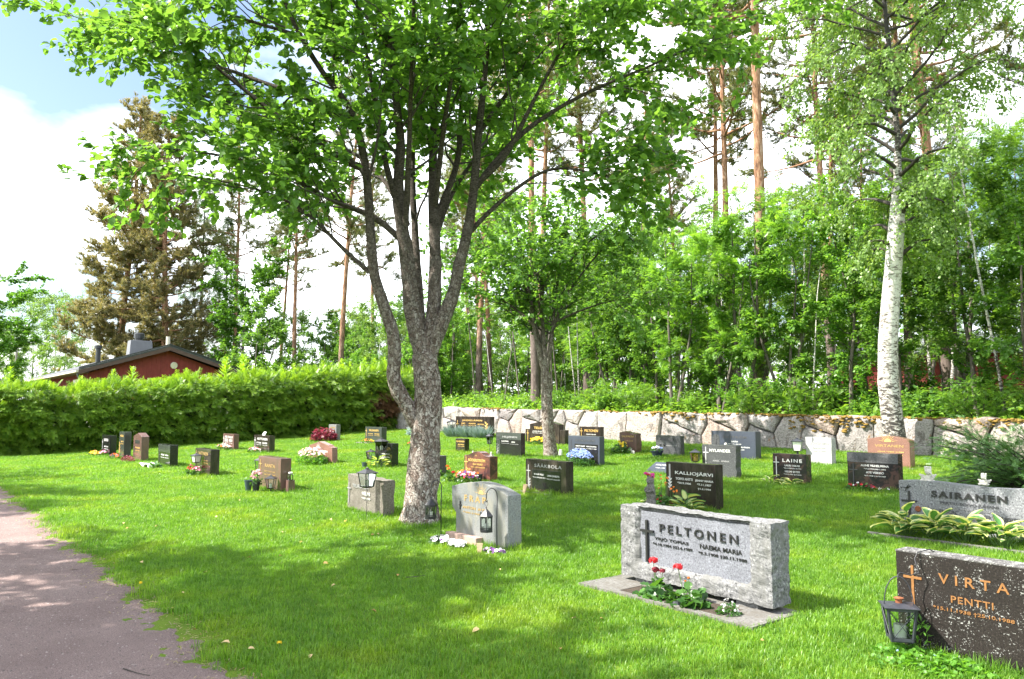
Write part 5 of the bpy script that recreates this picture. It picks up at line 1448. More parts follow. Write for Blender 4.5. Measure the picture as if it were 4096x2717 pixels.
bird.add([(0, -.012, 0), (.05, -.018, .012), (.10, -.012, .03), (.045, -.012, -.012)], [(0, 3, 2, 1)]).add([(.03, -.014, .0), (.075, -.02, .055), (.06, -.014, .01)], [(0, 1, 2)]).add([(.03, -.014, 0), (.02, -.02, -.05), (.055, -.014, .0)], [(0, 1, 2)]).add([(0, -.014, 0), (-.03, -.016, .015), (-.02, -.016, -.012)], [(0, 1, 2)])
ob('bird_emblem', bird.mesh('bird_emblem', M['bronze']), sair, (.05, -.002, .48))
gravestone('dark grey stone with a raised rim and dull lettering behind the pale arched stone', -10.36, 8.51, 1.03, .555, .16, 'blackbrown', items=[
    ('t', 'SÄÄKBOLA', .58, .43, .68, 'letter_grey', {'hmax': .065, 'space': 1.2}), ('b', .17, .90, .07, .385, .003, 'black'), ('t', 'KALLE VILJO', .36, .30, .25, 'letter_white', {'hmax': .034, 'y': -.004}), ('t', '*1.9.1908 †6.5.1993', .36, .25, .32, 'letter_white', {'hmax': .024, 'y': -.004}),
    ('t', 'LAINA SANELMA', .72, .29, .30, 'letter_white', {'hmax': .034, 'y': -.004}), ('t', '*19.5.1917 †16.2.1997', .72, .24, .33, 'letter_white', {'hmax': .024, 'y': -.004}), ('c', .08, .10, .36, .10, .016, 'letter_grey'), ('g', .1, .05, .2, 'letter_grey')], base=(-.1, .75, -.14, -.003, .02, 'slab'))
sod = gravestone('glossy red veined stone with a wavy shouldered top and gold letters', -12.63, 8.81, .85, .57, .18, 'red', [(0, 0), (.85, 0), (.85, .49), (.75, .492), (.68, .50), (.61, .522), (.55, .548), (.48, .566), (.41, .572), (.34, .564), (.27, .542), (.17, .505), (.08, .487), (0, .482)], [
    ('t', 'SÖDERSTRÖM', .42, .375, .55, 'gold', {'hmax': .065}), ('t', 'ELLA VALMET', .46, .31, .32, 'gold', {'hmax': .036}), ('t', '*24.11.1927 †25.6.1977', .46, .26, .46, 'gold', {'hmax': .026}), ('c', .07, .10, .36, .12, .014, 'gold'), ('g', .1, .08, .18, 'gold'), ('s', .40, .48, .12, 'gold_dull')])
gravestone('small dark stone half hidden behind the trunk of the big tree', -14.03, 8.83, .47, .42, .18, 'darkrough', rough=dict(amp=.008, cuts=12), seed=9)
gravestone('dark green grey stone with two stake lanterns and a hosta before it', -16.87, 9.14, .82, .56, .17, 'black', items=[
    ('t', 'LINDHOLM', .42, .40, .62, 'gold_dull', {'hmax': .07}), ('t', 'KARL *1911', .52, .29, .36, 'letter_white', {'hmax': .03}), ('t', 'ELSA †1993', .52, .22, .36, 'letter_white', {'hmax': .03})])
gravestone('low pink granite stone with stepped hump top behind pale pink flowers', -19.64, 8.68, 1.40, .54, .15, 'pink', [(0, 0), (1.40, 0), (1.36, .41), (1.18, .425), (1.14, .46), (.60, .54), (.3, .48), (-.04, .42)], [
    ('s', .55, .36, .40, 'letter_white'), ('t', 'KARJALAINEN', .68, .27, .85, 'letter_white', {'hmax': .07}), ('t', '*1935 †2002', .7, .19, .5, 'gold_dull', {'hmax': .035})])
gravestone('black stone with white letters and cross, a small tilted plaque on top', -24.82, 9.07, 1.31, .53, .18, 'blackbrown', items=[
    ('t', 'HUTTUNEN', .72, .38, .85, 'letter_white', {'hmax': .075, 'space': 1.1}), ('c', .11, .12, .34, .13, .018, 'letter_white')] + two('OTTO ILMARI', '*1903 †1982', 'ELSA MARIA', '*1909 †1990', 1.31, .27, 'letter_white'))
gravestone('dark red stone with white letters and a round ornament on its side', -27.01, 8.80, 1.08, .53, .17, 'brownred', items=[
    ('t', 'PELTSALO', .6, .39, .75, 'letter_white', {'hmax': .075}), ('c', .09, .16, .30, .11, .018, 'letter_white')] + two('EERO', '*1925 †1988', 'HELVI', '*1929 †2006', 1.08, .27, 'letter_white'))

# --- third row
gravestone('black stone with brown veins, plain white cross and two small hostas', -7.69, 11.78, .62, .51, .16, 'varicol', items=[
    ('t', 'LAINE', .37, .375, .36, 'letter_white', {'hmax': .055, 'space': 1.3}), ('c', .07, .12, .34, .11, .013, 'letter_white'), ('t', 'LAURI OSKAR', .37, .305, .28, 'letter_white', {'hmax': .03}), ('t', '*22.6.1928 †24.10.1993', .37, .265, .32, 'letter_white', {'hmax': .024}), ('t', 'HELMI ESTER', .37, .205, .28, 'letter_white', {'hmax': .03}), ('t', '*13.12.1927 †6.7.2022', .37, .165, .32, 'letter_white', {'hmax': .024})], base=(.05, .5, -.09, -.003, .012, 'slab'))
gravestone('dark stone with grey headband and brown veins, red flowers at its foot', -6.42, 11.89, .80, .58, .15, 'varicol', items=[
    ('b', .0, .80, .43, .575, .005, 'headband'), ('t', 'ULMANEN', .40, .462, .55, 'letter_dark', {'hmax': .065, 'space': 1.15, 'y': -.006, 'bold': .03}), ('c', .10, .05, .36, .13, .014, 'letter_dark', .01), ('t', 'AUNE VILHELMIINA', .44, .37, .44, 'letter_white', {'hmax': .032}), ('t', '*17.6.1923 †28.11.1994', .44, .325, .34, 'letter_white', {'hmax': .024}), ('t', 'AYE VEIKKO', .44, .265, .28, 'letter_white', {'hmax': .032}), ('t', '*8.7.1928 †16.10.1987', .44, .22, .34, 'letter_white', {'hmax': .024})], base=(-.05, .7, -.1, -.003, .015, 'slab'))
gravestone('mid grey speckled stone with chipped right edge and a brown lantern at its left', -9.20, 11.82, .74, .60, .15, 'greymid', sink=.05, rough=dict(amp=.005, cuts=20, front_amp=.001, fn=lambda p, c, x, z: Vector((p.x - (.02 * noise.noise(Vector((0, 3, z * 9))) if c.x > .49 else 0), p.y, p.z))), items=[
    ('t', 'NYLANDER', .40, .475, .46, 'letter_white', {'hmax': .055, 'y': -.003}), ('c', .085, .20, .36, .12, .012, 'letter_white', .004, -.003), ('t', 'AXEL  ANNA', .42, .30, .36, 'letter_grey', {'hmax': .03, 'y': -.003})])
pit = gravestone('blue grey stone with dark inset tablet behind a mass of blue forget-me-nots', -13.07, 11.99, 1.0, .645, .15, 'blue', items=[
    ('t', 'PITKÄNEN', .55, .525, .62, 'greymid', {'hmax': .06, 'space': 1.15}), ('b', .21, .95, .03, .47, .003, 'black'), ('c', .10, .05, .5, .13, .014, 'letter_dark'), ('t', 'MARTTI OLAVI', .40, .41, .29, 'letter_white', {'hmax': .034, 'y': -.004}), ('t', '*8.1.1917 †30.3.2001', .40, .365, .32, 'letter_white', {'hmax': .024, 'y': -.004}),
    ('t', 'HEINI JOHANNA', .75, .41, .32, 'letter_white', {'hmax': .034, 'y': -.004}), ('t', '*1.4.1922 †7.1.2009', .75, .365, .32, 'letter_white', {'hmax': .024, 'y': -.004}), ('t', 'MAIJA', .40, .30, .16, 'letter_white', {'hmax': .034, 'y': -.004})])
gravestone('dark green stone with grey headband and carved birches, white lantern on its left', -16.25, 12.35, 1.03, .62, .14, 'black', items=[
    ('b', .0, 1.03, .44, .615, .003, 'green'), ('b', .0, .17, .0, .44, .003, 'green'), ('t', 'HILJANEN', .58, .49, .6, 'letter_grey', {'hmax': .06, 'y': -.004}), ('c', .09, .20, .32, .12, .014, 'letter_dark', .006, -.004), ('t', 'ALLAN MIKAEL', .38, .385, .3, 'letter_white', {'hmax': .03}), ('t', '*4.5.1919 †5.1.1999', .38, .335, .33, 'letter_grey', {'hmax': .024}), ('t', 'HEINI', .72, .37, .14, 'letter_white', {'hmax': .03}), ('t', '*17.3.1922 †12.5.2001', .75, .325, .36, 'letter_grey', {'hmax': .024}), ('g', .06, .03, .3, 'letter_grey', -.004)], base=(-.05, .75, -.12, -.003, .012, 'slab'))
gravestone('small dark red stone with gold letters alone on the bright lawn', -18.41, 12.54, .46, .38, .15, 'blackbrown', items=[
    ('t', 'KUUSMANEN', .24, .28, .38, 'gold', {'hmax': .05}), ('t', 'HELGE MAALIN', .27, .20, .30, 'gold', {'hmax': .03}), ('t', '*1911 †1978', .27, .155, .32, 'gold', {'hmax': .025})])
gravestone('dark polished stone with gold letters and a planted slab before it, near the hedge', -24.76, 13.01, 1.18, .56, .2, 'green', items=[
    ('t', 'VILKANEN', .62, .41, .68, 'gold', {'hmax': .075, 'space': 1.1}), ('c', .09, .22, .28, .11, .016, 'gold')] + two('TOIVO JOHANNES', '*1.3.1923 †1984', 'AINO HELENA', '*1926 †2008', 1.18, .31, 'gold'), base=(-.05, .85, -.35, -.003, .03, 'slab'))
gravestone('small pale grey stone beside the dark red leaved shrub near the hedge', -27.52, 12.92, .64, .60, .17, 'matte', items=[
    ('t', 'KORHONEN', .34, .46, .42, 'gold_dull', {'hmax': .06}), ('t', '*1931 †1996', .34, .38, .36, 'gold_dull', {'hmax': .03}), ('t', 'LEA', .34, .22, .2, 'gold_dull', {'hmax': .04})], base=(-.06, .75, -.06, .23, .03, 'slab'))

# --- along the wall
gravestone('long dark brown stone with gold letters and reeds behind blue grey tufts', -24.22, 16.5, 2.12, .74, .22, 'blackbrown', items=[
    ('t', 'JÄÄSKELÄINEN', 1.05, .57, 1.25, 'gold', {'hmax': .09, 'space': 1.15}), ('t', 'EINO', .50, .46, .24, 'gold', {'hmax': .05}), ('t', '*1919 †1995', .50, .40, .36, 'gold', {'hmax': .035}), ('t', 'HELMI ESTERI', 1.06, .46, .42, 'gold', {'hmax': .05}), ('t', '*18.8.1921 †2.2.1993', 1.06, .40, .50, 'gold', {'hmax': .035}), ('t', 'AIMO MATIAS', 1.58, .44, .40, 'gold', {'hmax': .05}), ('t', '*1944 †2011', 1.60, .34, .42, 'gold', {'hmax': .035}),
    ('g', 1.93, .05, .5, 'gold'), ('g', 2.02, .03, .38, 'gold_dull'), ('c', .12, .1, .5, .16, .02, 'gold')])
tel = gravestone('dark stone with low side wings and gilt rising sun behind yellow flowers', -18.95, 15.64, 1.50, .72, .18, 'blackbrown', [(.12, 0), (1.50, 0), (1.50, .60), (1.28, .655), (.85, .72), (.5, .67), (.12, .605)], [
    ('s', .84, .54, .42, 'gold'), ('t', 'TELEKÄINEN', .80, .455, .95, 'gold', {'hmax': .085}), ('t', 'JORMA OLAVI', .48, .37, .44, 'letter_white', {'hmax': .04}), ('t', '*8.9.1940 †2.7.2003', .48, .32, .46, 'letter_white', {'hmax': .03}), ('t', 'TUULA', 1.05, .37, .24, 'letter_white', {'hmax': .04}), ('t', '*1943 †2016', 1.08, .32, .34, 'letter_white', {'hmax': .03})])
for x0, x1 in ((-.12, .117), (1.503, 1.74)):
    ob('wing', outline_body([(x0, -.05), (x1, -.05), (x1, .445), (x0, .445)], .15).mesh('wing', M['blackbrown'], False, .006), tel, (0, .02, 0))
ob('cross', cross_mesh(.36, .11, .016, M['gold'], dep=.004), tel, (0, .019, .06))
gravestone('low black stone with gold letters just behind the blue grey stone', -17.52, 16.54, .90, .50, .16, 'blackbrown', items=[
    ('t', 'PELTONEN', .52, .345, .58, 'gold', {'hmax': .075}), ('c', .09, .15, .30, .12, .016, 'gold'), ('t', 'TOIVO OLAVI', .5, .25, .42, 'letter_white', {'hmax': .035})])
gravestone('brown rough backed boulder stone with yellow flowers at its foot', -14.13, 14.77, .56, .55, .2, 'brownred', sink=.05, rough=dict(amp=.02, cuts=16, front_amp=.002, freq=5, fn=lambda p, c, x, z: Vector((p.x, p.y, p.z - (.05 * abs(x - .2) / .3 if c.z > .4 else 0)))), items=[
    ('t', 'SALPAKIVI', .29, .40, .42, 'gold_dull', {'hmax': .05, 'y': -.003}), ('c', .12, .15, .22, .10, .018, 'letter_dark', .008, -.003), ('t', '*1922 †1999', .32, .30, .3, 'gold_dull', {'hmax': .03, 'y': -.003})], seed=4)
gravestone('rough topped grey stone with two dark rosettes and a blue pot before it', -12.80, 14.66, .76, .49, .14, 'greymid', sink=.05, rough=dict(amp=.012, cuts=16, front_amp=.003, freq=6), items=[
    ('b', .03, .72, .34, .37, .004, 'letter_dark'), ('t', 'MILLUKKA', .38, .37, .55, 'letter_dark', {'hmax': .06, 'y': -.006, 'bold': .03}), ('m', .14, .27, .028, 'bronze'), ('m', .26, .26, .028, 'bronze'), ('t', 'VEIKKO *1929', .48, .24, .34, 'letter_grey', {'hmax': .03, 'y': -.005})], seed=5)
ek = gravestone('large slate blue stone with arched cross niche, a white cherub at its foot', -11.26, 14.81, 1.18, .63, .2, 'blue', items=[
    ('t', 'EKSTRÖM', .64, .475, .62, 'letter_dark', {'hmax': .06, 'space': 1.3, 'bold': .03}), ('c', .13, .28, .25, .13, .022, 'letter_dark', .012), ('t', 'LAURA', .64, .385, .17, 'letter_white', {'hmax': .035}), ('t', '*29.11.1911 †8.8.1998', .64, .335, .34, 'letter_white', {'hmax': .026}), ('t', 'LEEVI HÄMÄLÄINEN', .78, .265, .50, 'letter_white', {'hmax': .035}), ('t', '*6.5.1909 †2.2.2001', .74, .215, .30, 'letter_white', {'hmax': .026})])
ob('niche', outline_body([(.03, .25), (.23, .25), (.23, .46)] + [(.13 + .1 * math.cos(a), .46 + .1 * math.sin(a)) for a in np.linspace(.3, math.pi - .3, 7)] + [(.03, .46)], .004).mesh('niche', M['greymid']), ek, (0, -.004, 0))
gravestone('rough edged white stone in front of the boulder wall with a post lantern', -8.86, 14.78, .56, .55, .17, 'white', sink=.05, rough=dict(amp=.012, cuts=18, front_amp=.002, freq=8), items=[
    ('t', 'JOKINEN', .30, .42, .40, 'letter_grey', {'hmax': .055, 'y': -.003}), ('t', 'TAUNO *1916', .30, .33, .30, 'letter_grey', {'hmax': .03, 'y': -.003}), ('t', 'AILI †1994', .30, .27, .28, 'letter_grey', {'hmax': .03, 'y': -.003}), ('g', .16, .45, .12, 'letter_dark', -.004)], seed=7)
gravestone('pinkish stone with gilt sunset in front of the birch by the wall', -7.67, 15.0, .81, .61, .2, 'pink', [(0, 0), (.81, 0), (.81, .54), (.65, .58), (.52, .602), (.43, .61), (.3, .602), (.18, .582), (0, .545)], [
    ('s', .40, .50, .40, 'gold'), ('t', 'VIRTANEN', .42, .40, .55, 'gold_dull', {'hmax': .05}), ('t', 'OIVA *1922 †1988', .45, .30, .50, 'gold', {'hmax': .03}), ('t', 'SYLVI *1926', .5, .24, .36, 'gold', {'hmax': .03})], base=(-.05, .9, -.1, .25, .02, 'slab'))
# low slanted plaque
pl = thing('grave_plaque', 'low slanted dark grey name plaque set in the lawn left of the dark polished stone', 'grave plaque', (-10.55, 11.75, gz(-10.3, 11.75)))
ob('slab', MB().add([(0, 0, -.03), (.55, 0, -.03), (.55, .32, -.03), (0, .32, -.03), (0, 0, .03), (.55, 0, .03), (.55, .32, .20), (0, .32, .20)], [(0, 3, 2, 1), (4, 5, 6, 7), (0, 1, 5, 4), (1, 2, 6, 5), (2, 3, 7, 6), (3, 0, 4, 7)]).mesh('slab', M['blue'], False, .006), pl)
for st, zz, tw in (('HOLMBERG', .20, .36), ('*1926 †1999', .11, .24)):
    ob('lettering', text_mesh(st, tw, M['letter_white'], .002, .06), pl, (.275, zz, .034 + zz * .53), (R(-62), 0, 0))
GRASS_SKIP = []

# ------------------------------------------------------------------ lanterns
def sq(w, z): return [(-w, -w, z), (w, -w, z), (w, w, z), (-w, w, z)]
def pyramid(b, w0, z0, w1, z1):
    b.add(sq(w0, z0) + sq(w1, z1), [(0, 3, 2, 1), (4, 5, 6, 7), (0, 1, 5, 4), (1, 2, 6, 5), (2, 3, 7, 6), (3, 0, 4, 7)])
    return b
def stake_lantern(label, loc, total, body_h, w, metal='black_metal', glass='glass', rz=.4, candle=True, stake_r=.006, group=None, shade=None, foot=False):
    root = thing('lantern', label, 'lantern', loc, rz, group)
    z0 = total - body_h * 1.45; z1 = z0 + body_h      # glass from z0 to z1, roof above
    wb, wt = w * .34, w * .47
    if z0 > .03:
        MB().tube([(0, 0, -.08), (0, 0, z0)], stake_r, 7).build('stake', M[metal], root)
    pyramid(MB(), wb * .7, z0 - .012, wb * 1.12, z0 + .008).build('base_plate', M[metal], root)
    for sx in (-1, 1):
        for sy in (-1, 1):
            MB().tube([(sx * wb, sy * wb, z0), (sx * wt, sy * wt, z1)], .0055 + w * .012, 4).build('corner_post', M[metal], root)
    for k in range(4):
        p = MB().add([(-wb, -wb, z0 + .008), (wb, -wb, z0 + .008), (wt, -wt, z1), (-wt, -wt, z1)], [(0, 1, 2, 3)])
        ob('pane', p.mesh('pane', M[glass]), root, (0, 0, 0), (0, 0, k * math.pi / 2))
    rf = MB(); pyramid(rf, wt * 1.22, z1, wt * 1.28, z1 + .008); pyramid(rf, wt * 1.26, z1 + .0085, wt * .32, z1 + body_h * .30)
    r_ = rf.build('roof', M[shade or metal], root)
    MB().lathe([(wt * .28, z1 + body_h * .3), (wt * .34, z1 + body_h * .36), (wt * .1, z1 + body_h * .42), (.003, z1 + body_h * .46)], 8).build('finial', M[shade or metal], r_)
    if candle: MB().lathe([(wb * .5, z0 + .009), (wb * .5, z0 + body_h * .5), (wb * .1, z0 + body_h * .52)], 10).build('candle', M['wax'], root)
    return root
M['milk'] = plain('milky_glass', (.66, .68, .62), .25)
M['amber'] = glass_mat('amber_glass', (.9, .72, .45))
stake_lantern('black lantern on a thin stake in front of the weathered rough stone', (-9.91, 5.25, .06), .72, .19, .19, stake_r=.004, rz=.15)
stake_lantern('taller black lantern of the pair before the dark green grey stone', (-16.27, 8.98, .21), .70, .20, .22, rz=.3)
stake_lantern('shorter black lantern of the pair before the dark green grey stone', (-16.80, 8.98, .21), .42, .17, .17, rz=.6)
stake_lantern('black solar lantern with white glass in front of the polished black stone', (-18.43, 5.42, .07), .52, .15, .17, glass='milk', rz=.2)
stake_lantern('squat black lantern on the right of the brownish red stone', (-13.92, 5.42, .07), .33, .17, .16, rz=.9, stake_r=.01)
stake_lantern('black lantern behind the left edge of the brownish red stone', (-15.32, 5.72, .08), .56, .17, .13, rz=.3)
stake_lantern('black lantern on a stake left of the long dark brown stone', (-24.15, 16.25, .50), .66, .19, .26, rz=.5)
stake_lantern('grey white lantern on a thin stake left of the carved birch stone', (-16.36, 12.22, .35), .60, .19, .13, 'grey_metal', rz=.2)
stake_lantern('brownish lantern with amber glass left of the mid grey speckled stone', (-9.30, 11.74, .33), .52, .16, .17, 'grey_metal', 'amber', rz=.5)
lj = stake_lantern('grey lantern on a white post beside the rough edged white stone', (-8.98, 14.66, .45), .55, .19, .20, 'grey_metal', 'milk', rz=.4, stake_r=.022)
# glass jars
def jar(label, loc, h, w, stake=0.0, lid='plastic_white'):
    root = thing('glass_jar', label, 'jar', loc)
    MB().lathe([(w * .9, stake), (w, stake + .01), (w, stake + h * .7), (w * .7, stake + h * .8), (w * .7, stake + h * .86)], 12).build('glass', M['milk'] if stake else M['glass'], root, smooth=False)
    MB().lathe([(w * .78, stake + h * .86), (w * .78, stake + h), (w * .6, stake + h + .004)], 12).build('lid', M[lid], root)
    if stake: MB().tube([(0, 0, -.06), (0, 0, stake)], .005, 6).build('stake', M['black_metal'], root)
    return root
jar('small white solar lamp on a short stake beside the smaller tree', (-13.9, 12.5, .36), .13, .045, .12)
jar('clear glass jar with pale lid on the right edge of the brownish red stone', (-13.70, 5.70, .30), .14, .05)
MB_ = MB().box(-13.76, -13.64, 5.64, 5.76, .0, .30).build('stone_stub', M['brownred']); tag(MB_, 'small polished stone stub carrying a glass jar', 'stone stub')

# hexagonal lanterns on shepherd's hooks
def hook(label, loc, h, reach, rz):
    root = thing('shepherd_hook', label, 'hook', loc, rz)
    pts = [(0.0, 0, -.1), (.004, 0, h * .5), (0, 0, h - .09)]
    for a in np.linspace(0, math.pi * 1.08, 11): pts.append((reach * .5 - reach * .5 * math.cos(a), 0, h - .09 + .085 * math.sin(a)))
    pts += [(reach + .006, 0, h - .135), (reach - .005, 0, h - .15), (reach - .016, 0, h - .138)]
    MB().tube(pts, .0058, 7).build('rod', M['black_metal'], root, smooth=True)
    return root
def hex_lantern(label, loc, h, w, rz=0.2):
    """loc is the top of the hanging ring"""
    root = thing('lantern', label, 'lantern', loc, rz, 'ornate hanging lanterns')
    r = w / 2
    zt = -.05                                   # finial top
    zb = zt - h
    def ring(z0, z1, r0, r1, name, mat='black_metal', par=root):
        return MB().lathe([(r0, z0), (r1, z1)], 6).build(name, M[mat], par)
    MB().tube([(.022 * math.cos(a), 0, -.022 + .022 * math.sin(a)) for a in np.linspace(0, 6.283, 13)], .0022, 5, False).build('ring', M['black_metal'], root)
    MB().lathe([(.004, zt), (.011, zt - .012), (.006, zt - .02), (.014, zt - .03), (.02, zt - .04)][::-1], 10).build('finial', M['black_metal'], root)
    rz0 = zb + h * .60
    MB().lathe([(r * 1.04, rz0), (r * 1.08, rz0 + .008), (r * .98, rz0 + .018), (r * .80, rz0 + h * .12), (r * .55, rz0 + h * .2), (.024, zt - .038)], 6).build('roof', M['black_metal'], root)
    MB().lathe([(r * .96, zb), (r * 1.0, zb + .006), (r * 1.0, zb + .014), (r * .9, zb + .018)], 6).build('base_plate', M['black_metal'], root)
    for k in range(6):
        a = k * math.pi / 3
        MB().tube([(r * .88 * math.cos(a), r * .88 * math.sin(a), zb + .016), (r * .92 * math.cos(a), r * .92 * math.sin(a), rz0 + .004)], .0058, 5).build('corner_post', M['black_metal'], root)
        b = a + math.pi / 6; R0 = r * .80; hw = r * .40
        p = MB().add([(R0, -hw, zb + .02), (R0, hw, zb + .02), (R0, hw, rz0), (R0, -hw, rz0)], [(0, 1, 2, 3)])
        ob('pane', p.mesh('pane', M['glass']), root, (0, 0, 0), (0, 0, b))
        ar = MB()
        N_ = 7
        inner = [(R0 + .004, hw * .78 * math.cos(t), rz0 - .035 + .026 * math.sin(t)) for t in np.linspace(0, math.pi, N_)]
        outer = [(R0 + .004, y, rz0) for (_, y, _) in inner]
        ar.add(inner + outer, [(i, i + 1, N_ + i + 1, N_ + i) for i in range(N_ - 1)])
        ar.box(R0 + .002, R0 + .006, -hw, hw, zb + .018, zb + .030).box(R0 + .002, R0 + .006, -hw, hw, zb + .046, zb + .050)
        for q in (-.6, -.2, .2, .6): ar.box(R0 + .002, R0 + .006, hw * q - .0025, hw * q + .0025, zb + .0302, zb + .0458)
        ob('pane_tracery', ar.mesh('pane_tracery', M['black_metal']), root, (0, 0, 0), (0, 0, b))
    MB().lathe([(r * .36, zb + .019), (r * .36, zb + h * .32), (.004, zb + h * .33)], 12).build('candle', M['wax'], root)
    return root
hdir = math.atan2(-.784, -.621)
hook('thin black hook pole carrying a lantern right beside the big tree trunk', (-7.93, 5.20, .05), .70, .125, hdir)
hex_lantern('black hexagonal lantern hanging in front of the big tree trunk', (-7.93 - .621 * .125, 5.20 - .784 * .125, .05 + .70 - .15), .262, .145)
hook('thin black hook pole carrying a lantern in front of the pale arched stone', (-6.77, 5.16, .05), .70, .118, hdir)
hex_lantern('black hexagonal lantern hanging in front of the pale arched stone', (-6.77 - .621 * .118, 5.16 - .784 * .118, .05 + .70 - .15), .272, .150, .5)

# large box lantern hung from a wire on the lichened stone
vl = thing('lantern', 'large grey black box lantern with crossed wires and a candle beside the lichened stone', 'lantern', (-2.425, 5.06, .152), R(38))
w0, w1, hz = .060, .082, .21
pyramid(MB(), w0 * .98, 0, w0 * 1.02, .008).build('base_plate', M['grey_metal'], vl)
for sx in (-1, 1):
    for sy in (-1, 1): MB().tube([(sx * w0, sy * w0, .004), (sx * w1, sy * w1, hz)], .010, 4).build('corner_post', M['grey_metal'], vl)
for k in range(4):
    p = MB().add([(-w0, -w0, .012), (w0, -w0, .012), (w1, -w1, hz), (-w1, -w1, hz)], [(0, 1, 2, 3)])
    ob('pane', p.mesh('pane', M['glass']), vl, (0, 0, 0), (0, 0, k * math.pi / 2))
    x_ = MB().tube([(-w0, -w0 - .003, .014), (w1 * .95, -w1 - .003, hz * .97)], .0022, 5).tube([(w0, -w0 - .006, .014), (-w1 * .95, -w1 - .006, hz * .97)], .0022, 5)
    x_.box(-w0, w0, -w0 - .006, -w0 + .004, .008, .026).box(-w1, w1, -w1 - .004, -w1 + .006, hz - .016, hz)
    ob('pane_frame', x_.mesh('pane_frame', M['grey_metal']), vl, (0, 0, 0), (0, 0, k * math.pi / 2))
rf = MB(); pyramid(rf, .102, hz, .104, hz + .006); pyramid(rf, .098, hz + .0065, .03, hz + .022)
vr = rf.build('roof', M['grey_metal'], vl)
MB().lathe([(.021, hz + .02), (.021, hz + .046), (.030, hz + .048), (.030, hz + .053), (.012, hz + .058)], 12).build('chimney', M['rust'], vr)
MB().tube([(.085 * math.cos(a), 0, hz + .01 + .175 * math.sin(a)) for a in np.linspace(0, math.pi, 15)], .0035, 6, False).build('handle', M['grey_metal'], vl, smooth=True)
MB().lathe([(.038, .012), (.038, .10), (.006, .102)], 14).build('candle', M['milk'], vl)
wh = thing('wire_hook', 'bent black wire hook reaching over the top of the lichened stone', 'hook', (-2.36, 5.24, .05))
MB().tube([(.06, .12, .62), (.05, .02, .66), (0, -.035, .64), (-.01, -.06, .60), (.02, -.075, .52), (-.02, -.10, .50), (-.062, -.155, .518), (-.065, -.178, .505), (-.055, -.185, .49)], .0038, 6).build('wire', M['black_metal'], wh, smooth=True)

# ------------------------------------------------------------------ flowers
petal5 = (np.array([(0, 0, 0)] + [(.5 * math.cos(a), .5 * math.sin(a), .10 * ((i + 1) % 2)) for i, a in enumerate(np.linspace(0, 6.283, 11)[:-1])]),
          np.array([(0, i + 1, (i + 1) % 10 + 1) for i in range(10)]))
def plant(name, label, cat, loc, rx, ry, h, nleaf, lsz, blooms, mat='plant_leaf', tpl=None, seed=0, stems=0, dome=True, rz=0.0, group=None):
    """low planting: leafy dome with blossoms over it; blooms = [(petal material, count, size, lift)]"""
    r = np.random.default_rng(seed + 500); root = thing(name, label, cat, loc, rz, group)
    tpl = tpl or leaf_template(.42, .08, -.2)
    a = r.uniform(0, 6.28, nleaf); q = np.sqrt(r.random(nleaf))
    z = h * (1 - q ** 2 * .65) * r.uniform(.15, 1.0, nleaf) if dome else h * r.uniform(.05, 1, nleaf)
    P = np.stack([rx * q * np.cos(a), ry * q * np.sin(a), z], -1)
    A = np.stack([np.cos(a), np.sin(a), r.uniform(-.2, .8, nleaf)], -1) + r.normal(0, .5, (nleaf, 3))
    V, F, at = foliage(r, tpl[0], tpl[1], P, A, r.uniform(lsz * .7, lsz * 1.3, nleaf), .4)
    ob('foliage', mesh_np('foliage', V, F, M[mat], False, at), root, kind='stuff')
    sp = []
    for bm_, k, sz, lift in blooms:
        a = r.uniform(0, 6.28, k); q = np.sqrt(r.random(k)) * .92
        P = np.stack([rx * q * np.cos(a), ry * q * np.sin(a), h * (1 - q ** 2 * .5) * r.uniform(.75, 1.05, k) + lift * r.uniform(.6, 1.2, k)], -1)
        nrm = np.stack([np.cos(a) * .5, np.sin(a) * .5 - .35, np.ones(k) * .8], -1) + r.normal(0, .35, (k, 3))
        Rm = frames(np.cross(nrm, r.normal(size=(k, 3))), nrm)
        V, F, at = scatter(petal5[0], petal5[1], P, Rm, r.uniform(sz * .75, sz * 1.25, k), None, r.random(k))
        ob('blossoms', mesh_np('blossoms', V, F, M[bm_], False, at), root, kind='stuff')
        if stems: sp += [(np.array([(p[0] * .6, p[1] * .6, 0), (p[0] * .85, p[1] * .85, p[2] * .5), p]), [.0035, .003, .002], 4) for p in P]
    if sp: ob('stems', tubes_mesh('stems', sp, M['stem']), root, kind='stuff')
    return root
M['stem'] = plain('green_stem', (.07, .15, .03), .6)

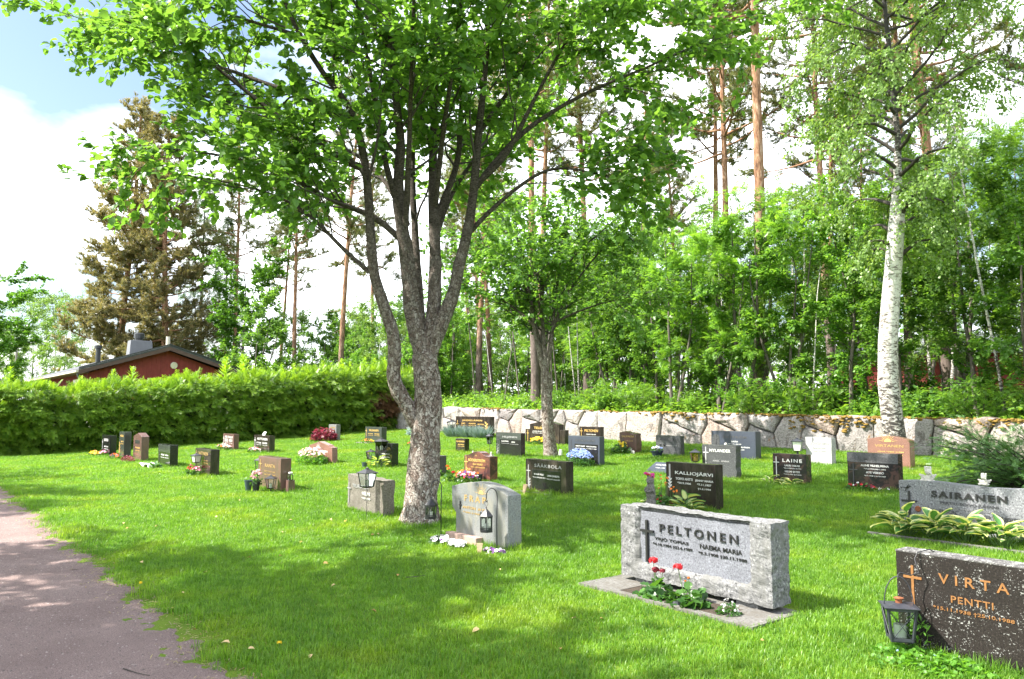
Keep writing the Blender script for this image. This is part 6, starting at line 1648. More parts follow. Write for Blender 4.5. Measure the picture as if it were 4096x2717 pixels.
def flower_head(r, mat, size, k=34):
    d = rand_dirs(k, r); d[:, 2] = np.abs(d[:, 2]) * .9 - .15
    P = d * size * np.array([1, 1, .75]); Rm = frames(np.cross(d, r.normal(size=(k, 3))), d + r.normal(0, .25, (k, 3)))
    V, F, at = scatter(petal5[0], petal5[1], P, Rm, r.uniform(size * .75, size * 1.1, k), None, r.random(k))
    return mesh_np('flower_head', V, F, M[mat], False, at)
def round_leaf():
    V = [(0, 0, 0)]; 
    for i, a in enumerate(np.linspace(-2.7, 2.7, 13)): V.append((.45 + .5 * math.cos(a), .52 * math.sin(a), .10 * (i % 2) - .06 * math.cos(a) + .05))
    V.append((.45, 0, -.05))
    return np.array(V), np.array([(14, i, i + 1) for i in range(1, 13)] + [(14, 13, 0), (14, 0, 1)])
RL = round_leaf()
def geranium(label, loc, rad, h, heads, nleaf, seed):
    r = np.random.default_rng(seed); root = plant('geranium', label, 'geranium', loc, rad, rad * .8, h * .62, nleaf, .075, [], 'plant_leaf', RL, seed)
    st = []
    for (x, y, z, s, m) in heads:
        ob('flower_head', flower_head(r, m, s), root, (x, y, z))
        st.append((np.array([(x * .3, y * .3, .02), (x * .7, y * .7, z * .6), (x, y, z)]), [.004, .0035, .003], 5))
    ob('stems', tubes_mesh('stems', st, M['stem']), root)
    return root
pz = .055 - .042 + .005
geranium('red flowered geranium at the left of the framed grey stone', (-4.36, 4.98, pz), .14, .30, [(-.02, -.02, .345, .034, 'p_red'), (.01, -.03, .275, .028, 'p_dred'), (.06, .0, .27, .022, 'p_dred')], 60, 1)
geranium('geranium with a single red bloom in the middle of the framed grey stone', (-4.04, 5.0, pz), .16, .27, [(-.10, -.02, .325, .034, 'p_red'), (-.01, 0, .255, .010, 'p_orange'), (-.06, .02, .22, .008, 'p_orange')], 70, 2)
plant('flowering_plant', 'small white flowered plant at the right end of the planted slab', 'plant', (-3.66, 4.98, pz), .085, .085, .15, 200, .028, [('p_white', 16, .02, .015)], seed=3)
plant('flowering_plant', 'low fine leaved plant between the two red geraniums', 'plant', (-4.22, 4.93, pz), .09, .08, .12, 160, .03, [], seed=4)
o = MB().lathe([(.035, 0), (.045, .05), (.03, .08)], 10).build('garden_light', M['plastic_black'], None, (-4.10, 4.91, pz)); tag(o, 'small dark ball light among the geraniums', 'light')
plant('pansies', 'white pansies at the left foot of the pale arched stone', 'pansies', (-7.62, 5.0, .05), .18, .11, .085, 120, .035, [('p_white', 46, .05, .01), ('p_violet', 9, .035, .005)], seed=5)
plant('pansies', 'dense white pansies in front of the pink plinth', 'pansies', (-7.27, 4.98, .05), .13, .09, .085, 80, .035, [('p_white', 60, .05, .01)], seed=6)
plant('pansies', 'dark violet and white pansies right of the wooden wedge', 'pansies', (-6.75, 5.1, .05), .19, .09, .06, 90, .035, [('p_violet', 12, .04, .01), ('p_white', 10, .04, .01), ('p_lpink', 5, .03, .01)], seed=7)
plant('flower_bed', 'colourful red white and violet flowers before the red veined stone', 'flowers', (-12.12, 8.52, .19), .34, .18, .20, 240, .05, [('p_white', 34, .055, .03), ('p_violet', 22, .055, .03), ('p_red', 26, .05, .04), ('p_pink', 12, .05, .04), ('p_orange', 14, .05, .07)], seed=8)
geranium('orange red geranium left of the colourful flowers by the red veined stone', (-12.5, 8.38, .19), .12, .30, [(-.08, 0, .30, .03, 'p_orange'), (.02, -.03, .26, .03, 'p_orange'), (.09, .02, .20, .03, 'p_red')], 26, 9)
plant('forget_me_nots', 'mass of blue forget-me-nots in front of the blue grey stone', 'flowers', (-12.45, 11.75, .33), .40, .22, .34, 700, .04, [('p_blue', 420, .032, .05), ('p_lpink', 14, .03, -.05)], seed=10)
plant('flower_bed', 'yellow and orange flowers in front of the winged stone', 'flowers', (-18.1, 15.35, .47), .36, .18, .24, 170, .06, [('p_yellow', 90, .055, .03), ('p_orange', 10, .045, .0)], seed=11)
plant('flowering_plant', 'bushy plant with flat yellow flowers at the brown boulder stone', 'plant', (-13.85, 14.55, .44), .30, .18, .27, 190, .07, [('p_yellow', 16, .06, .05)], seed=12)
plant('flowering_plant', 'large pale pink flowering plant in front of the pink stone', 'plant', (-18.75, 8.35, .18), .62, .30, .38, 620, .065, [('p_lpink', 150, .055, .06)], mat='shrub_leaf', seed=13)
plant('red_leaved_shrub', 'dark red leaved shrub beside the small pale grey stone', 'shrub', (-27.15, 12.55, .36), .62, .4, .55, 420, .11, [], mat='purple_leaf', seed=14)
plant('heather', 'dark purple red heather in front of the gable topped stone', 'heather', (-24.5, 5.30, .07), .55, .14, .16, 500, .045, [('p_dred', 60, .03, .01)], mat='purple_leaf', tpl=leaf_simple(.16, .05), seed=15)
plant('flower_bouquet', 'yellow and orange flowers left of the narrow black stone', 'flowers', (-28.2, 5.1, .06), .42, .14, .14, 60, .06, [('p_yellow', 36, .07, .02), ('p_orange', 14, .06, .02)], seed=16)
plant('flower_bouquet', 'pink and white flowers at the foot of the narrow black stone', 'flowers', (-27.9, 5.28, .07), .30, .10, .16, 60, .06, [('p_pink', 20, .06, .02), ('p_white', 14, .05, .02), ('p_red', 8, .05, .02)], seed=17)
plant('flower_bouquet', 'orange and violet flowers at the foot of the tall grey green stone', 'flowers', (-26.0, 5.25, .06), .42, .12, .15, 70, .06, [('p_orange', 22, .06, .02), ('p_violet', 12, .05, .02), ('p_mag', 8, .05, .02)], seed=18)
plant('flower_bouquet', 'mixed pale pink and orange flowers before the dark red stone', 'flowers', (-26.5, 8.66, .20), .62, .16, .20, 140, .06, [('p_lpink', 40, .06, .02), ('p_orange', 14, .05, .02), ('p_white', 14, .05, .02)], seed=19)
plant('flower_bouquet', 'pink and white flowers before the black stone with plaque', 'flowers', (-24.2, 8.86, .20), .42, .14, .17, 80, .06, [('p_lpink', 22, .06, .02), ('p_white', 14, .05, .02), ('p_red', 6, .05, .02)], seed=20)
plant('flower_bouquet', 'small yellow and orange flowers on the slab near the hedge', 'flowers', (-24.05, 12.75, .40), .40, .12, .13, 60, .05, [('p_yellow', 14, .05, .02), ('p_orange', 12, .05, .02)], seed=21)
plant('flower_bouquet', 'red and pink flowers left of the solar lantern', 'flowers', (-18.72, 5.40, .07), .13, .10, .22, 60, .06, [('p_red', 14, .05, .03), ('p_dred', 6, .05, .02)], seed=22)
plant('flower_bouquet', 'bright pink flowers right of the solar lantern', 'flowers', (-18.26, 5.38, .07), .15, .10, .20, 70, .06, [('p_pink', 16, .055, .03), ('p_lpink', 8, .05, .03)], seed=23)
plant('flower_bouquet', 'red flowers and green leaves at the foot of the headbanded dark stone', 'flowers', (-6.10, 11.68, .32), .24, .11, .13, 140, .045, [('p_red', 12, .04, .02), ('p_dred', 6, .04, .01), ('p_white', 3, .035, .02)], seed=24)
plant('flowering_plant', 'few white flowers at the right foot of the headbanded dark stone', 'plant', (-5.77, 11.72, .32), .10, .07, .09, 34, .04, [('p_white', 4, .05, .02)], seed=25)
plant('fern', 'small yellow green fern growing against the boulder wall', 'fern', (-7.0, 17.3, .55), .22, .16, .36, 60, .20, [], mat='rowan_leaf', tpl=frond_template(), seed=26)
plant('flowering_plant', 'red flowers on the bright lawn left of the big trunk', 'plant', (-21.6, 13.0, .38), .16, .12, .14, 40, .05, [('p_red', 8, .05, .02), ('p_orange', 4, .05, .02)], seed=27)
plant('orange_hawkweed', 'tall orange flowers on thin stems before the dark polished stone', 'flowers', (-7.30, 8.52, .19), .24, .10, .10, 10, .05, [('p_orange', 17, .034, .33)], seed=28, stems=1)
plant('flowering_plant', 'dark leafy plant with deep red buds left of the striped hosta', 'plant', (-7.35, 8.48, .19), .27, .13, .20, 260, .065, [('p_dred', 11, .045, .0), ('p_red', 4, .04, .0)], seed=29)
plant('ground_cover_plant', 'round leaved ground cover with a few blue flowers below the lichened stone', 'plant', (-2.22, 5.03, .05), .36, .17, .08, 520, .034, [('p_blue', 5, .018, .0)], mat='shrub_leaf', tpl=RL, seed=30)
plant('ground_cover_plant', 'patch of round leaved ground cover spreading towards the grass', 'plant', (-2.30, 4.82, .05), .24, .10, .045, 170, .028, [], mat='shrub_leaf', tpl=RL, seed=31)
plant('weeds', 'narrow leaved weed growing beside the box lantern', 'weed', (-2.33, 5.12, .05), .05, .04, .26, 60, .05, [], mat='shrub_leaf', tpl=leaf_simple(.12, .02), seed=32, dome=False)
# blue grey tufts
def tuft_plant(label, loc, rad, h, n_, seed):
    r = np.random.default_rng(seed); root = thing('grass_tuft_plant', label, 'ornamental grass', loc)
    a = r.uniform(0, 6.28, n_); q = rad * .4 * np.sqrt(r.random(n_))
    P = np.stack([q * np.cos(a), q * np.sin(a) * .6, np.zeros(n_)], -1); A = np.stack([np.cos(a) * .7, np.sin(a) * .6, r.uniform(.6, 1.6, n_)], -1)
    V, F, at = foliage(r, *leaf_simple(.022, .0), P, A, r.uniform(h * .7, h * 1.25, n_), .5)
    ob('blades', mesh_np('blades', V, F, M['blue_leaf'], False, at), root, kind='stuff')
tuft_plant('blue grey grass tuft at the left of the long dark brown stone', (-23.75, 16.15, .50), .9, .48, 520, 1)
tuft_plant('blue grey grass tuft in the middle of the long dark brown stone', (-22.95, 16.2, .51), .9, .46, 520, 2)
tuft_plant('blue grey grass tuft at the right end of the long dark brown stone', (-22.3, 16.25, .51), .8, .46, 460, 3)
plant('blue_shrub', 'small round blue grey shrub between the hedge and the big trunk', 'shrub', (-26.2, 15.9, .50), .34, .30, .55, 420, .07, [], mat='blue_leaf', seed=33)

# hostas, leaf by leaf
def hosta_mat(name, green, edge, lo, hi):
    m = leaf_mat(name, green, [x * 1.25 for x in green], .35, tip=edge, objvar=.1, tvar=(1.4, 1.3, .5))
    N = m.node_tree.nodes; K = m.node_tree.links.new
    for n_ in list(N):
        if n_.type == 'ATTRIBUTE' and n_.attribute_name == 'tip':
            tgt = n_.outputs['Fac'].links[0].to_socket
            r_ = ramp(N, [(lo, (0, 0, 0)), (hi, (1, 1, 1))]); K(n_.outputs['Fac'], r_.inputs[0]); K(r_.outputs[0], tgt)
    return m
M['hosta'] = hosta_mat('hosta_cream_edge', (.06, .17, .04), (.62, .64, .30), .60, .72)
M['hosta_inv'] = hosta_mat('hosta_pale_heart', (.50, .56, .22), (.07, .20, .05), .62, .74)
M['hosta_green'] = leaf_mat('hosta_green', (.10, .24, .04), (.20, .36, .07), .4, objvar=.15)
def hosta_leaf(mat, seed, w=.34):
    r = np.random.default_rng(seed); V, F, T = [], [], []
    rows, cols_ = 9, 7
    for i in range(rows):
        t = i / (rows - 1); ww = w * (math.sin(math.pi * min(1, (t * .94 + .06)) ** .75) ** .8) if 0 < i < rows - 1 else .004
        for j in range(cols_):
            s = (j / (cols_ - 1) - .5) * 2
            V.append((t, s * ww, .24 * t - .42 * t * t + .16 * s * s * (1 - t * .5) + .018 * math.sin(t * 9 + s * 5 + seed)))
            T.append(max(abs(s) * 1.0 - .06 + .05 * math.sin(t * 17 + seed), (t - .74) * 3.2))
    for i in range(rows - 1):
        for j in range(cols_ - 1):
            a = i * cols_ + j; F += [(a, a + 1, a + cols_ + 1), (a, a + cols_ + 1, a + cols_)]
    n0 = len(V)
    return mesh_np('leaf', V, np.array(F), M[mat], True, {'rnd': np.full(n0, r.random()), 'tip': np.clip(T, 0, 1)})
def hosta(label, loc, rx, ry, n_, size, mat, seed, w=.34, lift=(.25, 1.3)):
    r = np.random.default_rng(seed); root = thing('hosta', label, 'hosta', loc)
    ms = [hosta_leaf(mat, seed * 5 + k, w) for k in range(3)]
    st = []
    for i in range(n_):
        a = i * 2.4 + r.normal(0, .3); q = math.sqrt((i + .5) / n_)
        px, py = rx * q * math.cos(a) * .75, ry * q * math.sin(a) * .75
        s = size * r.uniform(.75, 1.2); z = size * (lift[1] - (lift[1] - lift[0]) * q) * r.uniform(.75, 1.1)
        ob('leaf', ms[i % 3], root, (px, py, z), (r.normal(0, .25), -r.uniform(.15, .95) * (1.3 - q), a + r.normal(0, .3)), s)
        st.append((np.array([(px * .3, py * .3, 0), (px * .7, py * .7, z * .6), (px, py, z)]), [.006, .005, .004], 5))
    ob('stalks', tubes_mesh('stalks', st, M['stem']), root)
    return root
for i, (x, y, n_) in enumerate([(-4.10, 8.78, 13), (-3.78, 8.80, 14), (-3.48, 8.80, 14), (-3.15, 8.80, 14)]):
    hosta(['cream edged hosta at the left end of the speckled grey stone', 'cream edged hosta below the round medallion of the speckled stone', 'cream edged hosta in the middle of the speckled grey stone', 'cream edged hosta towards the right end of the speckled stone'][i], (x, y, .20), .24, .18, n_ + 12, .20, 'hosta', 40 + i, .30, (.55, 1.35))
hosta('pale hearted hosta in front of the dark polished stone with orange flowers', (-6.90, 8.50, .19), .20, .16, 15, .19, 'hosta_inv', 50, .24)
hosta('striped hosta left of the deep red buds', (-7.50, 8.50, .19), .16, .12, 8, .16, 'hosta_inv', 51, .26)
hosta('small hosta at the left of the brown veined stone', (-7.62, 11.58, .32), .16, .12, 7, .17, 'hosta', 52, .24, (.2, .8))
hosta('small hosta at the right of the brown veined stone', (-7.25, 11.62, .32), .15, .12, 6, .16, 'hosta', 53, .24, (.2, .8))
hosta('green hosta between the pair of stake lanterns', (-16.30, 8.92, .21), .26, .2, 13, .22, 'hosta_inv', 54, .24)
hosta('yellow green hosta in front of the small dark stone by the trunk', (-13.66, 8.68, .20), .2, .16, 11, .20, 'hosta_green', 55, .28)

# ------------------------------------------------------------------ pots, vases, figures, oddments
def pot(name, label, loc, h, r0, r1, mat):
    o = MB().lathe([(r0 * .9, 0), (r0, .005), (r1, h), (r1 * 1.06, h), (r1 * 1.06, h + .012), (r1 * .9, h + .012), (r1 * .85, h - .02)], 16).build(name, M[mat], None, loc, smooth=False)
    return tag(o, label, name.replace('_', ' '))
pot('grave_vase', 'grey green tapered vase left of the pink roses', (-14.45, 5.2, .06), .20, .045, .075, 'plastic_teal')
pot('grave_vase', 'black tapered vase holding pink roses', (-14.20, 5.25, .06), .19, .05, .075, 'plastic_black')
rs = thing('rose_bouquet', 'bouquet of pale pink roses in the black vase', 'roses', (-14.20, 5.25, .26))
rr = np.random.default_rng(3)
stx = []
for i, (x, y, z) in enumerate([(-.13, 0, .13), (-.04, -.03, .17), (.06, 0, .18), (.14, .02, .15), (-.02, -.07, .09), (.08, -.06, .08), (.0, .04, .20), (-.09, .05, .17)]):
    ob('rose', flower_head(rr, 'p_lpink', .036, 26), rs, (x, y, z)); stx.append((np.array([(x * .2, y * .2, -.1), (x * .7, y * .7, z * .4), (x, y, z)]), [.004, .004, .003], 4))
ob('stems', tubes_mesh('stems', stx, M['stem']), rs)
V, F, at = foliage(rr, *leaf_template(), rr.normal(0, 1, (34, 3)) * np.array([.08, .06, .05]) + np.array([0, 0, .03]), rand_dirs(34, rr), np.full(34, .07)); ob('leaves', mesh_np('leaves', V, F, M['plant_leaf'], False, at), rs, kind='stuff')
pot('grave_vase', 'black vase in front of the right edge of the red veined stone', (-11.98, 8.72, .20), .15, .035, .05, 'plastic_black')
pot('grave_vase', 'small dark green cup left of the pair of stake lanterns', (-16.6, 8.72, .20), .12, .05, .065, 'plastic_teal')
pot('flower_pot', 'dark blue glazed pot before the rough topped grey stone', (-12.55, 14.4, .44), .13, .10, .15, 'plastic_blue')
plant('pansies', 'pale blue and white pansies in the dark blue pot', 'pansies', (-12.55, 14.4, .57), .15, .12, .10, 60, .05, [('p_white', 22, .05, .02), ('p_blue', 12, .05, .02)], seed=34)
o = MB().box(-.07, .07, -.01, .01, 0, .12).build('name_plate', M['plastic_white'], None, (-24.35, 9.2, gz(-24, 9) + .53), (R(-35), 0, .2)); tag(o, 'small pale tilted plate on top of a black stone near the hedge', 'plate')
def cloth(label, loc, seed):
    r = np.random.default_rng(seed); V, F = [], []
    for i in range(9):
        for j in range(6): V.append(((i / 8 - .5) * .9 + r.normal(0, .02), (j / 5 - .5) * .32 + r.normal(0, .015), .05 + .05 * math.sin(i * 1.3 + j) + r.normal(0, .012)))
    for i in range(8):
        for j in range(5): a = i * 6 + j; F.append((a, a + 6, a + 7, a + 1))
    o = ob('flower_wrapping', mesh_np('flower_wrapping', V, F, M['plastic_white'], True), None, loc); o.modifiers.new('thick', 'SOLIDIFY').thickness = .004
    tag(o, label, 'wrapping')
cloth('crumpled white flower wrapping on the grass left of the low black stone', (-21.95, 5.28, .07), 4)
plant('flowering_plant', 'wilted green bouquet in the white wrapping', 'plant', (-21.6, 5.3, .07), .36, .13, .12, 60, .09, [], seed=35)

def blob(name, parts, voxel, mat, parent=None, loc=(0, 0, 0), rz=0.0, smooth=2):
    """one continuous carved figure from overlapping ellipsoids (centre, radii)"""
    V, F, b = [], [], 0
    bm = bmesh.new(); bmesh.ops.create_icosphere(bm, subdivisions=2, radius=1)
    tv = np.array([v.co[:] for v in bm.verts]); tf = np.array([[v.index for v in f.verts] for f in bm.faces]); bm.free()
    for c, rad, *rot in parts:
        q = tv * np.array(rad)
        if rot: q = q @ np.array(Euler(rot[0]).to_matrix()).T
        V.append(q + np.array(c)); F.append(tf + b); b += len(tv)
    o = ob(name, mesh_np(name, np.concatenate(V), np.concatenate(F), mat, True), parent, loc, (0, 0, rz))
    m = o.modifiers.new('carve', 'REMESH'); m.mode = 'VOXEL'; m.voxel_size = voxel; m.use_smooth_shade = True
    if smooth:
        s = o.modifiers.new('soften', 'SMOOTH'); s.iterations = smooth; s.factor = .5
    return o
def cherub_parts(k=1.0, lean=1):
    p = [((0, 0, .018), (.060, .036, .020)), ((-.045, .012, .018), (.03, .028, .018)), ((.0, -.008, .048), (.032, .025, .032)), ((0, -.012, .082), (.010, .010, .014)),
         ((0, -.018, .108), (.032, .030, .034)), ((0, -.046, .106), (.006, .007, .006)), ((-.010, -.042, .098), (.009, .006, .006)), ((.010, -.042, .098), (.009, .006, .006)), ((0, -.043, .090), (.008, .005, .004)),
         ((-.013, -.043, .114), (.008, .004, .003)), ((.013, -.043, .114), (.008, .004, .003)),
         ((.036, -.026, .040), (.010, .010, .026), (0, .35, 0)), ((.030, -.038, .070), (.008, .009, .024), (.2, -.25, 0)), ((.022, -.042, .090), (.010, .009, .010)),
         ((-.034, -.022, .042), (.010, .010, .026), (0, -.35, 0)), ((-.02, -.044, .022), (.026, .009, .009), (0, 0, .3)), ((.006, -.05, .018), (.012, .009, .008))]
    for i in range(16):
        a = i * .785 + .3; z = .125 + .012 * (i % 3)
        p.append(((.024 * math.cos(a), -.014 + .024 * math.sin(a) + .006, z), (.011, .011, .010)))
    for s in (-1, 1):
        p += [((s * .046, .020, .062), (.026, .008, .016), (0, -s * .15, s * .35)), ((s * .066, .026, .070), (.016, .006, .012), (0, -s * .35, s * .4)), ((s * .046, .022, .046), (.022, .007, .010), (0, s * .15, s * .35))]
    return [tuple([tuple(np.array(q[0]) * k), tuple(np.array(q[1]) * k)] + list(q[2:])) for q in p]
zt = gz(-3.5, 9.16) + .56
o = blob('cherub_figurine', cherub_parts(1.15), .004, M['plaster'], None, (-4.03, 9.23, zt - .005), .5); tag(o, 'larger white cherub leaning on its hand at the left of the speckled grey stone', 'figurine')
o = blob('cherub_figurine', cherub_parts(.85), .0035, M['plaster'], None, (-3.45, 9.23, zt + .002), .2); tag(o, 'smaller winged white cherub towards the right on the speckled grey stone', 'figurine')
o = blob('cherub_figurine', [((0, 0, .03), (.05, .05, .03)), ((0, 0, .10), (.04, .035, .06)), ((0, 0, .16), (.015, .015, .02)), ((0, -.005, .20), (.038, .036, .04)), ((.03, -.04, .13), (.014, .03, .014), (.5, 0, 0)), ((-.03, -.04, .13), (.014, .03, .014), (.5, 0, 0)), ((.06, .03, .14), (.03, .012, .05), (0, .4, 0)), ((-.06, .03, .14), (.03, .012, .05), (0, -.4, 0)), ((0, -.04, .20), (.007, .008, .007))], .006, M['plaster'], None, (-10.62, 14.48, .60), .4)
tag(o, 'white kneeling cherub in front of the slate blue stone', 'figurine')
MB_ = MB().lathe([(.09, -.02), (.085, .17)], 10).build('figurine_plinth', M['white'], None, (-10.62, 14.48, .44)); tag(MB_, 'round pale plinth under the kneeling cherub', 'plinth')
for i, (x, lb) in enumerate([(-12.50, 'tiny pale cherub on the left shoulder of the red veined stone'), (-11.90, 'tiny pale cherub on the right shoulder of the red veined stone')]):
    o = blob('cherub_figurine', cherub_parts(.55), .003, M['plaster'], None, (x, 8.93, gz(-12, 8.8) + (.482 if i == 0 else .488)), .3); tag(o, lb, 'figurine')
o = blob('dog_figurine', [((0, 0, .05), (.07, .04, .05)), ((-.06, -.01, .10), (.03, .03, .035)), ((-.09, -.015, .095), (.02, .014, .014)), ((-.05, .02, .13), (.01, .008, .018)), ((-.05, -.03, .13), (.01, .008, .018)), ((.04, 0, .02), (.03, .04, .02)), ((-.04, 0, .03), (.018, .03, .03))], .005, M['plaster'], None, (-13.52, 14.6, .45)); tag(o, 'small white animal figurine at the brown boulder stone', 'figurine')
# carved animal statue holding its paws, with bright flowers behind its head
st_ = thing('animal_statue', 'weathered grey carved bear cub statue standing behind the framed grey stone', 'statue', (-7.20, 8.12, .17), .15)
blob('body', [((0, 0, .03), (.085, .085, .04)), ((0, 0, .12), (.078, .075, .13)), ((0, .005, .26), (.070, .066, .13)), ((0, 0, .36), (.058, .055, .09)), ((0, -.008, .455), (.056, .055, .058)), ((0, -.055, .44), (.026, .03, .022)), ((0, -.082, .447), (.010, .008, .008)),
     ((-.040, .0, .510), (.018, .012, .022)), ((.040, .0, .510), (.018, .012, .022)), ((-.055, -.035, .33), (.022, .024, .05), (.5, .3, 0)), ((.055, -.035, .33), (.022, .024, .05), (.5, -.3, 0)), ((-.025, -.068, .31), (.026, .018, .020)), ((.025, -.068, .31), (.026, .018, .020)),
     ((-.04, -.06, .04), (.03, .045, .03)), ((.04, -.06, .04), (.03, .045, .03)), ((-.02, -.052, .47), (.008, .006, .008)), ((.02, -.052, .47), (.008, .006, .008))], .008, M['cast_stone'], st_, smooth=2)
fb = thing('flower_bouquet', 'bright pink and red flowers on the head of the carved statue', 'flowers', (-7.22, 8.14, .17 + .51), .2)
for i, (x, y, z, m_) in enumerate([(-.07, .0, .035, 'p_mag'), (-.02, -.03, .02, 'p_red'), (.03, .01, .025, 'p_mag'), (-.045, .04, .03, 'p_lpink'), (.05, -.03, .0, 'p_mag')]):
    ob('flower_head', flower_head(rr, m_, .026, 24), fb, (x, y, z))

def wedge(label, loc, h, w, rz, tilt):
    o = MB().add([(-w * .35, -.006, 0), (w * .35, -.006, 0), (w * .35, .006, 0), (-w * .35, .006, 0), (-w, -.008, h), (w, -.008, h), (w, .008, h), (-w, .008, h)], [(0, 3, 2, 1), (4, 5, 6, 7), (0, 1, 5, 4), (1, 2, 6, 5), (2, 3, 7, 6), (3, 0, 4, 7)]).build('wooden_marker', M['wood'], None, loc, (tilt, 0, rz)); tag(o, label, 'wooden marker')
wedge('pale wooden wedge stuck in the ground before the pale arched stone', (-6.83, 4.97, .02), .15, .035, .8, -.05)
wedge('leaning wooden wedge at the left foot of the dull lettered dark stone', (-10.1, 8.25, .17), .18, .045, .2, -.3)

# spreading juniper
jr = np.random.default_rng(77)
jun = thing('juniper_shrub', 'spreading dark green juniper shrub behind the speckled grey stone', 'shrub', (-4.15, 13.2, .38))
brs, jp, ja = [], [], []
for k in range(100):
    a = jr.uniform(0, 6.28); el = jr.uniform(.15, .95); ln = jr.uniform(1.0, 1.95)
    s = polyline(jr, (jr.normal(0, .15), jr.normal(0, .15), .05), (math.cos(a), math.sin(a), el), ln, 8, .07, -.02, .10)
    brs.append((s, np.linspace(.016, .004, len(s)), 4))
    for q in range(60):
        u = jr.uniform(.2, 1); p, t_ = along(s, u); jp.append(p + jr.normal(0, .06, 3)); ja.append(norm(t_ + jr.normal(0, .45, 3) + np.array([0, 0, .05])))
ob('branches', tubes_mesh('branches', brs, M['bark_twig']), jun, kind='stuff')
V, F, at = foliage(jr, sv, sf, np.array(jp), np.array(ja), jr.uniform(.07, .16, len(jp)), .4, stip)
ob('foliage', mesh_np('foliage', V, F, M['juniper'], False, at), jun, kind='stuff')

# dandelions, fallen leaves, twigs
def dandelion(x, y, z, label):
    root = thing('dandelion', label, 'dandelion', (x, y, z))
    ob('flower_head', flower_head(rr, 'p_yellow', .014, 20), root, (0, 0, .055)); MB().tube([(0, 0, -.02), (0, 0, .052)], .0018, 5).build('stem', M['stem'], root)
dandelion(-5.14, 2.09, 0, 'yellow dandelion in the grass well inside the lawn edge')
dandelion(-7.63, 1.80, 0, 'yellow dandelion right at the gravel edge')
M['dry_leaf'] = plain('dry_leaf', (.42, .24, .09), .8, var=.35, scale=30)
M['dry_leaf2'] = plain('pale_dry_leaf', (.55, .40, .20), .8, var=.25, scale=30)
lt = leaf_template(.34, .16, -.25)
dl = [mesh_np('fallen_leaf', lt[0], lt[1], M[m_], True) for m_ in ('dry_leaf', 'dry_leaf2')]
fr = random.Random(8)
FL = [(-7.83, 2.43), (-8.56, 4.68), (-7.46, 3.47), (-4.83, 2.18), (-5.58, 3.01), (-4.6, 3.35), (-3.12, 4.58), (-13.1, 4.55), (-4.2, 4.16), (-4.34, 4.01), (-6.51, 3.79), (-5.4, 1.85), (-5.9, 1.75), (-5.2, 1.9), (-6.6, 1.8), (-7.1, 2.0), (-8.3, 3.0), (-9.6, 3.9), (-11.2, 2.8), (-6.0, 4.6), (-3.9, 3.5)] + [(fr.uniform(-12, -3.5), fr.uniform(1.7, 4.9)) for _ in range(14)]
for i, (x, y) in enumerate(FL):
    o = ob('fallen_leaf', dl[i % 2], None, (x, y, gz(x, y) + .036), (fr.uniform(-.5, .5), fr.uniform(-.4, .4), fr.uniform(0, 6.3)), fr.uniform(.03, .06))
    tag(o, 'dry %s leaf fallen on the lawn' % ('brown' if i % 2 == 0 else 'pale tan'), 'leaf', '%s leaves fallen on the lawn' % ('brown' if i % 2 == 0 else 'tan'))
for i, (x, y, a, l, lb) in enumerate([(-5.35, 1.18, .4, .26, 'longer thin dry twig lying on the gravel path'), (-8.85, 1.45, 1.2, .14, 'short dry twig near the lawn edge of the path'), (-6.3, 3.75, .9, .2, 'green leafy twig lying on the shaded lawn')]):
    r = np.random.default_rng(i)
    s = polyline(r, (0, 0, 0), (math.cos(a), math.sin(a), 0), l, 7, .15); s[:, 2] = .008
    o = ob('twig', tubes_mesh('twig', [(s, np.linspace(.004, .002, len(s)), 5)], M['bark_twig']), None, (x, y, .008 if y < 1.6 else gz(x, y) + .04)); tag(o, lb, 'twig')

# ------------------------------------------------------------------ mown grass
def grass_tuft(seed, n, rad, hmin, hmax, wid, name):
    r = np.random.default_rng(seed)
    a = r.uniform(0, 6.28, n); q = rad * np.sqrt(r.random(n))
    P = np.stack([q * np.cos(a), q * np.sin(a), np.full(n, -.004)], -1)
    b = r.uniform(0, 6.28, n); lean = r.uniform(.15, .95, n)
    D = np.stack([np.cos(b), np.sin(b), np.zeros(n)], -1); S = np.stack([-np.sin(b), np.cos(b), np.zeros(n)], -1)
    h = r.uniform(hmin, hmax, n); w = wid * r.uniform(.7, 1.3, n)
    up = np.array([0, 0, 1.0])
    m1 = P + up * (h * .55)[:, None] + D * (h * lean * .25)[:, None]
    t = P + up * (h * (1 - .25 * lean))[:, None] + D * (h * lean * .8)[:, None]
    V = np.stack([P - S * w[:, None], P + S * w[:, None], m1 + S * (w * .8)[:, None], m1 - S * (w * .8)[:, None], t], 1).reshape(-1, 3)
    base = np.arange(n) * 5
    F = np.concatenate([np.stack([base, base + 1, base + 2], -1), np.stack([base, base + 2, base + 3], -1), np.stack([base + 3, base + 2, base + 4], -1)])
    rn = np.repeat(np.clip(r.normal(.5, .28, n), 0, 1), 5); tp = np.tile([0, 0, .15, .15, .7], n)
    me = mesh_np(name, V, F, M['grass'], False, {'rnd': rn, 'tip': tp})
    return bpy.data.objects.new(name, me)
tufts = [grass_tuft(100 + i, 46, .085, .022, .055, .0021, 'grass_tuft') for i in range(5)] + [grass_tuft(120, 34, .08, .05, .10, .0024, 'grass_tuft')]
far_tufts = [grass_tuft(140 + i, 60, .17, .025, .06, .0042, 'grass_tuft') for i in range(4)]
NOGRASS = [(-5.13, -3.33, 4.80, 5.55), (-7.86, -7.18, 5.16, 5.3), (-14.75, -14.2, 5.1, 5.5)] + GRASS_SKIP
fwd2 = np.array([-math.sin(CAM_YAW), math.cos(CAM_YAW)]); rgt2 = np.array([math.cos(CAM_YAW), math.sin(CAM_YAW)])
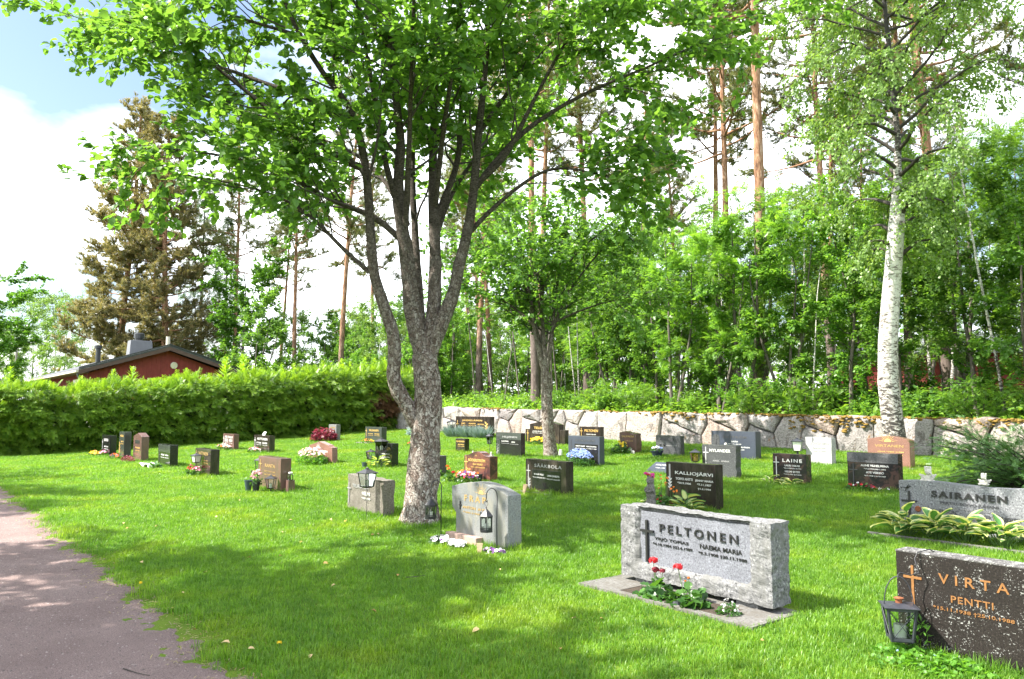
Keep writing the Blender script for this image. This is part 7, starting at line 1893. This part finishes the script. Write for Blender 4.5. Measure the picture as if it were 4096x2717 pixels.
def grass_points(step, dmin, dmax, seed):
    r = np.random.default_rng(seed)
    xs = np.arange(-33, 1.5, step); ys = np.arange(1.3, 17.9, step)
    X, Y = [q.ravel() for q in np.meshgrid(xs, ys)]
    X = X + r.uniform(-.5, .5, len(X)) * step; Y = Y + r.uniform(-.5, .5, len(Y)) * step
    D = X * fwd2[0] + Y * fwd2[1]; S = X * rgt2[0] + Y * rgt2[1]
    dd = D + r.normal(0, .25, len(D))
    ok = (dd >= dmin) & (dd < dmax) & (np.abs(S) < D * .70 + 1.3)
    e = edge_y(X)
    pe = np.clip((Y - e + .10) / .26, 0, 1) ** 1.3
    ok &= r.random(len(X)) < pe
    for x0, x1, y0, y1 in NOGRASS: ok &= ~((X > x0) & (X < x1) & (Y > y0) & (Y < y1))
    ok &= np.hypot(X + 8.96, Y - 5.53) > .26
    return X[ok], Y[ok]
def grass_field(name, label, X, Y, sources, scale, seed):
    r = np.random.default_rng(seed); n = len(X)
    Z = lawn_z(X, Y) + .004
    me = bpy.data.meshes.new(name); me.vertices.add(n); me.vertices.foreach_set('co', np.stack([X, Y, Z], -1).astype(np.float32).ravel())
    slope = (lawn_z(X, Y + .1) - lawn_z(X, Y - .1)) / .2
    rot = np.zeros((n, 3))
    for i in range(n):
        e = (Matrix.Rotation(math.atan(slope[i]), 3, 'X') @ Matrix.Rotation(r.uniform(0, 6.283), 3, 'Z')).to_euler()
        rot[i] = e
    a = me.attributes.new('rot', 'FLOAT_VECTOR', 'POINT'); a.data.foreach_set('vector', rot.astype(np.float32).ravel())
    patch = np.array([noise.noise(Vector((x * .55, y * .55, 0))) for x, y in zip(X, Y)])
    sc_ = scale * (1 + .22 * patch + r.uniform(-.18, .22, n))
    a = me.attributes.new('scl', 'FLOAT', 'POINT'); a.data.foreach_set('value', sc_.astype(np.float32))
    ids = r.integers(0, len(sources), n)
    if len(sources) == 6: ids = np.where((r.random(n) < .035) | ((Y < edge_y(X) + .12) & (r.random(n) < .35)), 5, r.integers(0, 5, n))
    a = me.attributes.new('pick', 'INT', 'POINT'); a.data.foreach_set('value', ids.astype(np.int32))
    o = ob(name, me, kind='stuff'); tag(o, label, 'grass')
    ng = bpy.data.node_groups.new(name, 'GeometryNodeTree')
    ng.interface.new_socket('Geometry', in_out='INPUT', socket_type='NodeSocketGeometry')
    ng.interface.new_socket('Geometry', in_out='OUTPUT', socket_type='NodeSocketGeometry')
    N = ng.nodes; K = ng.links.new
    gi, go = N.new('NodeGroupInput'), N.new('NodeGroupOutput')
    iop = N.new('GeometryNodeInstanceOnPoints'); gti = N.new('GeometryNodeGeometryToInstance')
    for src in sources[::-1]:
        oi = N.new('GeometryNodeObjectInfo'); oi.inputs['Object'].default_value = src; oi.inputs['As Instance'].default_value = False
        K(oi.outputs['Geometry'], gti.inputs[0])
    def named(nm, ty):
        q = N.new('GeometryNodeInputNamedAttribute'); q.data_type = ty; q.inputs['Name'].default_value = nm
        return next(x for x in q.outputs if x.enabled and x.name == 'Attribute')
    K(gi.outputs[0], iop.inputs['Points']); K(gti.outputs[0], iop.inputs['Instance'])
    iop.inputs['Pick Instance'].default_value = True
    K(named('pick', 'INT'), iop.inputs['Instance Index'])
    K(named('rot', 'FLOAT_VECTOR'), iop.inputs['Rotation']); K(named('scl', 'FLOAT'), iop.inputs['Scale'])
    K(iop.outputs[0], go.inputs[0])
    md = o.modifiers.new('grass', 'NODES'); md.node_group = ng
    print(name, n)
    return o
# longer tufts left standing round stones and trunks where the mower cannot reach
ex, ey = [], []
er = np.random.default_rng(9)
for (xl, s_, w_, d_) in STONES:
    k = int((2 * w_ + 2 * d_) * 13)
    for _ in range(k):
        t = er.random() * (2 * w_ + 2 * d_)
        if t < w_: p = (xl + t, s_ - .035)
        elif t < w_ + d_: p = (xl + w_ + .035, s_ + t - w_)
        elif t < 2 * w_ + d_: p = (xl + t - w_ - d_, s_ + d_ + .035)
        else: p = (xl - .035, s_ + t - 2 * w_ - d_)
        ex.append(p[0] + er.normal(0, .015)); ey.append(p[1] + er.normal(0, .015))
for (cx_, cy_, rr_, k) in ((-8.96, 5.53, .27, 70), (-14.73, 12.93, .19, 40)):
    for _ in range(k):
        a = er.uniform(0, 6.28); q = rr_ + er.exponential(.05); ex.append(cx_ + q * math.cos(a)); ey.append(cy_ + q * math.sin(a))
ex, ey = np.array(ex), np.array(ey)
ok = np.ones(len(ex), bool)
for x0, x1, y0, y1 in NOGRASS: ok &= ~((ex > x0) & (ex < x1) & (ey > y0) & (ey < y1))
grass_field('uncut_grass', 'longer uncut grass round the feet of stones and trunks', ex[ok], ey[ok], [tufts[5]], 1.05, 12)
# dry bits and thatch along the ragged edge of the path
n = 5200
dx = er.uniform(-22, -2.5, n); dy = edge_y(dx) + er.normal(.0, .14, n)
V, F, at = scatter(*leaf_simple(.10, .02), np.stack([dx, dy, np.maximum(path_z(dx, dy), lawn_z(dx, dy)) + er.uniform(.002, .02, n)], -1), frames(rand_dirs(n, er) * np.array([1, 1, .25]), np.tile([0, 0, 1.0], (n, 1))), er.uniform(.015, .05, n))
o = ob('path_edge_litter', mesh_np('path_edge_litter', V, F, M['straw'], False, at), kind='stuff'); tag(o, 'dry grass and leaf bits along the ragged path edge', 'litter')
X, Y = grass_points(.070, 3.2, 9.5, 1)
grass_field('lawn_grass', 'short bright green mown grass of the near lawn', X, Y, tufts, 1.0, 2)
X, Y = grass_points(.100, 9.5, 17, 3)
grass_field('lawn_grass', 'short bright green mown grass of the middle lawn', X, Y, tufts, 1.22, 4)
X, Y = grass_points(.20, 17, 40, 5)
grass_field('lawn_grass', 'short bright green mown grass of the far lawn', X, Y, far_tufts, 1.15, 6)
